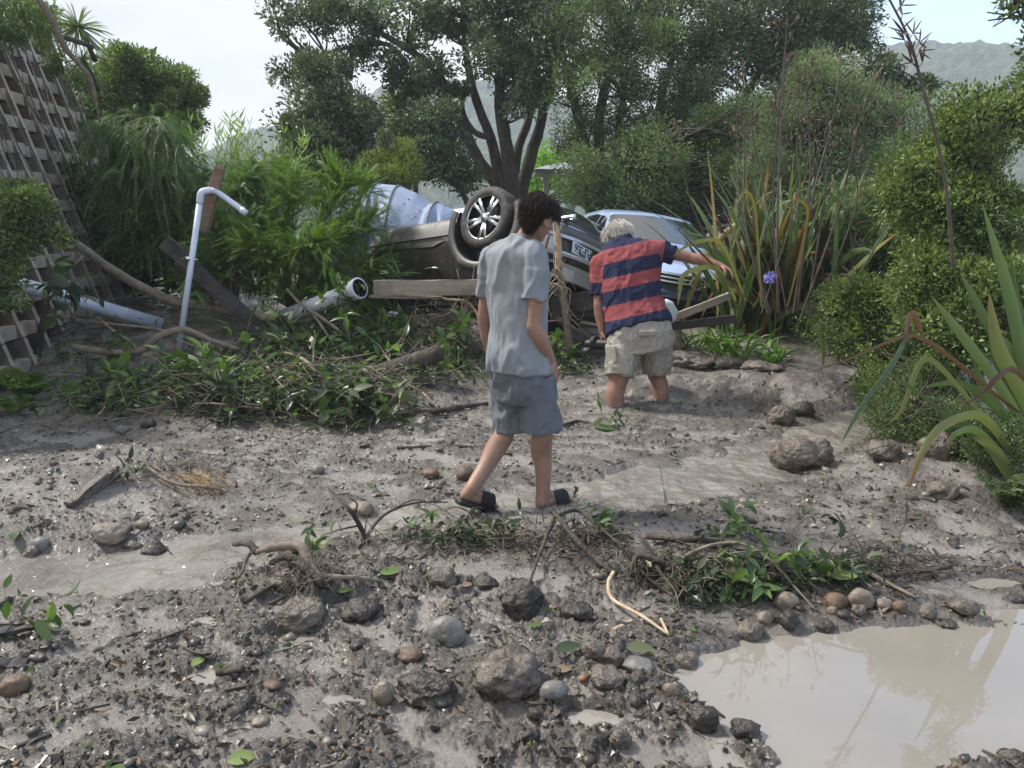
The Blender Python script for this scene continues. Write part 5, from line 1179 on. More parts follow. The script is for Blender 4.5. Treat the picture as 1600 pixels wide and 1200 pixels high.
# ---------------------------------------------------------------- pipes and timber
PVC = mat('white pvc', (.50, .56, .70), .35, noise=(6, (.62, .67, .78), .3, .6), coat=.2, dirt=(6, .60, .76))
PVCG = mat('pale grey pvc', (.50, .52, .58), .4, noise=(5, (.62, .63, .68), .35, .65), coat=.2, dirt=(7, .60, .74))
def tb(P, r, seg=14, n=None, **k): return tube([W(*p) if not isinstance(p, np.ndarray) else p for p in P], r, seg, n, **k)
def addt(name, t, P, r, mt, seg=14, n=None, **k):
    V, F = tb(P, r, seg, n, **k); return part(name, V, mt, t, F=F, label=None)
Yp = 8.0
pp = thing('downpipe', 'thin upright white plastic pipe with bent elbow leaning on the dark beam', 'pipe', W(280, 548, Yp))
A, B_, C_ = W(279, 550, Yp - .1), W(312, 318, Yp), W(322, 299, Yp)
part('pipe', tube([A, B_], [.031], 14, 2)[0], PVC, pp, F=tube([A, B_], [.036], 14, 2)[1])
addt('elbow', pp, [B_, W(315, 301, Yp), W(330, 297, Yp + .05)], [.035], PVC, n=12)
addt('pipe', pp, [W(330, 297, Yp + .05), W(345, 304, Yp + .1), W(384, 333, Yp + .1)], [.029], PVC, n=12)
addt('pipe_end', pp, [W(376, 327, Yp + .1), W(385, 334, Yp + .1)], [.034], PVC)
q = W(295, 404, Yp - .03); V, F = tube([q - [0, 0, .02], q + [0, 0, .02]], [.047], 14, 2); c = part('clamp', V, CHROME, pp, F=F)
part('bolt', tube([q + [-.10, -.02, 0], q + [.10, -.02, -.01]], [.008], 6)[0], CHROME, c, F=tube([q, q + [1, 0, 0]], [.008], 6)[1])
bp = thing('drain_pipe', 'thick white plastic pipe lying half buried at far left', 'pipe', W(250, 508, 8.0))
addt('pipe', bp, [W(-60, 418, 7.9), W(253, 507, 8.8)], [.075], PVC, 20, 2); 
for f in (.62, .80):
    a = W(-60, 418, 7.9); b = W(253, 507, 8.8); c = a + (b - a) * f; d = unit(b - a); part('joint_ring', tube([c - d * .006, c + d * .006], [.079], 20)[0], PVCG, bp, F=tube([c, c + d], [.079], 20)[1])
sp = thing('socket_pipe', 'short grey white plastic pipe with open socket end pointing right', 'pipe', W(425, 508, 7.2))
a, b = W(424, 503, 8.7), W(562, 450, 7.9); d = unit(b - a)
part('pipe', tube([a, b - d * .14], [.085], 22)[0], PVCG, sp, F=tube([a, b], [.085], 22)[1])
V, F = tube([b - d * .16, b - d * .11, b], [.085, .108, .108], 22, 8, cap=False); part('socket', V, PVCG, sp, F=F)
V, F = tube([b - d * .10, b + d * .004], [.094], 22, 2, cap=False); part('seal', V, DARKHOLE, sp, F=F)
V, F = tube([b - d * .13, b - d * .12], [.09], 22, 2); part('bore', V, BLACKP, sp, F=F)
rr = []; n_ = 22
T_, A_, B2 = frames(np.array([a, b])); V = []
for i in range(n_):
    th = i / n_ * 6.2832; e = math.cos(th) * A_[0] + math.sin(th) * B2[0]; V += [b + e * .094, b + e * .112, b + e * .112 - d * .03]
part('socket_rim', np.array(V), PVCG, sp, F=[f for i in range(n_) for f in ((i * 3, i * 3 + 1, (i + 1) % n_ * 3 + 1, (i + 1) % n_ * 3), (i * 3 + 1, i * 3 + 2, (i + 1) % n_ * 3 + 2, (i + 1) % n_ * 3 + 1))])
TIMB = mat('weathered timber', (.12, .075, .05), .8, noise=(5, (.26, .18, .13), .32, .68, (1, 1, 9)), bump=(30, .6, .006, (1, 1, .2)))
TIMD = mat('dark creosoted timber', (.018, .016, .018), .7, noise=(6, (.085, .07, .065), .4, .75), bump=(30, .6, .006))
TIMG = mat('grey brown plank', (.20, .165, .13), .75, noise=(3, (.36, .30, .24), .3, .7, (.5, 3, 8)), bump=(24, .4, .004), dirt=(4, .48, .66))
def plank(name, label, a, b, wd_, th, mt, cat='timber', up=(0, 0, 1), jit=.002, taper=1, seed=0, group=None):
    V, F = bar(a, b, wd_, th, up, 6, taper, jit, seed); m = M(); m.add(V, F); return solo(name, m, mt, label, cat, smooth=False, group=group)
# broken pointed post
a, b = W(314, 358, 8.15), W(344, 262, 8.1); d = unit(b - a); s_ = unit(np.cross(d, [0, 1, 0])); V, F = bar(a, b, .15, .09, (0, -1, 0), 4, .62, .003, 1)
tip = W(347, 254, 8.1); nV = len(V); V = np.vstack([V, [tip]]); F = F[:-1] + [((4 * 8) + j, (4 * 8) + (j + 1) % 8, nV) for j in range(8)]
m = M(); m.add(V, F); solo('broken_post', m, TIMB, 'upright brown timber post snapped to a long point beside the bent pipe', 'post', smooth=False)
plank('slanting_beam', 'dark heavy timber beam sloping down behind the upright pipe', W(258, 378, 8.35), W(415, 522, 8.35), .16, .10, TIMD, 'beam', (0, -1, .3), .004, seed=2)
plank('long_plank', 'long grey brown plank lying level in front of the overturned SUV', W(585, 450, 8.1), W(775, 449, 7.9), .06, .165, TIMG, 'plank', (0, .15, 1), .002, seed=3)
plank('pale_batten', 'thin pale batten under the long plank', W(578, 463, 8.1), W(690, 465, 8.05), .07, .028, TIMG, 'plank', seed=4)
plank('dark_board', 'dark flat board leaning under the overturned car bumper', W(862, 480, 8.1), W(935, 466, 7.9), .05, .20, TIMD, 'board', (0, .1, 1), seed=5)
plank('fence_rail', 'grey rail sloping up to the right in front of the silver blue car', W(1044, 500, 8.0), W(1140, 462, 8.0), .05, .075, TIMG, 'rail', seed=6)
plank('fence_rail', 'dark green grey rail lying level under the sloping one', W(1040, 511, 8.0), W(1150, 498, 8.0), .05, .085, TIMD, 'rail', seed=7)
V, F = tube([W(1052, 503, 8.25), W(1055, 548, 8.15)], [.085], 16, 4, rough=.05); m = M(); m.add(V, F); solo('round_post', m, BARKL, 'short round wooden post standing between the man and the agapanthus', 'post')
for k, (p, q, w_, lab) in enumerate([((905, 505), (948, 512), .10, 'flat broken board lying left of the old man under the car'), ((860, 490), (905, 520), .09, 'pale board sloping beside the splintered trunk'), ((880, 498), (935, 492), .06, 'thin grey board under the dark board'), ((905, 470), (928, 478), .07, 'short pale split board poking out under the bumper')]):
    plank('broken_board', lab, W(*p, 8.1 + .05 * k), W(*q, 8.2), w_, .03, [TIMG, TIMG, TIMD, WOODL][k], 'board', (.2, .5, 1), .003, seed=20 + k)
# white plastic sheet by the old man's hip
PLAS = mat('white plastic', (.55, .60, .68), .3)
r = np.random.default_rng(3); V, F = ICO3; V = V * [.09, .05, .13]; V = V * (1 + .45 * vn3(V * 16, 9)[:, None]); m = M(); m.add(V + W(1040, 485, 7.9), F); solo('plastic_bag', m, PLAS, 'crumpled white plastic bag right of the striped shirt', 'bag', smooth=False)
for k, (x, y, Y_, s_, lab) in enumerate([(612, 492, 8.6, .11, 'crumpled white sheet scrap in front of the long plank'), (695, 522, 8.1, .09, 'pale blue sheet scrap left of the young man'), (893, 495, 8.3, .10, 'white plastic scrap beside the splintered trunk'), (1018, 505, 8.2, .06, 'small white scrap seen between the old man legs and the rail')]):
    V = ICO2[0] * [s_, s_ * .5, s_ * .28]; V = V * (1 + .5 * vn3(V * 14, 30 + k)[:, None]); m = M(); m.add(V @ rotm((0, 0, 1), k).T + W(x, y, Y_), ICO2[1]); solo('plastic_scrap', m, PLAS, lab, 'scrap', smooth=False)
# ---------------------------------------------------------------- logs and branches
def log(name, label, pts, r, mt, cat='branch', seed=0, side=(), rough=.14, seg=9, group=None):
    """pts in the picture with depth; side = list of (pts, r)"""
    L3 = [W(*p) if len(p) == 3 and p[0] > 40 or len(p) == 3 else G(*p) for p in pts]
    V, F = tube(L3, r, seg, max(10, len(L3) * 6), rough=rough, seed=seed)
    if not side:
        m = M(); m.add(V, F); return solo(name, m, mt, label, cat, group=group)
    t = thing(name, label, cat, L3[0], group); part('stem', V, mt, t, F=F)
    for k, (sp_, sr) in enumerate(side):
        V, F = tube([W(*p) if len(p) == 3 else G(*p) for p in sp_], sr, 7, max(8, len(sp_) * 5), rough=rough, seed=seed + k + 1); part('twig', V, mt, t, F=F)
    return t
def gl(*pts, dz=.02):
    """pixel points lying on the mud, lifted by dz (number or list)"""
    out = []
    for k, p in enumerate(pts):
        g = G(p[0], p[1]); out.append(g + [0, 0, dz if np.isscalar(dz) else dz[k]])
    return out
def glog(name, label, pts, r, mt, cat='branch', seed=0, dz=.02, side=(), rough=.16, seg=8, group=None):
    P = gl(*pts, dz=dz); V, F = tube(P, r, seg, max(8, len(P) * 6), rough=rough, seed=seed)
    if not side:
        m = M(); m.add(V, F); return solo(name, m, mt, label, cat, group=group)
    t = thing(name, label, cat, P[0], group); part('stem', V, mt, t, F=F)
    for k, (sp_, sr, sdz) in enumerate(side):
        V, F = tube(gl(*sp_, dz=sdz), sr, 6, max(8, len(sp_) * 5), rough=rough, seed=seed + k + 1); part('twig', V, mt, t, F=F)
    return t
log('fallen_branch', 'long bent bare trunk running from the crib wall down behind the pipes', [(35, 366, 7.80), (100, 374, 7.90), (128, 388, 8.00), (165, 415, 8.20), (215, 445, 8.40), (270, 470, 8.50), (330, 480, 8.50), (395, 492, 8.40), (440, 500, 8.30)], [.035, .04, .045, .05, .05, .055, .06, .06], BARKL, 'branch', 1)
log('diagonal_branch', 'bare pale branch lying down the top of the crib wall', [(45, -20, 8.0), (72, 15, 8.1), (88, 45, 8.2), (102, 75, 8.3), (122, 98, 8.4), (142, 125, 8.5), (150, 160, 8.6), (156, 190, 8.7)], [.034, .032, .028, .02, .01], BARKL, 'branch', 2)
log('dead_branch', 'dark stub of timber sticking out of the wall top against the sky', [(100, 58, 8.8), (125, 66, 8.9), (146, 74, 9)], [.03, .025], BARK, 'branch', 3)
log('forked_branch', 'forked pale brown branch with torn end lying under the upright pipe', [(113, 540, 7.55), (150, 548, 7.55), (215, 550, 7.55), (245, 528, 7.55), (287, 515, 7.55), (330, 532, 7.60), (375, 546, 7.65)], [.030, .034, .036, .036, .034, .030, .022], BARKL, 'branch', 4,
    [([(215, 550, 7.55), (205, 535, 7.55), (175, 515, 7.65), (152, 495, 7.75)], [.02, .014, .010]), ([(222, 552, 7.55), (240, 560, 7.45), (260, 575, 7.40)], [.02, .015, .01]), ([(270, 520, 7.55), (230, 512, 7.65), (160, 505, 7.75), (110, 497, 7.85)], [.015, .013, .01]), ([(330, 530, 7.55), (320, 545, 7.45), (275, 530, 7.45)], [.012, .010, .008])])
log('stake', 'thin dark stake standing in front of the thick white pipe', [(57, 562, 7.90), (66, 510, 7.90), (75, 462, 7.95)], [.040, .034, .022], BARK, 'stake', 5)
log('broken_stub', 'short dark burnt looking stick with orange torn top below the forked branch', [(141, 600, 7.25), (140, 570, 7.25), (136, 556, 7.25)], [.03, .028, .022], BARK, 'stick', 6)
log('leaning_branch', 'bare forked branch crossing the socket pipe', [(448, 452, 8.20), (470, 475, 8.10), (500, 495, 8.00), (535, 520, 7.90)], [.014, .018, .02, .014], BARKL, 'branch', 7, [([(487, 488, 8.05), (510, 520, 7.90), (535, 560, 7.80)], [.014, .012, .008]), ([(470, 475, 8.10), (440, 520, 8.00), (425, 545, 7.90)], [.008, .006])])
log('sawn_log', 'dark weathered log with square sawn end pointing right on the leaf pile', [(575, 590, 7.0), (625, 574, 7.0), (690, 550, 7.0)], [.085, .09, .08], BARK, 'log', 8, rough=.08, seg=14)
log('mud_coated_log', 'half buried dark log behind the sawn one', [(640, 530, 8.30), (668, 505, 8.35)], [.045, .04], BARK, 'log', 9)
glog('mud_branch', 'thick dark branch lying on the mud left of the young man', [(637, 650), (680, 648), (715, 640), (762, 634)], [.022, .026, .024, .015], BARK, 'branch', 10)
# splintered trunk in front of the number plate
t = thing('splintered_trunk', 'splintered upright young trunk with pale torn wood in front of the number plate', 'tree stump', W(888, 545, 7.90))
addt('trunk', t, [(890, 548, 7.90), (885, 500, 7.90), (878, 450, 7.90), (873, 420, 7.90)], [.050, .042, .038, .036], BARKL, 10, 22, rough=.2)
addt('torn_wood', t, [(873, 422, 7.90), (872, 385, 7.90), (868, 352, 7.90), (862, 342, 7.90)], [.040, .038, .030, .008], WOODL, 9, 20, rough=.35, seed=4)
r = np.random.default_rng(12); m = M()
for k in range(16):
    x, y = r.normal(870, 6), r.uniform(345, 425); m.add(*tube([W(x, y, 7.87), W(x + r.normal(0, 6), y - r.uniform(5, 30), 7.85)], [.007, .001], 4, 3))
for k in range(14):
    x, y = r.normal(872, 4), r.uniform(415, 450); q = r.choice([-1, 1]); m.add(*tube([W(x, y, 7.87), W(x + q * r.uniform(8, 22), y + r.uniform(5, 25), 7.82), W(x + q * r.uniform(5, 26), y + r.uniform(25, 60), 7.82)], [.005, .004, .002], 4, 7, cap=False))
part('splinters', m, WOODL, t, kind='stuff')
addt('hanging_bark', t, [(858, 368, 7.86), (853, 385, 7.85), (848, 410, 7.85)], [.014, .016, .003], mat('reddish bark', (.16, .06, .04), .8), 6, 9, rough=.3)
for P in ([(880, 470, 7.90), (905, 500, 7.85), (915, 478, 7.80)], [(885, 490, 7.90), (915, 520, 7.80), (940, 540, 7.70)], [(878, 455, 7.90), (850, 440, 7.85), (840, 455, 7.85), (835, 480, 7.85)], [(882, 500, 7.90), (850, 505, 7.80), (835, 530, 7.80)]):
    addt('root', t, P, [.010, .006, .003], BARKL, 5, 12, rough=.2)
# upright torn roots behind the young man
t = thing('root_tangle', 'tangle of pale torn roots sticking up left of the young man', 'roots', W(728, 520, 8.05))
for P, rr_ in (([(728, 520, 8.05), (730, 480, 8.05), (722, 455, 8.05), (714, 420, 8.05)], [.022, .018, .012, .006]), ([(728, 500, 8.05), (730, 465, 8.05), (738, 440, 8.05), (742, 412, 8.05)], [.02, .016, .012, .006]), ([(730, 470, 8.05), (700, 468, 8.05), (684, 465, 8.05), (680, 478, 8.05)], [.016, .014, .01, .006]), ([(730, 470, 8.05), (745, 490, 7.95), (750, 520, 7.95)], [.012, .010, .006]), ([(728, 480, 8.05), (724, 505, 7.95), (722, 530, 7.95)], [.010, .008, .004]), ([(730, 465, 8.05), (750, 455, 8.15), (765, 452, 8.15)], [.012, .008, .005]), ([(715, 470, 8.05), (700, 490, 7.95), (672, 498, 7.95)], [.008, .006, .003])):
    addt('root', t, P, rr_, WOODL if r.random() < .5 else BARKL, 6, 14, rough=.25, seed=int(P[0][1]))
m = M()
for k in range(90):
    x, y = r.normal(715, 26), r.normal(488, 14); m.add(*tube([W(x, y, 8.05 + r.normal(0, .08)), W(x + r.normal(0, 16), y + r.normal(0, 8), 8.0), W(x + r.normal(0, 26), y + r.normal(6, 12), 7.95)], [.004, .003, .001], 3, 5, cap=False))
part('rootlets', m, BARKL, t, kind='stuff')
# ---------------------------------------------------------------- people
def remesh(m, vox, smooth=4, fac=.5):
    o = bpy.data.objects.new('t', newmesh('t', m.V(), m.f)); COL.objects.link(o)
    md = o.modifiers.new('r', 'REMESH'); md.mode = 'VOXEL'; md.voxel_size = vox; md.use_smooth_shade = True
    if smooth: ms = o.modifiers.new('s', 'SMOOTH'); ms.iterations = smooth; ms.factor = fac
    dg = bpy.context.evaluated_depsgraph_get(); me = o.evaluated_get(dg).to_mesh()
    V = np.empty(len(me.vertices) * 3, np.float32); me.vertices.foreach_get('co', V); Nn = np.empty(len(me.vertices) * 3, np.float32); me.vertices.foreach_get('normal', Nn)
    li = np.empty(len(me.loops), np.int32); me.loops.foreach_get('vertex_index', li); F = li.reshape(-1, 4) if len(li) == len(me.polygons) * 4 else [tuple(p.vertices) for p in me.polygons]
    V = V.reshape(-1, 3).astype(float); Nn = Nn.reshape(-1, 3).astype(float)
    o.evaluated_get(dg).to_mesh_clear(); bpy.data.objects.remove(o); return V, F, Nn
def capsule(m, P, r, seg=14, n=None, **k):
    P = [np.asarray(p, float) for p in P]; V, F = tube(P, r, seg, n or max(4, len(P) * 5), **k); m.add(V, F)
    rr = np.atleast_1d(r); m.add(*ellip(P[0], [rr[0]] * 3, base=ICO2)); m.add(*ellip(P[-1], [rr[-1]] * 3, base=ICO2))
def hand(m, wr, d, pn_, side, curl=.6, s=1.0, spread=.12):
    """wr wrist, d pointing direction, pn_ palm normal, side +1/-1 for the thumb side"""
    d = unit(np.asarray(d, float)); pn_ = unit(np.asarray(pn_, float) - d * (np.asarray(pn_) @ d)); sx = np.cross(d, pn_) * side
    Rm = np.stack([sx, d, pn_], 1); m.add(*ellip(wr + d * .050 * s, np.array([.040, .056, .018]) * s, Rm)); capsule(m, [wr - d * .02, wr + d * .03 * s], [.026 * s, .026 * s])
    for k, (off, ln, rr_) in enumerate([(.028, .078, .0095), (.010, .088, .010), (-.010, .082, .0095), (-.028, .064, .0085)]):
        p = wr + d * .082 * s + sx * off * s; a = curl * (.85 + .12 * k); dd = unit(d + sx * off / .03 * spread); P = [wr + d * .05 * s + sx * off * .8 * s, p]
        for q, fr in enumerate((.45, .32, .23)):
            dd = unit(dd * math.cos(a) + pn_ * math.sin(a)); p = p + dd * ln * fr * s; P.append(p)
        capsule(m, P, [rr_ * s, rr_ * s, rr_ * .95 * s, rr_ * .88 * s, rr_ * .75 * s], 8, 14)
    t0 = wr + d * .022 * s + sx * .026 * s; td = unit(d * .75 + sx * .65 + pn_ * .35); P = [t0, t0 + td * .036 * s]; td2 = unit(td * .8 + d * .4 + pn_ * .4); P.append(P[-1] + td2 * .030 * s); P.append(P[-1] + unit(td2 + pn_ * .3 - sx * .2) * .024 * s)
    capsule(m, P, [.014 * s, .0125 * s, .011 * s, .009 * s], 8, 12)
def loftrings(m, rings, nseg=40):
    """rings: centre, A axis vector, B axis vector (radius included), superellipse power"""
    n = len(rings); cs = catmull([r[0] for r in rings], n * 4); As = catmull([r[1] for r in rings], n * 4); Bs = catmull([r[2] for r in rings], n * 4); V = []
    for c, a, b in zip(cs, As, Bs):
        for j in range(nseg):
            th = j / nseg * 2 * math.pi; q, w_ = math.cos(th), math.sin(th); e = .85
            V.append(c + a * np.sign(q) * abs(q) ** e + b * np.sign(w_) * abs(w_) ** e)
    N_ = len(cs); F = [(i * nseg + j, i * nseg + (j + 1) % nseg, (i + 1) * nseg + (j + 1) % nseg, (i + 1) * nseg + j) for i in range(N_ - 1) for j in range(nseg)] + [tuple(range(nseg))[::-1], tuple((N_ - 1) * nseg + j for j in range(nseg))]
    m.add(np.array(V), F)
def headshape(m, c, Rm, s=1.0):
    """c skull centre, Rm columns right, forward, up"""
    def at(x, y, z): return c + Rm @ (np.array([x, y, z]) * s)
    def el(x, y, z, a, b, d_, base=ICO3): m.add(*ellip(at(x, y, z), np.array([a, b, d_]) * s, Rm, base))
    el(0, -.005, .01, .075, .096, .088); el(0, .020, -.035, .064, .075, .070); el(0, .048, -.072, .042, .045, .042); el(0, .082, -.098, .020, .018, .016, ICO2)
    el(0, .080, .015, .052, .020, .018, ICO2); el(.037, .068, -.028, .020, .018, .018, ICO2); el(-.037, .068, -.028, .020, .018, .018, ICO2)
    capsule(m, [at(0, .088, .004), at(0, .107, -.030)], [.009 * s, .012 * s], 8, 4); el(.011, .096, -.034, .009, .010, .007, ICO2); el(-.011, .096, -.034, .009, .010, .007, ICO2)
    el(0, .092, -.060, .024, .010, .006, ICO2); el(0, .090, -.070, .021, .010, .007, ICO2)
    for q in (-1, 1):
        V, F = ringy((0, 0, 0), .023 * s, 0, .007 * s, .012 * s, 16); V = V * [1, 1, 1.4]; V = V @ rotm((0, 0, 1), q * 1.25).T; m.add(V @ Rm.T + at(q * .077, -.008, -.018), F); el(q * .074, -.004, -.020, .007, .016, .026, ICO2)
def hairlocks(m, c, Rm, s, n, ln, r0, seed, hang, face=.35, spread=.3, low=-.55, clump=.5, bald=None):
    r = np.random.default_rng(seed)
    for k in range(n):
        for _ in range(60):
            q = unit(r.normal(0, 1, 3))
            if abs(q[0]) > .55 and q[1] > -.35 and q[2] < .22: continue
            if q[2] > low - (.25 if q[1] < 0 else 0) and not (q[1] > face + q[2] * .35) and not (q[1] > -.15 and q[2] < -.12): break
        p = q * np.array([.083, .104, .098]) * s + np.array([0, -.004, .012]) * s
        dn = np.array([0, -.15, -1.0]); dn = dn - q * (dn @ q); part_ = np.array([q[0] * .8, q[1] * .9 + .05, .0])
        d = unit(dn * (1 - .5 * max(q[2], 0)) + part_ * max(q[2], 0) * 1.2 + q * hang + r.normal(0, spread, 3)); L0 = ln * s * r.uniform(.6, 1.25)
        P = [p - q * .008, p + d * L0 * .35 + q * .006 * r.random(), p + d * L0 * .7 + np.array([0, 0, -.010]), p + unit(d + np.array([0, 0, -.6]) + r.normal(0, .25, 3)) * L0]
        V, F = tube([c + Rm @ x for x in P], [r0 * s, r0 * 1.1 * s, r0 * .7 * s, r0 * .12 * s], 3, 5, cap=False); m.add(V, F, a=float(r.uniform(0, 1)))
def shirtmat(name, stops, rough=.85):
    m = leafmat(name, stops, rough, .0, .2); t = m.node_tree; b = t.nodes['Principled BSDF']
    t.nodes['Color Ramp'].color_ramp.interpolation = 'CONSTANT' if len(stops) > 2 else 'LINEAR'
    co = N('ShaderNodeTexCoord', t); n2 = N('ShaderNodeTexNoise', t); n2.inputs['Scale'].default_value = 240; bu = N('ShaderNodeBump', t); bu.inputs['Strength'].default_value = .25; bu.inputs['Distance'].default_value = .002
    t.links.new(co.outputs['Object'], n2.inputs['Vector']); t.links.new(n2.outputs['Fac'], bu.inputs['Height']); t.links.new(bu.outputs[0], b.inputs['Normal'])
    b.inputs['Sheen Weight'].default_value = .25; return m
def clothmat(name, c1, c2, sc=5): return mat(name, c1, .88, 0, .2, noise=(sc, c2, .35, .65), bump=(230, .25, .002))
SKIN1 = mat('tanned young skin', (.255, .150, .108), .5, 0, .4, noise=(14, (.32, .195, .145), .35, .65), bump=(90, .15, .002), sub=.12, dirt=(22, .74, .92, .16))
SKIN2 = mat('sunburnt older skin', (.215, .108, .074), .55, 0, .4, noise=(16, (.31, .17, .125), .35, .65), bump=(70, .35, .003), sub=.12, dirt=(20, .74, .92, .16))
EYEW = mat('eye white', (.6, .58, .55), .3); EYED = mat('eye dark', (.03, .02, .015), .2)
def eyes(t, c, Rm, s=1.0):
    for q in (-1, 1):
        p = c + Rm @ (np.array([q * .031, .083, -.006]) * s); e = part('eye', *[ellip(p, np.array([.011, .009, .008]) * s, Rm, ICO2)[0]], EYEW, t, F=ICO2[1]); part('iris', ellip(p + Rm @ np.array([0, .006, 0]), np.array([.005, .004, .005]) * s, Rm, ICO2)[0], EYED, e, F=ICO2[1])
def folds(V, Nn, sc, amp, seed, extra=0):
    w_ = np.stack([vn3(V * 6, seed + 5), vn3(V * 6, seed + 6), vn3(V * 6, seed + 7)], 1) * .05; V0 = V; V = V + w_; a = vn3(V * np.array(sc) * 1.35, seed) + .5 * vn3(V * np.array(sc) * 2.6 + 3, seed + 9); return V0 + Nn * ((np.exp(-(a / .30) ** 2) - .4) * amp + vn3(V * np.array(sc) * 3, seed + 1) * amp * .3)[:, None]
def folds_old(V, Nn, sc, amp, seed, extra=0):
    a = vn3(V * np.array(sc), seed); b = vn3(V * np.array(sc) * 2.3 + 7, seed + 1); return V + Nn * ((.5 - np.abs(a)) * amp + b * amp * .35 + extra)[:, None] if not np.isscalar(extra) else V + Nn * ((.5 - np.abs(a)) * amp + b * amp * .35)[:, None]

# ======== the young man
Ym = 4.2
p1 = thing('person', 'young man in plain grey t shirt and grey shorts walking away through the stream', 'person', W(812, 795, Ym))
F1 = unit(np.array([.57, .82, 0])); R1 = np.array([F1[1], -F1[0], 0]); UP = np.array([0, 0, 1.])
def J(x, y, dY=0.0): return W(x, y, Ym + dY)
body = M()
hc = J(842, 338, -.02); Rh = basis((.62, .80, -.42), (.18, -.02, 1)); headshape(body, hc, Rh, 1.0)
capsule(body, [J(812, 392, .02), J(822, 372, .01), J(833, 356, 0), J(838, 345, 0)], [.060, .055, .055, .056])
sR, sL = J(838, 396, -.115), J(768, 402, .12)
capsule(body, [sL, J(808, 392, .02), sR], [.05, .056, .05]); capsule(body, [J(808, 400, .01), J(808, 450), J(810, 520), J(816, 590)], [.095, .10, .10, .11], 18)
eR, wR = J(834, 508, -.14), J(861, 564, -.07); capsule(body, [sR, J(839, 450, -.13), eR], [.052, .048, .041]); capsule(body, [eR, J(846, 532, -.12), wR], [.043, .045, .027])
hand(body, wR + (wR - eR) * .02, J(872, 598, -.05) - wR, (-.75, .35, -.1), -1, .24, 1.0)
eL, wL = J(757, 492, .17), J(772, 560, .26); capsule(body, [sL, J(763, 450, .14), eL], [.052, .047, .041]); capsule(body, [eL, J(762, 525, .22), wL], [.042, .043, .027]); hand(body, wL, J(780, 600, .3) - wL, (.8, -.2, 0), 1, .45, 1.0)
hpR, hpL = J(832, 575, -.07), J(796, 577, .08)
kR, aR = J(847, 682, -.03), J(848, 772, 0.0); kL, aL = J(788, 680, .05), J(737, 763, -.13)
capsule(body, [hpR, J(840, 625, -.05), kR], [.085, .068, .056], 18); capsule(body, [kR, J(846, 705, .02), J(849, 735, .01), aR], [.060, .062, .048, .040], 16)
capsule(body, [hpL, J(794, 625, .06), kL], [.085, .068, .056], 18); capsule(body, [kL, J(774, 702, .03), J(757, 732, -.04), aL], [.060, .062, .048, .040], 16)
hR = aR + np.array([-.012, -.02, -.045]); hL = aL + np.array([-.03, -.01, -.035]); FL_ = unit(np.array([.75, .50, -.42]))
FR_ = unit(np.array([.80, .60, -.02]))
for (an, he, fd_) in ((aR, hR, FR_), (aL, hL, FL_)):
    capsule(body, [an, he], [.040, .034]); capsule(body, [he, he + fd_ * .10 - UP * .004, he + fd_ * .19 - UP * .008], [.034, .036, .026]); capsule(body, [an, he + fd_ * .12 + UP * .01], [.036, .028])
    sd2 = unit(np.cross(fd_, UP))
    for k in range(5): b_ = he + fd_ * .18 + sd2 * (k - 2) * .016 - UP * .012; capsule(body, [b_, b_ + fd_ * (.045 - .005 * abs(k - 1))], [.012, .009], 8, 4)
V, F, Nn = remesh(body, .0068, 4); part('body', V, SKIN1, p1, F=F)
eyes(p1, hc, Rh)
SH1 = clothmat('grey t shirt cloth', (.195, .215, .245), (.25, .27, .30), 3)
m = M(); lean = lambda cx, y, a, b, dY=0: (J(cx, y, dY), R1 * a, F1 * b)
loftrings(m, [(J(819, 374, .02), R1 * .064 - UP * .004, F1 * .064 - UP * .022), (J(814, 379, .015), R1 * .108, F1 * .086 - UP * .018), lean(807, 389, .160, .105), lean(806, 402, .178, .116), lean(807, 432, .170, .122), lean(807, 470, .162, .120), lean(808, 515, .162, .124), lean(810, 550, .182, .146), lean(812, 579, .192, .156)])
capsule(m, [J(828, 392, -.07), J(838, 402, -.11), J(838, 434, -.13)], [.060, .068, .068], 20); m.add(*tube([J(838, 420, -.13), J(835, 468, -.135)], [.067, .071], 24, 8))
capsule(m, [J(782, 394, .07), J(770, 405, .12), J(766, 430, .13)], [.066, .076, .076], 20); m.add(*tube([J(766, 420, .13), J(764, 462, .15)], [.074, .074], 24, 8))
V, F, Nn = remesh(m, .0075, 3)
low = sst(1.15, .75, V[:, 2]); mid_ = np.exp(-((V[:, 2] - 1.05) / .25) ** 2)
V = folds(V, Nn, (6, 6, 2.2), .014, 101); V = folds(V, Nn, (10, 10, 4), .006, 103); dg_ = vn3(np.stack([V[:, 0] * 9 + V[:, 2] * 7, V[:, 1] * 4, V[:, 2] * 3 - V[:, 0] * 6], 1), 105); V = V + Nn * ((.4 - np.abs(dg_)) * .010 * mid_)[:, None]
ts = part('t_shirt', V, SH1, p1, F=F)
# hem, collar and sleeve edges
def rim(parent, name, c, a, b, r, mt, n=40):
    P = [c + a * math.cos(t_) + b * math.sin(t_) for t_ in np.linspace(0, 2 * math.pi, n)]; V, F = tube(P, [r], 6, n, cap=False); return part(name, V, mt, parent, F=F)
rim(ts, 'collar', J(819, 373, .02), R1 * .067 - UP * .004, F1 * .067 - UP * .023, .006, SH1)
SHO1 = clothmat('grey shorts cloth', (.105, .120, .145), (.14, .155, .18), 4)
m = M(); loftrings(m, [lean(812, 545, .160, .128), lean(813, 572, .172, .140), lean(814, 585, .176, .142), lean(818, 610, .178, .142), lean(820, 626, .170, .13)])
for c0, c1, c2, ra in ((J(797, 590, .08), J(800, 630, .08), J(803, 671, .08), .112), (J(836, 590, -.07), J(842, 630, -.06), J(846, 673, -.06), .106)):
    m.add(*tube([c0, c1, c2], [ra, ra * 1.0, ra * 1.06], 28, 14))
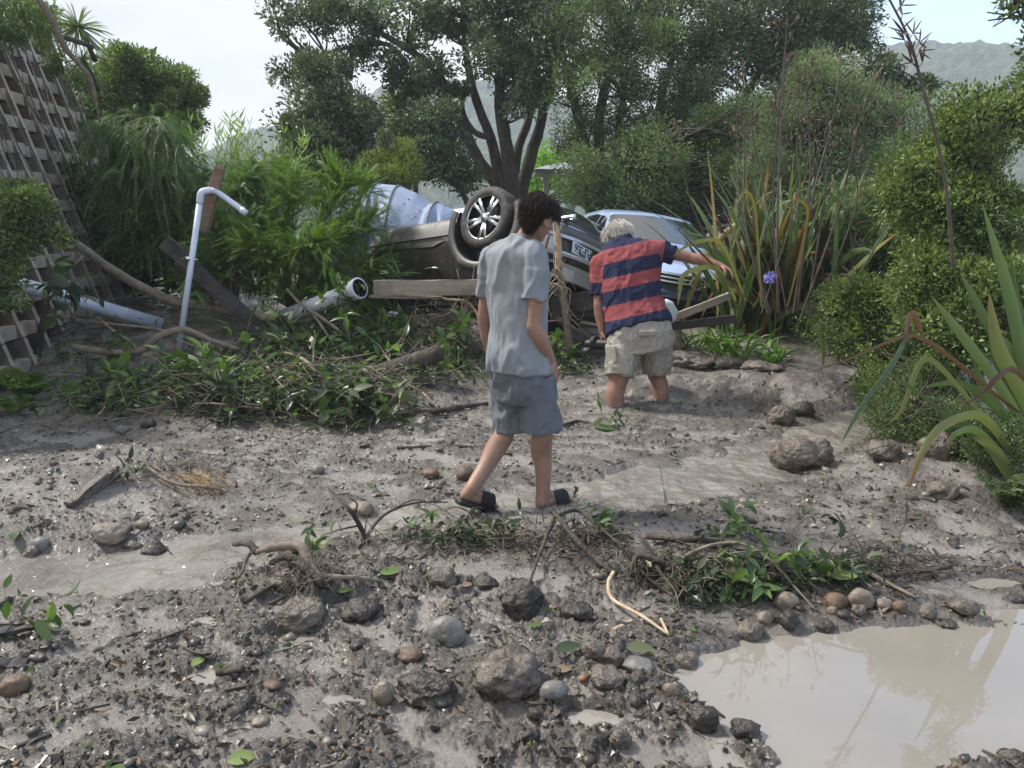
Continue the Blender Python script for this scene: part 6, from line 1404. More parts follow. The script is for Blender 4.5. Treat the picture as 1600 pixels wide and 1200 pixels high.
V, F, Nn = remesh(m, .0075, 3); V = folds(V, Nn, (9, 9, 3.5), .014, 111); V = folds(V, Nn, (14, 14, 9), .004, 113)
sh_ = part('shorts', V, SHO1, p1, F=F)
m = M(); m.add(*box(J(822, 588, -.21) , (.09, .004, .012))); 
HAIR1 = leafmat('dark brown hair', [(0, (.012, .008, .006)), (.6, (.026, .017, .012)), (1, (.055, .036, .026))], .55, 0, .3)
m = M(); V, F = ellip(hc + Rh @ np.array([0, -.016, .020]), (.084, .100, .090), Rh, ICO3); m.add(V, F, a=.15); V, F = ellip(hc + Rh @ np.array([0, -.050, -.035]), (.062, .050, .055), Rh, ICO2); m.add(V, F, a=.1)
hairlocks(m, hc, Rh, 1.04, 2500, .055, .0019, 201, .02, face=.50, spread=.13, low=-.62)
part('hair', m, HAIR1, p1, attrs={'tone': np.concatenate(m.a)})
SLIDE = mat('black slide rubber', (.014, .014, .017), .55, bump=(60, .3, .003))
for (he, fd_, lab) in ((hR, FR_, 'black slide half under water'), (hL, FL_, 'black slide with thick sole lifting off the heel')):
    sd2 = unit(np.cross(fd_, UP)); nu = np.cross(sd2, fd_); m = M(); c0 = he - nu * .045
    loftrings(m, [(c0 - fd_ * .045, sd2 * .018, nu * .010), (c0 - fd_ * .035, sd2 * .036, nu * .018), (c0 + fd_ * .02, sd2 * .042, nu * .020), (c0 + fd_ * .10, sd2 * .042, nu * .016), (c0 + fd_ * .18, sd2 * .050, nu * .015), (c0 + fd_ * .235, sd2 * .040, nu * .013), (c0 + fd_ * .25, sd2 * .012, nu * .008)], 20)
    s_ = part('slide', m, SLIDE, p1, label=lab)
    P = [c0 + fd_ * .13 + sd2 * .052 * math.cos(a) + nu * (.012 + .072 * max(0, math.sin(a))) for a in np.linspace(0, math.pi, 14)]
    V = np.array([q + fd_ * w_ for q in P for w_ in (-.045, .045)] + [q * 1.0 + fd_ * w_ + nu * .006 + (q - (c0 + fd_ * .13)) * .08 for q in P for w_ in (-.045, .045)]); F = [(2 * i, 2 * i + 1, 2 * i + 3, 2 * i + 2) for i in range(13)] + [(28 + 2 * i, 29 + 2 * i, 31 + 2 * i, 30 + 2 * i) for i in range(13)] + [(2 * i, 2 * i + 2, 30 + 2 * i, 28 + 2 * i) for i in range(13)] + [(2 * i + 1, 2 * i + 3, 31 + 2 * i, 29 + 2 * i) for i in range(13)]
    part('strap', V, SLIDE, s_, F=F)

# ======== the older man
Yo = 6.5
p2 = thing('person', 'white haired man in red and navy striped shirt wading knee deep and pointing right', 'person', G(995, 628))
def K(x, y, dY=0.0): return W(x, y, Yo + dY)
body = M(); hc2 = K(966, 370, .42); Rh2 = basis((-.30, .80, -.62), (0, .2, 1)); headshape(body, hc2, Rh2, 1.06)
shR, shL = K(1030, 392, .26), K(938, 408, .24)
capsule(body, [K(978, 392, .28), K(972, 380, .36), hc2], [.066, .062, .06]); capsule(body, [shL, K(983, 394, .26), shR], [.06, .08, .06])
capsule(body, [K(984, 400, .26), K(985, 440, .18), K(995, 485, .06), K(1000, 520, 0)], [.13, .15, .14, .15], 18)
eR2, wR2 = K(1082, 404, .20), K(1126, 416, .10)
capsule(body, [shR, K(1056, 397, .24), eR2], [.062, .056, .047]); capsule(body, [eR2, K(1098, 407, .17), wR2], [.050, .050, .032]); hand(body, wR2, K(1142, 423, .05) - wR2, (-.1, -.25, -1), -1, .55, 1.05)
eL2, wL2 = K(936, 474, .16), K(941, 516, .12)
capsule(body, [shL, K(936, 440, .20), eL2], [.062, .056, .046]); capsule(body, [eL2, K(937, 492, .15), wL2], [.050, .047, .032]); hand(body, wL2, K(941, 545, .12) - wL2, (.95, 0, .1), 1, .75, 1.05)
kL2, kR2 = K(966, 598, -.12), K(1026, 588, .10)
capsule(body, [K(975, 530, 0), K(970, 565, -.08), kL2], [.13, .11, .078], 18); capsule(body, [kL2, K(961, 618, -.14), K(964, 642, -.15), K(968, 690, -.10)], [.074, .078, .070, .05], 16)
capsule(body, [K(1022, 528, .02), K(1026, 558, .07), kR2], [.13, .11, .078], 18); capsule(body, [kR2, K(1031, 602, .08), K(1033, 625, .05), K(1034, 670, .05)], [.072, .074, .066, .05], 16)
V, F, Nn = remesh(body, .0078, 3); part('body', V, SKIN2, p2, F=F); eyes(p2, hc2, Rh2, 1.06)
STR = leafmat('striped jersey', [(0, (.235, .060, .064)), (.5, (.018, .022, .055))], .85, 0, .2); STR.node_tree.nodes['Color Ramp'].color_ramp.interpolation = 'CONSTANT'
t_ = STR.node_tree; co = N('ShaderNodeTexCoord', t_); n2 = N('ShaderNodeTexNoise', t_); n2.inputs['Scale'].default_value = 220; bu = N('ShaderNodeBump', t_); bu.inputs['Strength'].default_value = .3; bu.inputs['Distance'].default_value = .002
t_.links.new(co.outputs['Object'], n2.inputs['Vector']); t_.links.new(n2.outputs['Fac'], bu.inputs['Height']); t_.links.new(bu.outputs[0], t_.nodes['Principled BSDF'].inputs['Normal'])
til = R(12.5); A2 = np.array([math.cos(til), 0, math.sin(til)])
RG = [(970, 372, 14, .07, .38, .2), (977, 379, 30, .10, .33, .3), (984, 388, 47, .13, .29, .55), (985, 400, 52, .15, .26, .8), (985, 422, 50, .165, .21, 1), (985, 450, 48, .165, .15, 1), (990, 478, 47, .165, .09, 1), (996, 500, 50, .175, .03, 1), (998, 514, 52, .185, .0, 1)]
m = M(); rings = []
spine = unit(K(985, 400, .26) - K(998, 512, 0)); B2v = unit(np.cross(spine, A2)); 
for (cx, y, hw, b_, dY, tl) in RG:
    A_ = unit(np.array([math.cos(til * tl), 0, math.sin(til * tl)])); Bv = unit(np.cross(unit(spine * (1 - 0) + 0), A_)); rings.append((K(cx, y, dY), A_ * hw / 181, Bv * b_))
loftrings(m, rings)
slR = [K(1012, 391, .26), K(1030, 391, .25), K(1053, 399, .24)]; slL = [K(955, 402, .26), K(938, 412, .24), K(935, 462, .19)]
capsule(m, slR[:2] + [K(1040, 394, .245)], [.085, .086, .084], 20); m.add(*tube([slR[1], slR[2]], [.086, .080], 24, 8)); capsule(m, slL[:2] + [K(936, 435, .22)], [.085, .085, .080], 20); m.add(*tube([slL[1], slL[2]], [.082, .074], 24, 10))
V, F, Nn = remesh(m, .0085, 3)
Vn = V.copy()
cen = np.array([r_0[0] for r_0 in rings]); pys = np.array([g[1] for g in RG])
nrm = unit(np.cross(A2, np.array([0, 1, .35]))); nrm = nrm if nrm[2] > 0 else -nrm
nrm = unit(np.array([-math.sin(til), 0, math.cos(til)]) + np.array([0, .12, 0])); sc_ = cen @ nrm; sv_ = V @ nrm; o_ = np.argsort(sc_); py_ = np.interp(sv_, sc_[o_], pys[o_])
navy = ((py_ < 384) | ((py_ > 406) & (py_ < 428)) | ((py_ > 448) & (py_ < 470)) | (py_ > 492)).astype(float)
def axis_u(V, a, b):
    d = b - a; L2 = d @ d; u = (V - a) @ d / L2; dist = np.linalg.norm(V - a - np.clip(u, 0, 1)[:, None] * d, axis=1); return u, dist
uR, dR = axis_u(V, slR[0], slR[2]); uL, dL = axis_u(V, slL[1], slL[2])
rt = (uR > .30) & (dR < .115); lt = (uL > .12) & (dL < .105) & (V[:, 0] < K(950, 440, .2)[0])
navy = np.where(rt, (uR > .56).astype(float), navy); navy = np.where(lt, (uL > .62).astype(float), navy)
V = folds(V, Nn, (7, 7, 4), .012, 121); V = folds(V, Nn, (12, 12, 9), .004, 123)
po = part('polo_shirt', V, STR, p2, F=F, attrs={'tone': np.where(navy > .5, .9, .1)})
NAVY = clothmat('navy rib', (.016, .020, .055), (.026, .032, .075)); P0 = K(973, 374, .36)
m = M(); cu = unit(K(969, 366, .4) - K(980, 386, .30)); ca = unit(np.cross(cu, [0, 1, 0])); cb = np.cross(cu, ca); loftrings(m, [(P0 - cu * .03, ca * .085, cb * .080), (P0 + cu * .005, ca * .080, cb * .074), (P0 + cu * .025, ca * .074, cb * .070)]); part('collar', m, NAVY, po)
SHO2 = clothmat('beige shorts cloth', (.27, .25, .215), (.35, .325, .285), 5)
m = M(); A3 = np.array([1, 0, .10]); B3 = np.array([0, 1, .1])
loftrings(m, [(K(999, 498, .02), A3 * .245, B3 * .165), (K(1000, 514, .0), A3 * .265, B3 * .185), (K(1000, 530, .0), A3 * .285, B3 * .19), (K(999, 543, -.01), A3 * .28, B3 * .18)])
for P, rr_ in (([K(977, 533, -.02), K(971, 560, -.08), K(968, 588, -.13)], [.145, .128, .122]), ([K(1021, 530, .03), K(1026, 556, .07), K(1026, 581, .09)], [.145, .132, .122])): m.add(*tube(P, rr_, 28, 12))
V, F, Nn = remesh(m, .0075, 3); V = folds(V, Nn, (9, 9, 5), .017, 131); V = folds(V, Nn, (16, 16, 12), .005, 133); s2 = part('cargo_shorts', V, SHO2, p2, F=F)
for (c, nrm_, lab) in ((K(1045, 541, -.02), (.9, -.45, 0), None), (K(955, 553, -.17), (-.75, -.65, 0), None)):
    Bk = basis(unit(np.array(nrm_)))
    V, F = box((0, 0, 0), (.12, .018, .14)); V = V @ rotm((0, 1, 0), .1).T; m = M(); m.add(V @ Bk.T + c, F); V2_, F2_, N2_ = remesh(m, .006, 6); pk = part('cargo_pocket', V2_, SHO2, s2, F=F2_)
V, F = box((0, 0, 0), (.14, .02, .05)); m = M(); m.add(V @ basis((0, -1, 0)).T + K(1012, 521, -.195), F); V2_, F2_, _ = remesh(m, .007, 3); part('back_pocket', V2_, SHO2, s2, F=F2_)
HAIR2 = leafmat('white hair', [(0, (.42, .39, .34)), (.6, (.60, .57, .51)), (1, (.78, .75, .70))], .5, 0, .4)
m = M(); V, F = ellip(hc2 + Rh2 @ np.array([0, -.016, .018]), (.088, .104, .094), Rh2, ICO3); m.add(V, F, a=.3); V, F = ellip(hc2 + Rh2 @ np.array([0, -.055, -.035]), (.068, .050, .055), Rh2, ICO2); m.add(V, F, a=.2)
hairlocks(m, hc2, Rh2, 1.1, 2300, .080, .0020, 202, .02, face=.45, spread=.11, low=-.65)
part('hair', m, HAIR2, p2, attrs={'tone': np.concatenate(m.a)})
# sandals in his left hand
for k, (x, y, lab) in enumerate([(938, 537, 'upper of the two dark sandals hanging from the old man left hand'), (934, 549, 'lower of the two dark sandals hanging from the old man left hand')]):
    c0 = K(x, y, .10 + .03 * k); fd_ = unit(np.array([-.75, .55, -.05])); sd2 = unit(np.cross(fd_, UP)); nu = np.cross(sd2, fd_); t = thing('sandal', lab, 'sandal', c0, 'sandals carried by the old man')
    m = M(); loftrings(m, [(c0 - fd_ * .14, sd2 * .02, nu * .012), (c0 - fd_ * .12, sd2 * .042, nu * .034), (c0 - fd_ * .03, sd2 * .046, nu * .038), (c0 + fd_ * .08, sd2 * .054, nu * .036), (c0 + fd_ * .13, sd2 * .047, nu * .028), (c0 + fd_ * .15, sd2 * .015, nu * .012)], 20); part('sole', m, SLIDE, t)
    m = M()
    for q in (.05,): m.add(*tube([c0 + fd_ * q + sd2 * .05 * math.cos(a) + nu * (.015 + .035 * math.sin(a)) for a in np.linspace(0, math.pi, 9)], [.022], 8, 16))
    part('strap', m, SLIDE, t)
# ---------------------------------------------------------------- broken branches with leaves
def leaftmpl(w_=.40, curl=.25, droop=.2, point=1.0):
    V = []; nu_ = 6
    for i in range(nu_ + 1):
        u = i / nu_; h = w_ * .5 * math.sin(math.pi * min(1, u ** .8)) ** .8 * (1 if u < .97 else .3) + (.012 if i in (0,) else 0)
        z = -droop * u * u
        V += [(-h, u, z + curl * h), (0, u, z), (h, u, z + curl * h)]
    F = [f for i in range(nu_) for f in ((i * 3, i * 3 + 1, i * 3 + 4, i * 3 + 3), (i * 3 + 1, i * 3 + 2, i * 3 + 5, i * 3 + 4))]
    return np.array(V), F
LF_BR = leafmat('torn leaf', [(0, (.020, .036, .020)), (.35, (.050, .095, .026)), (.7, (.105, .18, .045)), (1, (.21, .29, .09))], .38, .3, .5)
LF_OLD = leafmat('muddy leaf', [(0, (.018, .030, .018)), (.5, (.045, .07, .032)), (1, (.12, .14, .07))], .4, .2, .5)
LF_DEAD = leafmat('dead leaf', [(0, (.03, .018, .012)), (.5, (.10, .065, .038)), (1, (.22, .16, .10))], .7, .15)
LM = {}
for mk, mt in (('b', LF_BR), ('o', LF_OLD), ('d', LF_DEAD)):
    for k in range(6):
        V, F = leaftmpl([.34, .46, .40, .28, .5, .36][k], [.3, .6, .1, .5, .35, .8][k], [.15, .35, .05, .5, .25, .1][k])
        LM[mk, k] = newmesh('leaf', V, F, mt, True, {'tone': np.full(len(V), [.15, .35, .5, .65, .8, .95][k])})
def putleaf(parent, p, d, L_, key, up=None, r=rng, name='leaf'):
    d = unit(np.asarray(d, float)); up = unit(r.normal(0, .5, 3) + [0, 0, 1.0]) if up is None else up
    s_ = unit(np.cross(d, up)); n_ = np.cross(s_, d); q = np.asarray(p) - origin(parent)
    Mx = Matrix.Identity(4)
    for c, v in enumerate((s_, d, n_)):
        for k in range(3): Mx[k][c] = float(v[k] * L_)
    for k in range(3): Mx[k][3] = float(q[k])
    o = bpy.data.objects.new(name, LM[key]); o.matrix_local = Mx; link(o, parent); return o
def leafy(label, pts, r0, n, ln, key='b', seed=0, tw=7, bark=None, group='broken leafy branches in the debris heap', cat='branch', name='leafy_branch', spread=.9, droop=0.0, tones=None):
    r = np.random.default_rng(seed); P = [np.asarray(p, float) for p in pts]; t = thing(name, label, cat, P[0], group); C = catmull(P, 30)
    part('stem', tube(C[::3], [r0, r0 * .35], 6, 20, rough=.12, seed=seed)[0], bark or BARKL, t, F=tube(C[::3], [r0, r0 * .35], 6, 20)[1]); m = M(); slots = []
    for k in range(tw):
        i = int(r.uniform(.18, 1) * 28); T_ = unit(C[i + 1] - C[i]); d = unit(T_ + r.normal(0, .8, 3) * spread + [0, -.1, .3 - droop]); L0 = ln * r.uniform(1.2, 3.0); e = C[i] + d * L0 + np.array([0, 0, -.12 * L0])
        m.add(*tube([C[i], C[i] + d * L0 * .5, e], [r0 * .4, r0 * .15], 4, 5, cap=False)); c2 = catmull([C[i], C[i] + d * L0 * .5, e], 8)
        for j in range(3, 8): slots.append((c2[j], unit(c2[min(j + 1, 7)] - c2[j - 1])))
    for j in range(12, 29, 2): slots.append((C[j], unit(C[j + 1] - C[j])))
    part('twigs', m, bark or BARKL, t, kind='stuff')
    for k in range(n):
        p, T_ = slots[r.integers(len(slots))]; d = unit(T_ * .5 + r.normal(0, .75, 3) + [0, 0, .12 - droop]); g_ = gz(p[0], p[1])
        if p[2] < g_ + .01: p = p.copy(); p[2] = g_ + .015
        if p[2] + d[2] * ln < g_: d[2] = abs(d[2]) * .3; d = unit(d)
        kk = int(np.clip(r.normal(2.6, 1.5), 0, 5)); putleaf(t, p, d, ln * r.uniform(.65, 1.25), (key, kk), r=r)
    return t
def gg(x, y, dz): p = G(x, y); return p + [0, 0, dz]
for k, (lab, pts, r0, n, ln, key) in enumerate([
    ('bright leafy sprig standing up right of the socket pipe mouth', [gg(548, 560, .05), W(545, 520, 7.9), W(540, 485, 7.9), W(552, 468, 7.9)], .012, 34, .13, 'b'),
    ('leafy branch with large leaves under the socket pipe', [gg(500, 585, .05), W(470, 545, 7.8), W(445, 515, 7.8), W(430, 500, 7.8)], .016, 36, .14, 'b'),
    ('leafy branch at the top left of the heap near the upright pipe foot', [gg(420, 590, .04), W(385, 555, 7.8), W(350, 540, 7.8), W(330, 545, 7.8)], .014, 30, .12, 'b'),
    ('drooping leafy branch beside the broken burnt stick', [gg(230, 590, .05), W(215, 565, 7.6), W(180, 560, 7.5), W(160, 590, 7.3)], .012, 22, .12, 'b'),
    ('leafy branch lying at the left end of the heap on the mud', [gg(250, 625, .05), gg(205, 632, .12), gg(160, 636, .10), gg(110, 628, .05)], .014, 34, .13, 'b'),
    ('leafy branch in the left middle of the heap with yellow green leaf', [gg(390, 640, .05), gg(350, 625, .16), gg(310, 612, .18), gg(270, 612, .10)], .016, 36, .14, 'b'),
    ('leafy branch along the lower front edge of the heap', [gg(430, 650, .04), gg(380, 655, .10), gg(320, 650, .10), gg(280, 648, .04)], .014, 30, .12, 'o'),
    ('dark leaved branch piled in the very centre of the heap', [gg(520, 630, .08), gg(480, 605, .22), gg(440, 590, .25), gg(400, 585, .16)], .02, 40, .13, 'o'),
    ('grey green willow like branch at the lower right front of the heap', [gg(480, 620, .12), gg(530, 640, .14), gg(580, 655, .10), gg(625, 660, .04)], .014, 40, .13, 'o'),
    ('muddy leaved branch hanging over the lower front of the heap', [gg(420, 610, .20), gg(450, 640, .15), gg(500, 668, .08), gg(560, 672, .03)], .012, 38, .12, 'o'),
    ('leafy branch resting against the sawn dark log', [gg(640, 610, .05), gg(610, 590, .16), gg(590, 570, .22), W(575, 545, 7.9)], .014, 34, .13, 'b'),
    ('fresh leafy branch behind the sawn log', [gg(660, 570, .04), gg(635, 550, .12), gg(610, 540, .14), gg(585, 535, .12)], .012, 26, .13, 'b'),
    ('small leafy branch on the mud right of the sawn log end', [gg(730, 585, .03), gg(705, 580, .08), gg(680, 588, .06)], .010, 20, .10, 'b'),
    ('dense green leafy branch left of the young man waist', [gg(760, 560, .05), W(735, 530, 7.9), W(715, 525, 7.9), W(700, 540, 7.8)], .012, 36, .15, 'b'),
    ('leafy sprig growing up between the two men', [gg(880, 570, .02), W(880, 555, 7.4), W(872, 542, 7.4)], .008, 16, .12, 'b'),
    ('leafy sprig on the mud under the old man sandals', [gg(925, 560, .02), gg(905, 558, .06), gg(890, 562, .05)], .008, 18, .12, 'b'),
    ('leafy branch lying across the fallen bent branch by the crib wall', [W(130, 400, 7.9), W(115, 415, 7.8), W(100, 430, 7.7)], .012, 18, .14, 'b'),
    ('hanging bunch of long leaves below the thick white pipe', [W(110, 425, 7.5), W(112, 445, 7.5), W(105, 470, 7.4)], .010, 16, .16, 'o')]):
    leafy(lab, pts, r0, int(n * 1.45), ln * 1.18, key, 300 + k)
# bare sticks through the heap
for k, (lab, P, rr_, mt) in enumerate([
    ('long thin bare stick slanting through the middle of the heap', [gg(300, 655, .03), gg(370, 615, .20), W(420, 560, 7.5)], [.012, .010, .006], BARKL), ('pale stick lying along the heap front with mud on it', [gg(365, 645, .06), gg(440, 628, .12), gg(500, 600, .12)], [.018, .016, .010], BARKL),
    ('dark stick poking left from under the heap', [gg(110, 640, .02), gg(170, 610, .08), gg(240, 600, .10)], [.012, .012, .008], BARK), ('thin pale root curving at the left end of the heap', [gg(155, 652, .02), gg(170, 640, .05), gg(180, 625, .02)], [.010, .008, .005], WOODL),
    ('dark curved stick above the heap beside the log', [gg(560, 600, .10), W(600, 560, 7.6), W(640, 520, 7.8)], [.014, .012, .006], BARK), ('short upright broken stick behind the log', [W(664, 530, 8.2), W(672, 505, 8.2)], [.03, .022], BARK),
    ('thin stick leaning in front of the plank', [W(605, 520, 8.3), W(590, 480, 8.3)], [.012, .007], BARKL), ('twisted bare vine arching over the heap', [gg(400, 600, .10), W(440, 550, 7.5), W(500, 560, 7.4), gg(540, 600, .1)], [.007, .007, .005], BARKL),
    ('bare pale twig forking at heap right front', [gg(640, 620, .10), gg(660, 625, .06), gg(685, 640, .01)], [.010, .008, .005], WOODL)]):
    m = M(); m.add(*tube(P, rr_, 7, 20, rough=.15, seed=k)); solo('stick', m, mt, lab, 'stick')
# tangle of thin twigs and small foliage inside the heap
def tangle(name, label, cpx, spread_px, n, ln, mt, seed, hmax, kind='stuff', r0=.004):
    r = np.random.default_rng(seed); m = M()
    for k in range(n):
        c = cpx[r.integers(len(cpx))]; p = G(c[0] + r.normal(0, spread_px), c[1] + r.normal(0, spread_px * .3)); p[2] += abs(r.normal(0, hmax * .5)); d = unit(r.normal(0, 1, 3) * [1, 1, .35]); e = p + d * ln * r.uniform(.4, 1.3)
        e[2] = max(e[2], gz(e[0], e[1]) + .004); mid = (p + e) / 2 + r.normal(0, ln * .12, 3); mid[2] = max(mid[2], gz(mid[0], mid[1]) + .005); m.add(*tube([p, mid, e], [r0 * r.uniform(.5, 1.4), r0 * .3], 4, 6, cap=False))
    return solo(name, m, mt, label, 'twigs', kind=kind)
tangle('twig_tangle', 'thin twigs matted through the leafy heap', [(180, 630), (260, 620), (340, 630), (420, 620), (500, 630), (560, 620), (600, 640), (480, 590), (640, 560), (720, 540)], 40, 400, .42, BARKL, 5, .22, r0=.006)
tangle('twig_tangle', 'dark rootlets under the heap', [(300, 640), (420, 640), (540, 640), (650, 600), (700, 520), (620, 500), (880, 560), (200, 500), (120, 520)], 50, 600, .32, BARK, 6, .14, r0=.007)
def litterleaves(name, label, cpx, n, ln, lm, seed, hmax, sp=45):
    r = np.random.default_rng(seed); P = []; 
    for k in range(n):
        c = cpx[r.integers(len(cpx))]; p = G(c[0] + r.normal(0, sp), c[1] + r.normal(0, sp * .28)); p[2] += abs(r.normal(0, hmax * .6)) + .006; P.append(p)
    D = unit(r.normal(0, 1, (n, 3)) * [1, 1, .4] + [0, 0, .12]); V, F = leafcloud(np.array(P), D, ln * r.uniform(.5, 1.2, n), ln * .4 * r.uniform(.7, 1.2, n), seed, .15)
    V[:, 2] = np.maximum(V[:, 2], height(V[:, 0], V[:, 1]) + .003)
    return solo(name, V, lm, label, 'leaves', kind='stuff', F=F, smooth=False, fattrs={'tone': np.repeat(np.clip(r.normal(.5, .25, n), 0, 1), 2)})
HEAP = [(130, 632), (190, 628), (250, 625), (300, 610), (350, 620), (400, 610), (450, 600), (500, 600), (540, 620), (580, 640), (500, 650), (440, 640), (380, 640), (560, 560), (600, 550), (520, 540), (470, 550), (640, 580)]
litterleaves('heap_foliage', 'small leaves filling the heap', HEAP, 2300, .10, LF_BR, 71, .22)
litterleaves('heap_foliage', 'dull leaves low in the heap', HEAP, 2300, .08, LF_OLD, 72, .14)
litterleaves('heap_foliage', 'leaves strewn before the cars', [(700, 530), (740, 560), (900, 560), (880, 575), (650, 510), (720, 590), (180, 540), (100, 560), (560, 500)], 800, .09, LF_BR, 73, .06, 30)
# ---------------------------------------------------------------- stones
STONE = {'grey': mat('grey stone', (.085, .078, .070), .5, noise=(7, (.21, .20, .19), .36, .62), bump=(40, .8, .01)), 'mud': mat('mud caked stone', (.075, .060, .048), .45, noise=(9, (.20, .168, .140), .38, .68), bump=(30, 1.0, .03)),
         'tan': mat('tan stone', (.095, .078, .062), .5, noise=(6, (.27, .22, .165), .38, .62), bump=(40, .8, .012)), 'rust': mat('rusty orange stone', (.085, .062, .045), .6, noise=(7, (.18, .100, .052), .40, .66), bump=(50, .8, .01)),
         'dark': mat('dark wet clod', (.030, .025, .021), .42, noise=(16, (.085, .070, .058), .4, .75), bump=(44, 1.0, .02))}
def rock(label, x, y, wpx, hpx, key='mud', seed=0, name='stone', cat='stone', bury=.42, lump=.22, deep=.8, group=None):
    """x, y = picture centre"""
    g = G(x, y + hpx * .42); k = ppm(g[1], g[2]); w_, h_ = wpx / k, hpx / k; r = np.random.default_rng(seed)
    V, F = ICO4 if wpx > 60 else ICO3; q = V * (1 + lump * vn3(V * 1.3 + seed * 3.7, seed)[:, None] + lump * .5 * vn3(V * 3 + seed, seed + 1)[:, None] + (.35 * lump * vn3(V * 7 + seed, seed + 2)[:, None]) + (.2 * lump * vn3(V * 15 + seed, seed + 3)[:, None]))
    q = q * [w_ / 2, w_ / 2 * deep, h_ / 2 * 1.12]; q = q @ rotm((0, 0, 1), r.uniform(-.5, .5)).T; c = g + [0, w_ / 2 * deep * .6, h_ / 2 * (1 - bury)]
    m = M(); m.add(q + c, F); return solo(name, m, STONE[key], label, cat, group=group)
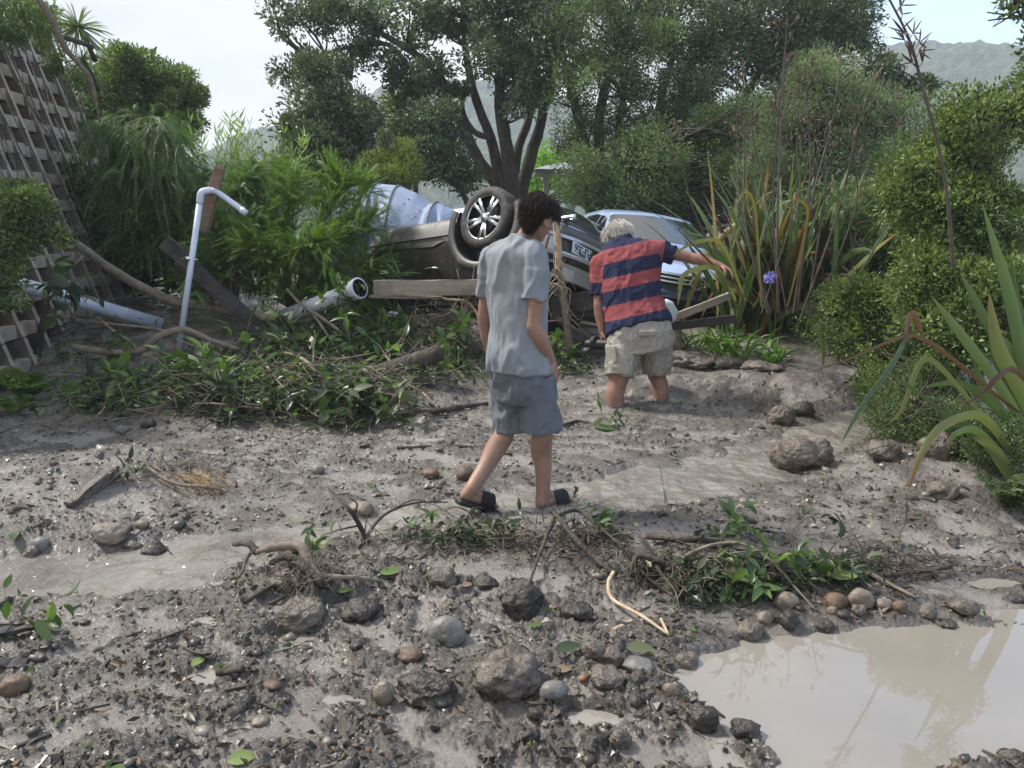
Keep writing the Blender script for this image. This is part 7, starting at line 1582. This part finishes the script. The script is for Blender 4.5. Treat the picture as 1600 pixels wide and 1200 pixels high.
for k, a in enumerate([
    ('big rounded mud covered boulder at the near edge of the stream', 1257, 708, 88, 56, 'mud'), ('large flat brown slab stone carrying a green leaf', 792, 1060, 108, 64, 'mud'), ('pale grey pointed stone in the foreground mud left of centre', 697, 990, 60, 46, 'grey'),
    ('flat orange brown stone in the foreground mud', 641, 1026, 42, 20, 'rust'), ('smooth tan oval stone beside the stream near the twig clump', 562, 796, 42, 20, 'tan'), ('rusty brown ball shaped stone behind the young man left heel', 727, 741, 30, 26, 'rust'),
    ('flat orange stone left of the rusty ball', 672, 740, 30, 14, 'rust'), ('wide tan brown stone on the far bank of the stream at left', 165, 838, 64, 28, 'tan'), ('dark lump stone standing in the stream at left', 238, 864, 40, 30, 'dark'),
    ('small dark stone right of the dark lump in the stream', 272, 862, 16, 12, 'dark'), ('mud stone in the stream behind the dark lump', 204, 856, 30, 16, 'mud'), ('pale stone right of the tan stream stone', 220, 820, 24, 14, 'tan'), ('grey stone at the left stream edge beside the green leaf', 60, 852, 30, 24, 'grey'),
    ('grey brown cluster stone at the left stream edge below the other', 46, 864, 26, 18, 'mud'), ('dark upright wet clod left of the puddle at the bottom', 1100, 1126, 44, 46, 'dark'), ('wide dark clod right of the upright wet one', 1166, 1144, 44, 26, 'dark'),
    ('small round tan stone standing in the puddle shallows', 1049, 1080, 26, 22, 'tan'), ('brown mud stone at the top left puddle edge', 1174, 990, 42, 30, 'mud'), ('dark shell shaped stone poking out of the middle of the puddle', 1308, 1162, 28, 13, 'dark'), ('small flat dark stone near the far puddle edge', 1484, 978, 30, 12, 'dark'),
    ('round grey brown stone beside the puddle under the curved pale stem', 1197, 968, 28, 20, 'tan'), ('dark pyramid stone in the middle of the puddle edge row', 1232, 972, 36, 30, 'dark'), ('yellow brown stone in the puddle edge row', 1308, 944, 38, 24, 'rust'), ('largest grey stone of the puddle edge row', 1347, 938, 40, 34, 'tan'),
    ('small grey stone in front of the largest edge stone', 1344, 956, 26, 18, 'mud'), ('small round stone left of the yellow brown one', 1302, 955, 18, 14, 'tan'), ('dark small stone in the edge row under the pale leaf', 1320, 962, 22, 14, 'dark'), ('brown stone beyond the row towards the right', 1385, 945, 28, 18, 'tan'),
    ('tan lump right of the brown row stone', 1408, 950, 24, 20, 'rust'), ('half sunk stone at the puddle edge centre', 1290, 982, 34, 22, 'dark'), ('low mud stone by the far right puddle edge', 1450, 958, 30, 20, 'mud'), ('dark mud lump at far right puddle edge', 1512, 955, 44, 22, 'mud'), ('pale stone behind the row beneath the leaves', 1232, 942, 40, 26, 'tan'),
    ('mud lump just left of the puddle at the green leaf', 960, 1030, 46, 30, 'mud'), ('rounded mud lump below the green leaf', 950, 1065, 56, 30, 'mud'), ('mud clod at the left puddle shore', 1075, 1035, 40, 26, 'mud'), ('brown lump behind the slab stone', 930, 1018, 40, 28, 'mud'), ('dark hairy clod in the foreground left of the slab stone', 668, 1085, 90, 34, 'dark'),
    ('triangular dark mud block left in the foreground', 470, 965, 70, 44, 'mud'), ('rough mud clod in the centre foreground', 565, 958, 60, 34, 'dark'), ('rough mud clod right of centre in the foreground', 815, 945, 64, 44, 'dark'), ('brown crumbly lump above the foreground centre', 693, 905, 46, 28, 'mud'), ('dark wet lump right of the brown crumbly one', 760, 913, 40, 18, 'dark'),
    ('dark clod left of the curved pale stick', 900, 960, 56, 24, 'dark'), ('reddish lump at the far left edge of the foreground', 18, 1075, 44, 28, 'rust'), ('small orange stone in the left foreground', 425, 1074, 28, 12, 'rust'), ('pale pinkish stone in the lower left foreground', 405, 1130, 30, 12, 'tan'), ('pointed pale lump left of the hairy clod', 600, 1085, 32, 36, 'tan'),
    ('wide muddy hump on the mud bank left of the flax', 1082, 563, 84, 26, 'mud'), ('mud boulder beneath the agapanthus', 1142, 568, 56, 20, 'dark'), ('flat muddy lump under the agapanthus tuft', 1192, 574, 60, 16, 'mud'), ('muddy stone tucked under the foreground flax leaves', 1468, 700, 52, 40, 'mud'), ('wet mud stone left of the flax on the bank', 1385, 705, 50, 34, 'mud'),
    ('low rounded mud mound right of the boulder', 1478, 768, 56, 26, 'mud'), ('grey stone on the ridge edge beside the upper stream', 1222, 650, 40, 34, 'mud'), ('dark mud lump on the ridge edge', 1258, 640, 36, 26, 'dark'), ('tan stone in the gravel at left middle distance', 700, 833, 30, 14, 'tan'), ('grey stone in the gravel near the stream', 495, 735, 22, 16, 'grey'),
    ('grey stone left of the stream far bank', 190, 672, 22, 14, 'grey'), ('dark stone on the gravel at far left', 230, 662, 22, 16, 'dark'), ('flat grey wet stone under the green leaf', 1000, 1045, 50, 18, 'grey'), ('pale wet stone beside the slab stone', 865, 1085, 44, 26, 'grey'), ('black lump low right of centre', 830, 1155, 30, 22, 'dark'), ('brown spiky lump at the bottom near the puddle', 970, 1160, 36, 32, 'mud')]):
    rock(*a, seed=400 + k, lump=.30 if a[5] in ('dark', 'mud') else .16, name='mud_clod' if a[5] == 'dark' else 'stone', cat='clod' if a[5] == 'dark' else 'stone')
# ---------------------------------------------------------------- gravel, crumbs and litter
def field(n, y0, y1, seed, want=None, hw=None):
    r = np.random.default_rng(seed); y = y0 * (y1 / y0) ** r.random(n * 3); x = r.uniform(-1, 1, n * 3) * (.25 + .74 * y)
    z, cl, wet = parts_fast(x, y); k = r.random(n * 3) < (np.ones_like(x) if want is None else want(x, y, z, cl, wet)); x, y, z = x[k][:n], y[k][:n], z[k][:n]; return x, y, z, r
OCT = (np.array([(1, 0, 0), (-1, 0, 0), (0, 1, 0), (0, -1, 0), (0, 0, 1), (0, 0, -1.)]), [(0, 2, 4), (2, 1, 4), (1, 3, 4), (3, 0, 4), (2, 0, 5), (1, 2, 5), (3, 1, 5), (0, 3, 5)])
def stonemat(name, stops, rough=.45):
    m = leafmat(name, stops, rough, 0, .5); return m
PEB = stonemat('gravel', [(0, (.025, .021, .018)), (.30, (.085, .070, .058)), (.60, (.19, .165, .14)), (.88, (.27, .24, .21)), (.96, (.40, .37, .33)), (1, (.20, .095, .045))])
CRU = stonemat('mud crumbs', [(0, (.018, .015, .012)), (.5, (.062, .051, .042)), (1, (.17, .145, .12))], .4)
def tilt(n, r, amt):
    q = [Matrix.Rotation(r.uniform(0, 6.28), 3, 'Z') @ Matrix.Rotation(r.normal(0, amt), 3, 'X') @ Matrix.Rotation(r.normal(0, amt), 3, 'Y') for _ in range(n)]; return np.array(q)
dry = lambda x, y, z, cl, wet: np.clip((z > -.026) * (.14 + .75 * sst(3.4, 4.6, y) * sst(7.2, 6, y) + .35 * cl + .4 * (np.abs(pn(x * 2, y * 2, 91)) < .18)), 0, 1)
x, y, z, r = field(10000, 1.7, 7.6, 500, dry); n = len(x); s_ = np.exp(r.normal(-5.15, .45, n)); tn = np.clip(r.normal(.5, .26, n), 0, 1)
V, F = scatter(OCT, np.stack([x, y, z + s_ * .15], 1), np.stack([s_ * 1.3, s_, s_ * .6], 1), tilt(n, r, .4), 501, .25); solo('gravel', V, PEB, kind='stuff', F=F, smooth=False, fattrs={'tone': np.repeat(tn, 8)})
x, y, z, r = field(700, 1.8, 7.8, 502, dry); n = len(x); s_ = np.exp(r.normal(-4.35, .38, n)); tn = np.clip(r.normal(.42, .24, n), 0, 1)
V, F = scatter(ICO1, np.stack([x, y, z + s_ * .1], 1), np.stack([s_ * 1.3, s_, s_ * .62], 1), tilt(n, r, .3), 503, .20); solo('gravel', V, PEB, kind='stuff', F=F, smooth=True, fattrs={'tone': np.repeat(tn, 20)})
cw = lambda x, y, z, cl, wet: np.clip((z > -.028) * (.06 + 1.0 * sst(.4, 1, cl)), 0, 1) * (.35 + .65 * sst(-.1, .3, pn(x * 1.3, y * 1.3, 93)))
x, y, z, r = field(10500, 1.7, 7.5, 504, cw); n = len(x); s_ = np.clip(np.exp(r.normal(-5.0, .5, n)), .003, .018); tn = np.clip(r.normal(.45, .25, n), 0, 1)
V, F = scatter(OCT, np.stack([x, y, z + s_ * .0], 1), np.stack([s_ * 1.2, s_, s_ * .8], 1), tilt(n, r, 1), 505, .38); solo('mud_crumbs', V, CRU, kind='stuff', F=F, smooth=False, fattrs={'tone': np.repeat(tn, 8)})
x, y, z, r = field(200, 1.8, 4.4, 520, cw); n = len(x); s_ = r.uniform(.014, .036, n)
q0 = ICO2[0] * (1 + .3 * vn3(ICO2[0] * 2.1, 7)[:, None] + .15 * vn3(ICO2[0] * 5, 8)[:, None])
V, F = scatter((q0, ICO2[1]), np.stack([x, y, z - s_ * .35], 1), np.stack([s_ * 1.4, s_, s_ * .75], 1), tilt(n, r, .6), 521, .12); solo('mud_lumps', V, STONE['dark'], kind='stuff', F=F)
# bark flakes, sticks and dead leaves lying on the mud
x, y, z, r = field(1500, 1.8, 8.5, 506, lambda x, y, z, cl, wet: (z > -.028) * 1.0); n = len(x); L0 = np.clip(np.exp(r.normal(-4.1, .6, n)), .004, .05)
V, F = scatter(box((0, 0, 0), (2, 2, 2)), np.stack([x, y, z + .006], 1), np.stack([L0, L0 * .10 + .0012, L0 * .05 + .001], 1), tilt(n, r, .15), 507, .2); solo('twig_litter', V, CRU, kind='stuff', F=F, smooth=False, fattrs={'tone': np.repeat(np.clip(r.normal(.5, .35, n), 0, 1), 6)})
x, y, z, r = field(900, 1.9, 8.0, 508, lambda x, y, z, cl, wet: (z > -.028) * 1.0); n = len(x); D = unit(np.stack([r.normal(0, 1, n), r.normal(0, 1, n), r.normal(.12, .15, n)], 1)); 
V, F = leafcloud(np.stack([x, y, z + .008], 1), D, r.uniform(.02, .06, n), r.uniform(.010, .024, n), 509, .2); V[:, 2] = np.maximum(V[:, 2], height(V[:, 0], V[:, 1]) + .002); solo('leaf_litter', V, LF_DEAD, kind='stuff', F=F, smooth=False, fattrs={'tone': np.repeat(np.clip(r.normal(.35, .3, n), 0, 1), 2)})
x, y, z, r = field(230, 1.9, 8.0, 510, lambda x, y, z, cl, wet: (z > -.028) * 1.0); n = len(x); D = unit(np.stack([r.normal(0, 1, n), r.normal(0, 1, n), r.normal(.12, .15, n)], 1)); 
V, F = leafcloud(np.stack([x, y, z + .008], 1), D, r.uniform(.025, .07, n), r.uniform(.010, .026, n), 511, .2); V[:, 2] = np.maximum(V[:, 2], height(V[:, 0], V[:, 1]) + .002); solo('leaf_litter', V, LF_BR, kind='stuff', F=F, smooth=False, fattrs={'tone': np.repeat(np.clip(r.normal(.45, .25, n), 0, 1), 2)})
# ---------------------------------------------------------------- foreground piles
def gleaf(label, x, y, Lpx, ang, key, seed=0, lift=.008, up=None, name='fallen_leaf'):
    g = G(x, y); k = ppm(g[1], g[2]); r = np.random.default_rng(seed); a = R(ang); d = unit(np.array([math.cos(a), math.sin(a) * 1.0, .08])); L0 = Lpx / k
    p = g + [0, 0, lift] - d * L0 * .5 * [1, 1, 0]
    V, F = leaftmpl([.34, .46, .40, .28, .5, .6][key[1]], .3, .08); u_ = unit(np.array([r.normal(0, .2), -.35 + r.normal(0, .15), 1])) if up is None else up; s_ = unit(np.cross(d, u_)); n_ = np.cross(s_, d)
    V = V @ (np.stack([s_, d, n_], 1) * L0).T + p; m = M(); m.add(V, F, a=[.15, .35, .5, .65, .8, .95][key[1]])
    return solo(name, m, {'b': LF_BR, 'o': LF_OLD, 'd': LF_DEAD}[key[0]], label, 'leaf')
for k, a in enumerate([('green leaf lying on the brown slab stone', 786, 1062, 36, 20, ('o', 1), 0, .052), ('wide dark green leaf with pale veins left of the puddle', 1000, 1026, 46, -10, ('o', 4), 0, .03), ('folded dark green leaf on wet stone left of the wide leaf', 888, 1028, 46, 15, ('o', 1), 0, .04),
    ('upright green leaf tip at the stream edge left of centre', 580, 766, 22, 80, ('b', 2), 0, .03), ('long narrow green leaf piece in the lower left mud', 296, 1128, 36, -40, ('b', 0)), ('green leaf fragment in the lower left foreground', 95, 1130, 24, 80, ('b', 3)), ('pale green strap leaf beside the small left pool', 310, 1040, 26, 60, ('b', 5)),
    ('green leaf at the right of the small left pool', 345, 1048, 24, 30, ('b', 1)), ('green leaf on the left mud below the stream', 125, 928, 26, -10, ('b', 1)), ('yellow strip leaf at the bottom edge', 380, 1193, 44, 15, ('b', 5)), ('small green curled leaf in the centre right foreground', 838, 980, 30, 10, ('b', 3)),
    ('light green leaf below the root clump', 612, 897, 36, 20, ('b', 4)), ('dark green leaf by the root clump right side', 512, 920, 24, 0, ('o', 2)), ('pale leaf lying below the root clump', 540, 930, 24, 30, ('b', 4)), ('small yellow leaf in the foreground centre', 730, 917, 18, 20, ('d', 5)), ('yellow brown curled leaf left of the wide leaf', 880, 1052, 26, 0, ('d', 5)),
    ('green strap leaf bent at the near side of the boulder', 1205, 742, 34, 20, ('o', 3)), ('green leaf at the right side of the mud ridge', 948, 672, 44, -30, ('b', 2)), ('green leaf on the silt past the young man right', 775, 640, 26, 10, ('b', 3)), ('green leaf beside the left stream stones', 24, 848, 34, -60, ('b', 1), 0, .03)]):
    gleaf(*a)
# root clump
t = thing('root_clump', 'muddy torn root clump with fine rootlets in the left centre foreground', 'roots', G(470, 925))
def gp_(x, y, lift): return G(x, y) + [0, 0, lift]
for k, (P, rr_, mt) in enumerate([([gp_(505, 920, .02), gp_(485, 905, .06), gp_(470, 890, .10), gp_(430, 900, .13), gp_(408, 905, .13)], [.022, .024, .022, .018, .012], BARKL), ([gp_(505, 925, .03), gp_(478, 915, .08), gp_(450, 905, .10), gp_(425, 905, .07)], [.02, .02, .016, .010], BARK),
    ([gp_(408, 905, .13), gp_(392, 900, .10), gp_(378, 905, .02)], [.014, .010, .006], BARKL), ([gp_(405, 905, .12), gp_(390, 892, .13), gp_(368, 880, .10)], [.018, .018, .013], BARK), ([gp_(490, 915, .05), gp_(520, 918, .05), gp_(560, 912, .02), gp_(595, 915, .01)], [.014, .012, .010, .008], BARKL), ([gp_(480, 910, .06), gp_(490, 935, .04), gp_(480, 945, .01)], [.012, .01, .006], BARK)]):
    part('root', tube(P, rr_, 8, 22, rough=.3, seed=k)[0], mt, t, F=tube(P, rr_, 8, 22)[1])
r = np.random.default_rng(77); m = M()
for k in range(130):
    c = gp_(r.normal(478, 24), r.normal(915, 8), abs(r.normal(.05, .03))); e = c + r.normal(0, .05, 3) + [0, 0, -.02]; e[2] = max(e[2], gz(e[0], e[1]) + .002); m.add(*tube([c, (c + e) / 2 + r.normal(0, .014, 3), e], [.0026, .001], 4, 6, cap=False))
part('rootlets', m, BARKL, t, kind='stuff'); V, F = ICO3; V = V * [.09, .05, .05] * (1 + .3 * vn3(V * 2.2, 3)[:, None]) + gp_(452, 915, .02); part('earth_ball', V, STONE['mud'], t, F=F)
# twigs of the foreground
for k, (lab, P, rr_, mt, side) in enumerate([
    ('upright forked brown twig rising above the stream edge', [gp_(575, 852, .0), gp_(560, 840, .07), gp_(545, 838, .15), gp_(518, 838, .26)], [.013, .012, .010, .005], BARK, [[gp_(562, 842, .06), gp_(530, 846, .06), gp_(505, 848, .03)], [gp_(553, 838, .10), gp_(560, 836, .16), gp_(548, 838, .20)]]),
    ('arched twig reaching from the clump over the water', [gp_(560, 858, .0), gp_(600, 835, .10), gp_(650, 812, .10), gp_(700, 800, .06)], [.009, .008, .006, .004], BARK, [[gp_(600, 835, .10), gp_(650, 818, .14), gp_(700, 818, .06), gp_(715, 830, .02)], [gp_(570, 850, .04), gp_(575, 842, .12)]]),
    ('dark knobbly twig against the young man left slide', [gp_(722, 842, .0), gp_(728, 825, .04), gp_(740, 812, .05), gp_(770, 806, .04), gp_(796, 815, .01)], [.016, .010, .009, .008, .004], BARK, [[gp_(735, 815, .05), gp_(712, 808, .05), gp_(695, 806, .02)], [gp_(728, 828, .04), gp_(700, 816, .05)]]),
    ('dark stick lying left of the root clump', [gp_(383, 945, .01), gp_(415, 928, .02), gp_(448, 915, .02)], [.010, .011, .008], BARK, []),
    ('thin dark stick below the left end of the clump', [gp_(420, 948, .01), gp_(450, 938, .015)], [.008, .007], BARK, []),
    ('dark curved branch pointing left into the main foreground pile', [gp_(962, 905, .02), gp_(930, 890, .05), gp_(900, 872, .09), gp_(868, 850, .15), gp_(858, 842, .15)], [.012, .013, .013, .011, .012], BARK, [[gp_(866, 850, .14), gp_(845, 880, .06), gp_(822, 930, .0)], [gp_(868, 848, .14), gp_(900, 832, .12), gp_(930, 842, .08), gp_(975, 870, .04)]]),
    ('pale orange bent stick with bright bare wood', [gp_(958, 915, .06), gp_(950, 930, .05), gp_(958, 948, .03), gp_(1000, 975, .03), gp_(1045, 998, .015)], [.009, .009, .008, .007, .005], WOODL, []),
    ('short pale orange stick piece left of the bent one', [gp_(960, 988, .01), gp_(987, 975, .012)], [.008, .008], WOODL, []), ('second short pale stick by the end of the bent stick', [gp_(1032, 975, .02), gp_(1045, 998, .01)], [.006, .006], WOODL, []),
    ('long pale grey stem arching over the leaves to the puddle', [gp_(1040, 905, .04), gp_(1090, 890, .09), gp_(1150, 885, .11), gp_(1200, 905, .09), gp_(1240, 935, .05), gp_(1272, 960, .02)], [.009, .009, .008, .007, .006, .004], BARKL, [[gp_(1185, 895, .10), gp_(1130, 900, .08), gp_(1070, 912, .04)], [gp_(1060, 900, .05), gp_(1090, 925, .04), gp_(1120, 945, .02)]]),
    ('dark forked dead branch at the left of the main pile', [gp_(1060, 905, .03), gp_(1030, 900, .06), gp_(995, 895, .07), gp_(985, 915, .03)], [.014, .016, .014, .008], BARK, [[gp_(1020, 900, .05), gp_(1050, 930, .04), gp_(1095, 950, .01)], [gp_(990, 900, .05), gp_(1010, 920, .04), gp_(1060, 945, .02)]]),
    ('long thin bark covered stick across the top of the main pile', [gp_(1010, 852, .05), gp_(1080, 858, .05), gp_(1160, 866, .05), gp_(1250, 878, .03)], [.018, .018, .016, .010], BARK, []),
    ('dark stick at the right end of the main pile', [gp_(1330, 912, .03), gp_(1400, 908, .03), gp_(1485, 898, .03)], [.008, .011, .010], BARK, []), ('pale stick crossing under the right end stick', [gp_(1350, 905, .04), gp_(1390, 920, .02), gp_(1432, 938, .01)], [.009, .009, .007], BARKL, []),
    ('short dark stick on the mud right of the pile', [gp_(1310, 858, .01), gp_(1390, 860, .012)], [.010, .008], BARK, []), ('thin twig near the middle stream edge', [gp_(1040, 790, .0), gp_(1036, 770, .04), gp_(1030, 752, .10)], [.004, .003, .002], BARK, []),
    ('slender dead sapling standing right of the main pile', [gp_(1408, 862, 0), gp_(1404, 850, .05), gp_(1412, 845, .12), gp_(1408, 845, .26)], [.007, .005, .004, .002], BARK, [[gp_(1404, 852, .04), gp_(1380, 850, .06), gp_(1372, 850, .12)], [gp_(1411, 846, .10), gp_(1440, 850, .12)]]),
    ('dark stick lying before the ridge on the silt', [gp_(880, 668, .02), gp_(905, 662, .02), gp_(940, 668, .01)], [.012, .012, .008], BARK, []), ('black stick near the lower left pools', [gp_(230, 1008, .01), gp_(262, 1000, .012), gp_(285, 990, .008)], [.007, .006, .004], BARK, []), ('short cut stick left of the foreground centre', [gp_(290, 1000, .012), gp_(312, 1008, .012)], [.011, .010], BARK, []),
    ('brown half buried stick by the small left pool', [gp_(340, 1056, .012), gp_(380, 1052, .014)], [.013, .013], BARK, []), ('thin stick in the lower left mud', [gp_(120, 1118, .01), gp_(172, 1106, .01)], [.005, .004], BARK, []), ('thin sprung twig standing in the stream', [gp_(296, 895, .0), gp_(260, 868, .04), gp_(235, 850, .06)], [.004, .003, .002], BARK, []),
    ('curved pale root on the bank by the buried plank', [gp_(225, 735, .03), gp_(270, 765, .04), gp_(320, 770, .03), gp_(345, 768, .01)], [.008, .010, .010, .006], BARKL, []), ('long flat dark stick across the silt below the leaf heap', [gp_(620, 702, .01), gp_(720, 700, .012), gp_(800, 712, .01)], [.010, .012, .010], BARK, [])]):
    if not side: m = M(); m.add(*tube(P, rr_, 8, 24, rough=.2, seed=k)); solo('twig', m, mt, lab, 'twig')
    else:
        t = thing('twig', lab, 'twig', P[0]); part('stem', tube(P, rr_, 8, 24, rough=.2, seed=k)[0], mt, t, F=tube(P, rr_, 8, 24)[1])
        for s2_ in side: part('side_twig', tube(s2_, [min(rr_) * 1.1, min(rr_) * .5], 6, 14, rough=.2, seed=k)[0], mt, t, F=tube(s2_, [.01], 6, 14)[1])
plank('bark_slab', 'long dark bark slab lying on top of the main foreground pile', gp_(1018, 852, .05), gp_(1240, 882, .05), .05, .014, TIMD, 'bark', (0, -.4, 1), .003, .7, 31)
plank('bark_slab', 'curled dark bark piece standing at the left end of the pile', gp_(1040, 905, .02), gp_(1000, 870, .09), .06, .012, TIMD, 'bark', (.5, -.6, .6), .003, .6, 32)
plank('buried_plank', 'weathered plank half buried in the left bank', gp_(108, 794, .0), gp_(182, 742, .03), .05, .07, STONE['mud'], 'plank', (0, -.3, 1), .003, 1, 33)
plank('black_debris', 'black charred slab at the left edge of the foreground', gp_(-10, 1000, .03), gp_(92, 985, .03), .05, .02, TIMD, 'debris', (0, -.4, 1), .004, .4, 34)
plank('black_debris', 'second black charred slab below the first at the left edge', gp_(-15, 1046, .02), gp_(46, 1042, .02), .05, .02, TIMD, 'debris', (0, -.4, 1), .004, .4, 35)
tangle('twig_tangle', 'matted twigs in foreground pile', [(1050, 900), (1000, 900), (1100, 900), (1180, 900), (1250, 900), (1320, 890), (1400, 890), (900, 860), (880, 840)], 36, 620, .16, BARK, 8, .07, r0=.0036)
tangle('twig_tangle', 'pale twigs in foreground piles', [(560, 860), (650, 850), (740, 850), (800, 850), (480, 880), (920, 850), (1080, 920), (1200, 910), (260, 745), (300, 750)], 36, 460, .15, BARKL, 9, .055, r0=.0030)
PX = [((760, 846), .045, 34, 'o', 'sprig of dark narrow leaves lying right of the twig clump'), ((700, 850), .04, 26, 'o', 'small dark sprig in front of the young man left foot'), ((640, 845), .045, 16, 'b', 'pale green leaf sprig hanging on the twig clump'), ((480, 878), .05, 14, 'b', 'grassy green sprig behind the root clump'),
      ((1120, 895), .065, 26, 'b', 'broad green leaves in the middle of the main pile'), ((1215, 905), .070, 24, 'b', 'broad round green leaves under the arching stem'), ((1080, 935), .050, 26, 'o', 'grey green leaves at the lower left of the main pile'), ((1145, 935), .055, 26, 'b', 'long green leaves at the lower middle of the main pile'), ((1290, 905), .060, 20, 'o', 'dark ivy like leaves at the right of the main pile'),
      ((1130, 835), .055, 20, 'b', 'light green leaves behind the bark slab'), ((930, 838), .05, 16, 'b', 'green leaves on the twigs left of the main pile'), ((870, 790), .04, 8, 'o', 'few leaves on the mud beside the right foot'), ((190, 760), .05, 10, 'o', 'grey leaves by the buried plank'), ((30, 995), .07, 8, 'b', 'bright green leaves on the black debris at the left edge'), ((1260, 830), .05, 10, 'o', 'scattered leaves right of the bark slab'), ((940, 668), .06, 14, 'b', 'green leaves on the silt right of the young man shorts')]
for k, ((x, y), ln, n, key, lab) in enumerate(PX):
    a = gp_(x - 22, y + 4, .02); b = gp_(x + 26, y - 4, .05); leafy(lab, [a, (a + b) / 2 + [0, 0, .04], b], .004, int(n * 1.3), ln * 1.3, key, 600 + k, 6, group='small leafy sprigs on the foreground mud', cat='sprig', name='leafy_sprig')
gleaf('pale silver green torn leaf on the stones above the puddle', 1318, 916, 60, 10, ('b', 5), 0, .05); gleaf('long bright green strap leaf on the main pile', 1190, 940, 70, -5, ('b', 3), 0, .05); gleaf('large green leaf folded over the puddle end of the pile', 1150, 925, 60, 150, ('b', 4), 0, .07)
litterleaves('pile_foliage', 'small leaves in the foreground piles', [(740, 850), (680, 850), (1100, 920), (1170, 930), (1230, 910), (1130, 845), (1300, 900), (930, 840), (490, 880), (1060, 900), (1200, 930), (1330, 905), (1150, 900), (1100, 940), (1240, 900)], 1300, .055, LF_OLD, 74, .06, 30)
# dried grass bundle beside the buried plank
r = np.random.default_rng(9); m = M()
for k in range(60):
    a = gp_(r.normal(300, 22), r.normal(748, 5), .02); d = np.array([.16, -.10, .0]) + r.normal(0, .03, 3); e = a + d; e[2] = gz(e[0], e[1]) + .012; m.add(*tube([a, (a + e) / 2 + [0, 0, .02], e], [.002, .001], 3, 5, cap=False))
solo('dry_grass', m, mat('straw', (.28, .17, .06), .7, noise=(9, (.42, .30, .14), .3, .7)), 'bundle of orange straw on the left bank beside the curved root', 'straw', kind='stuff')
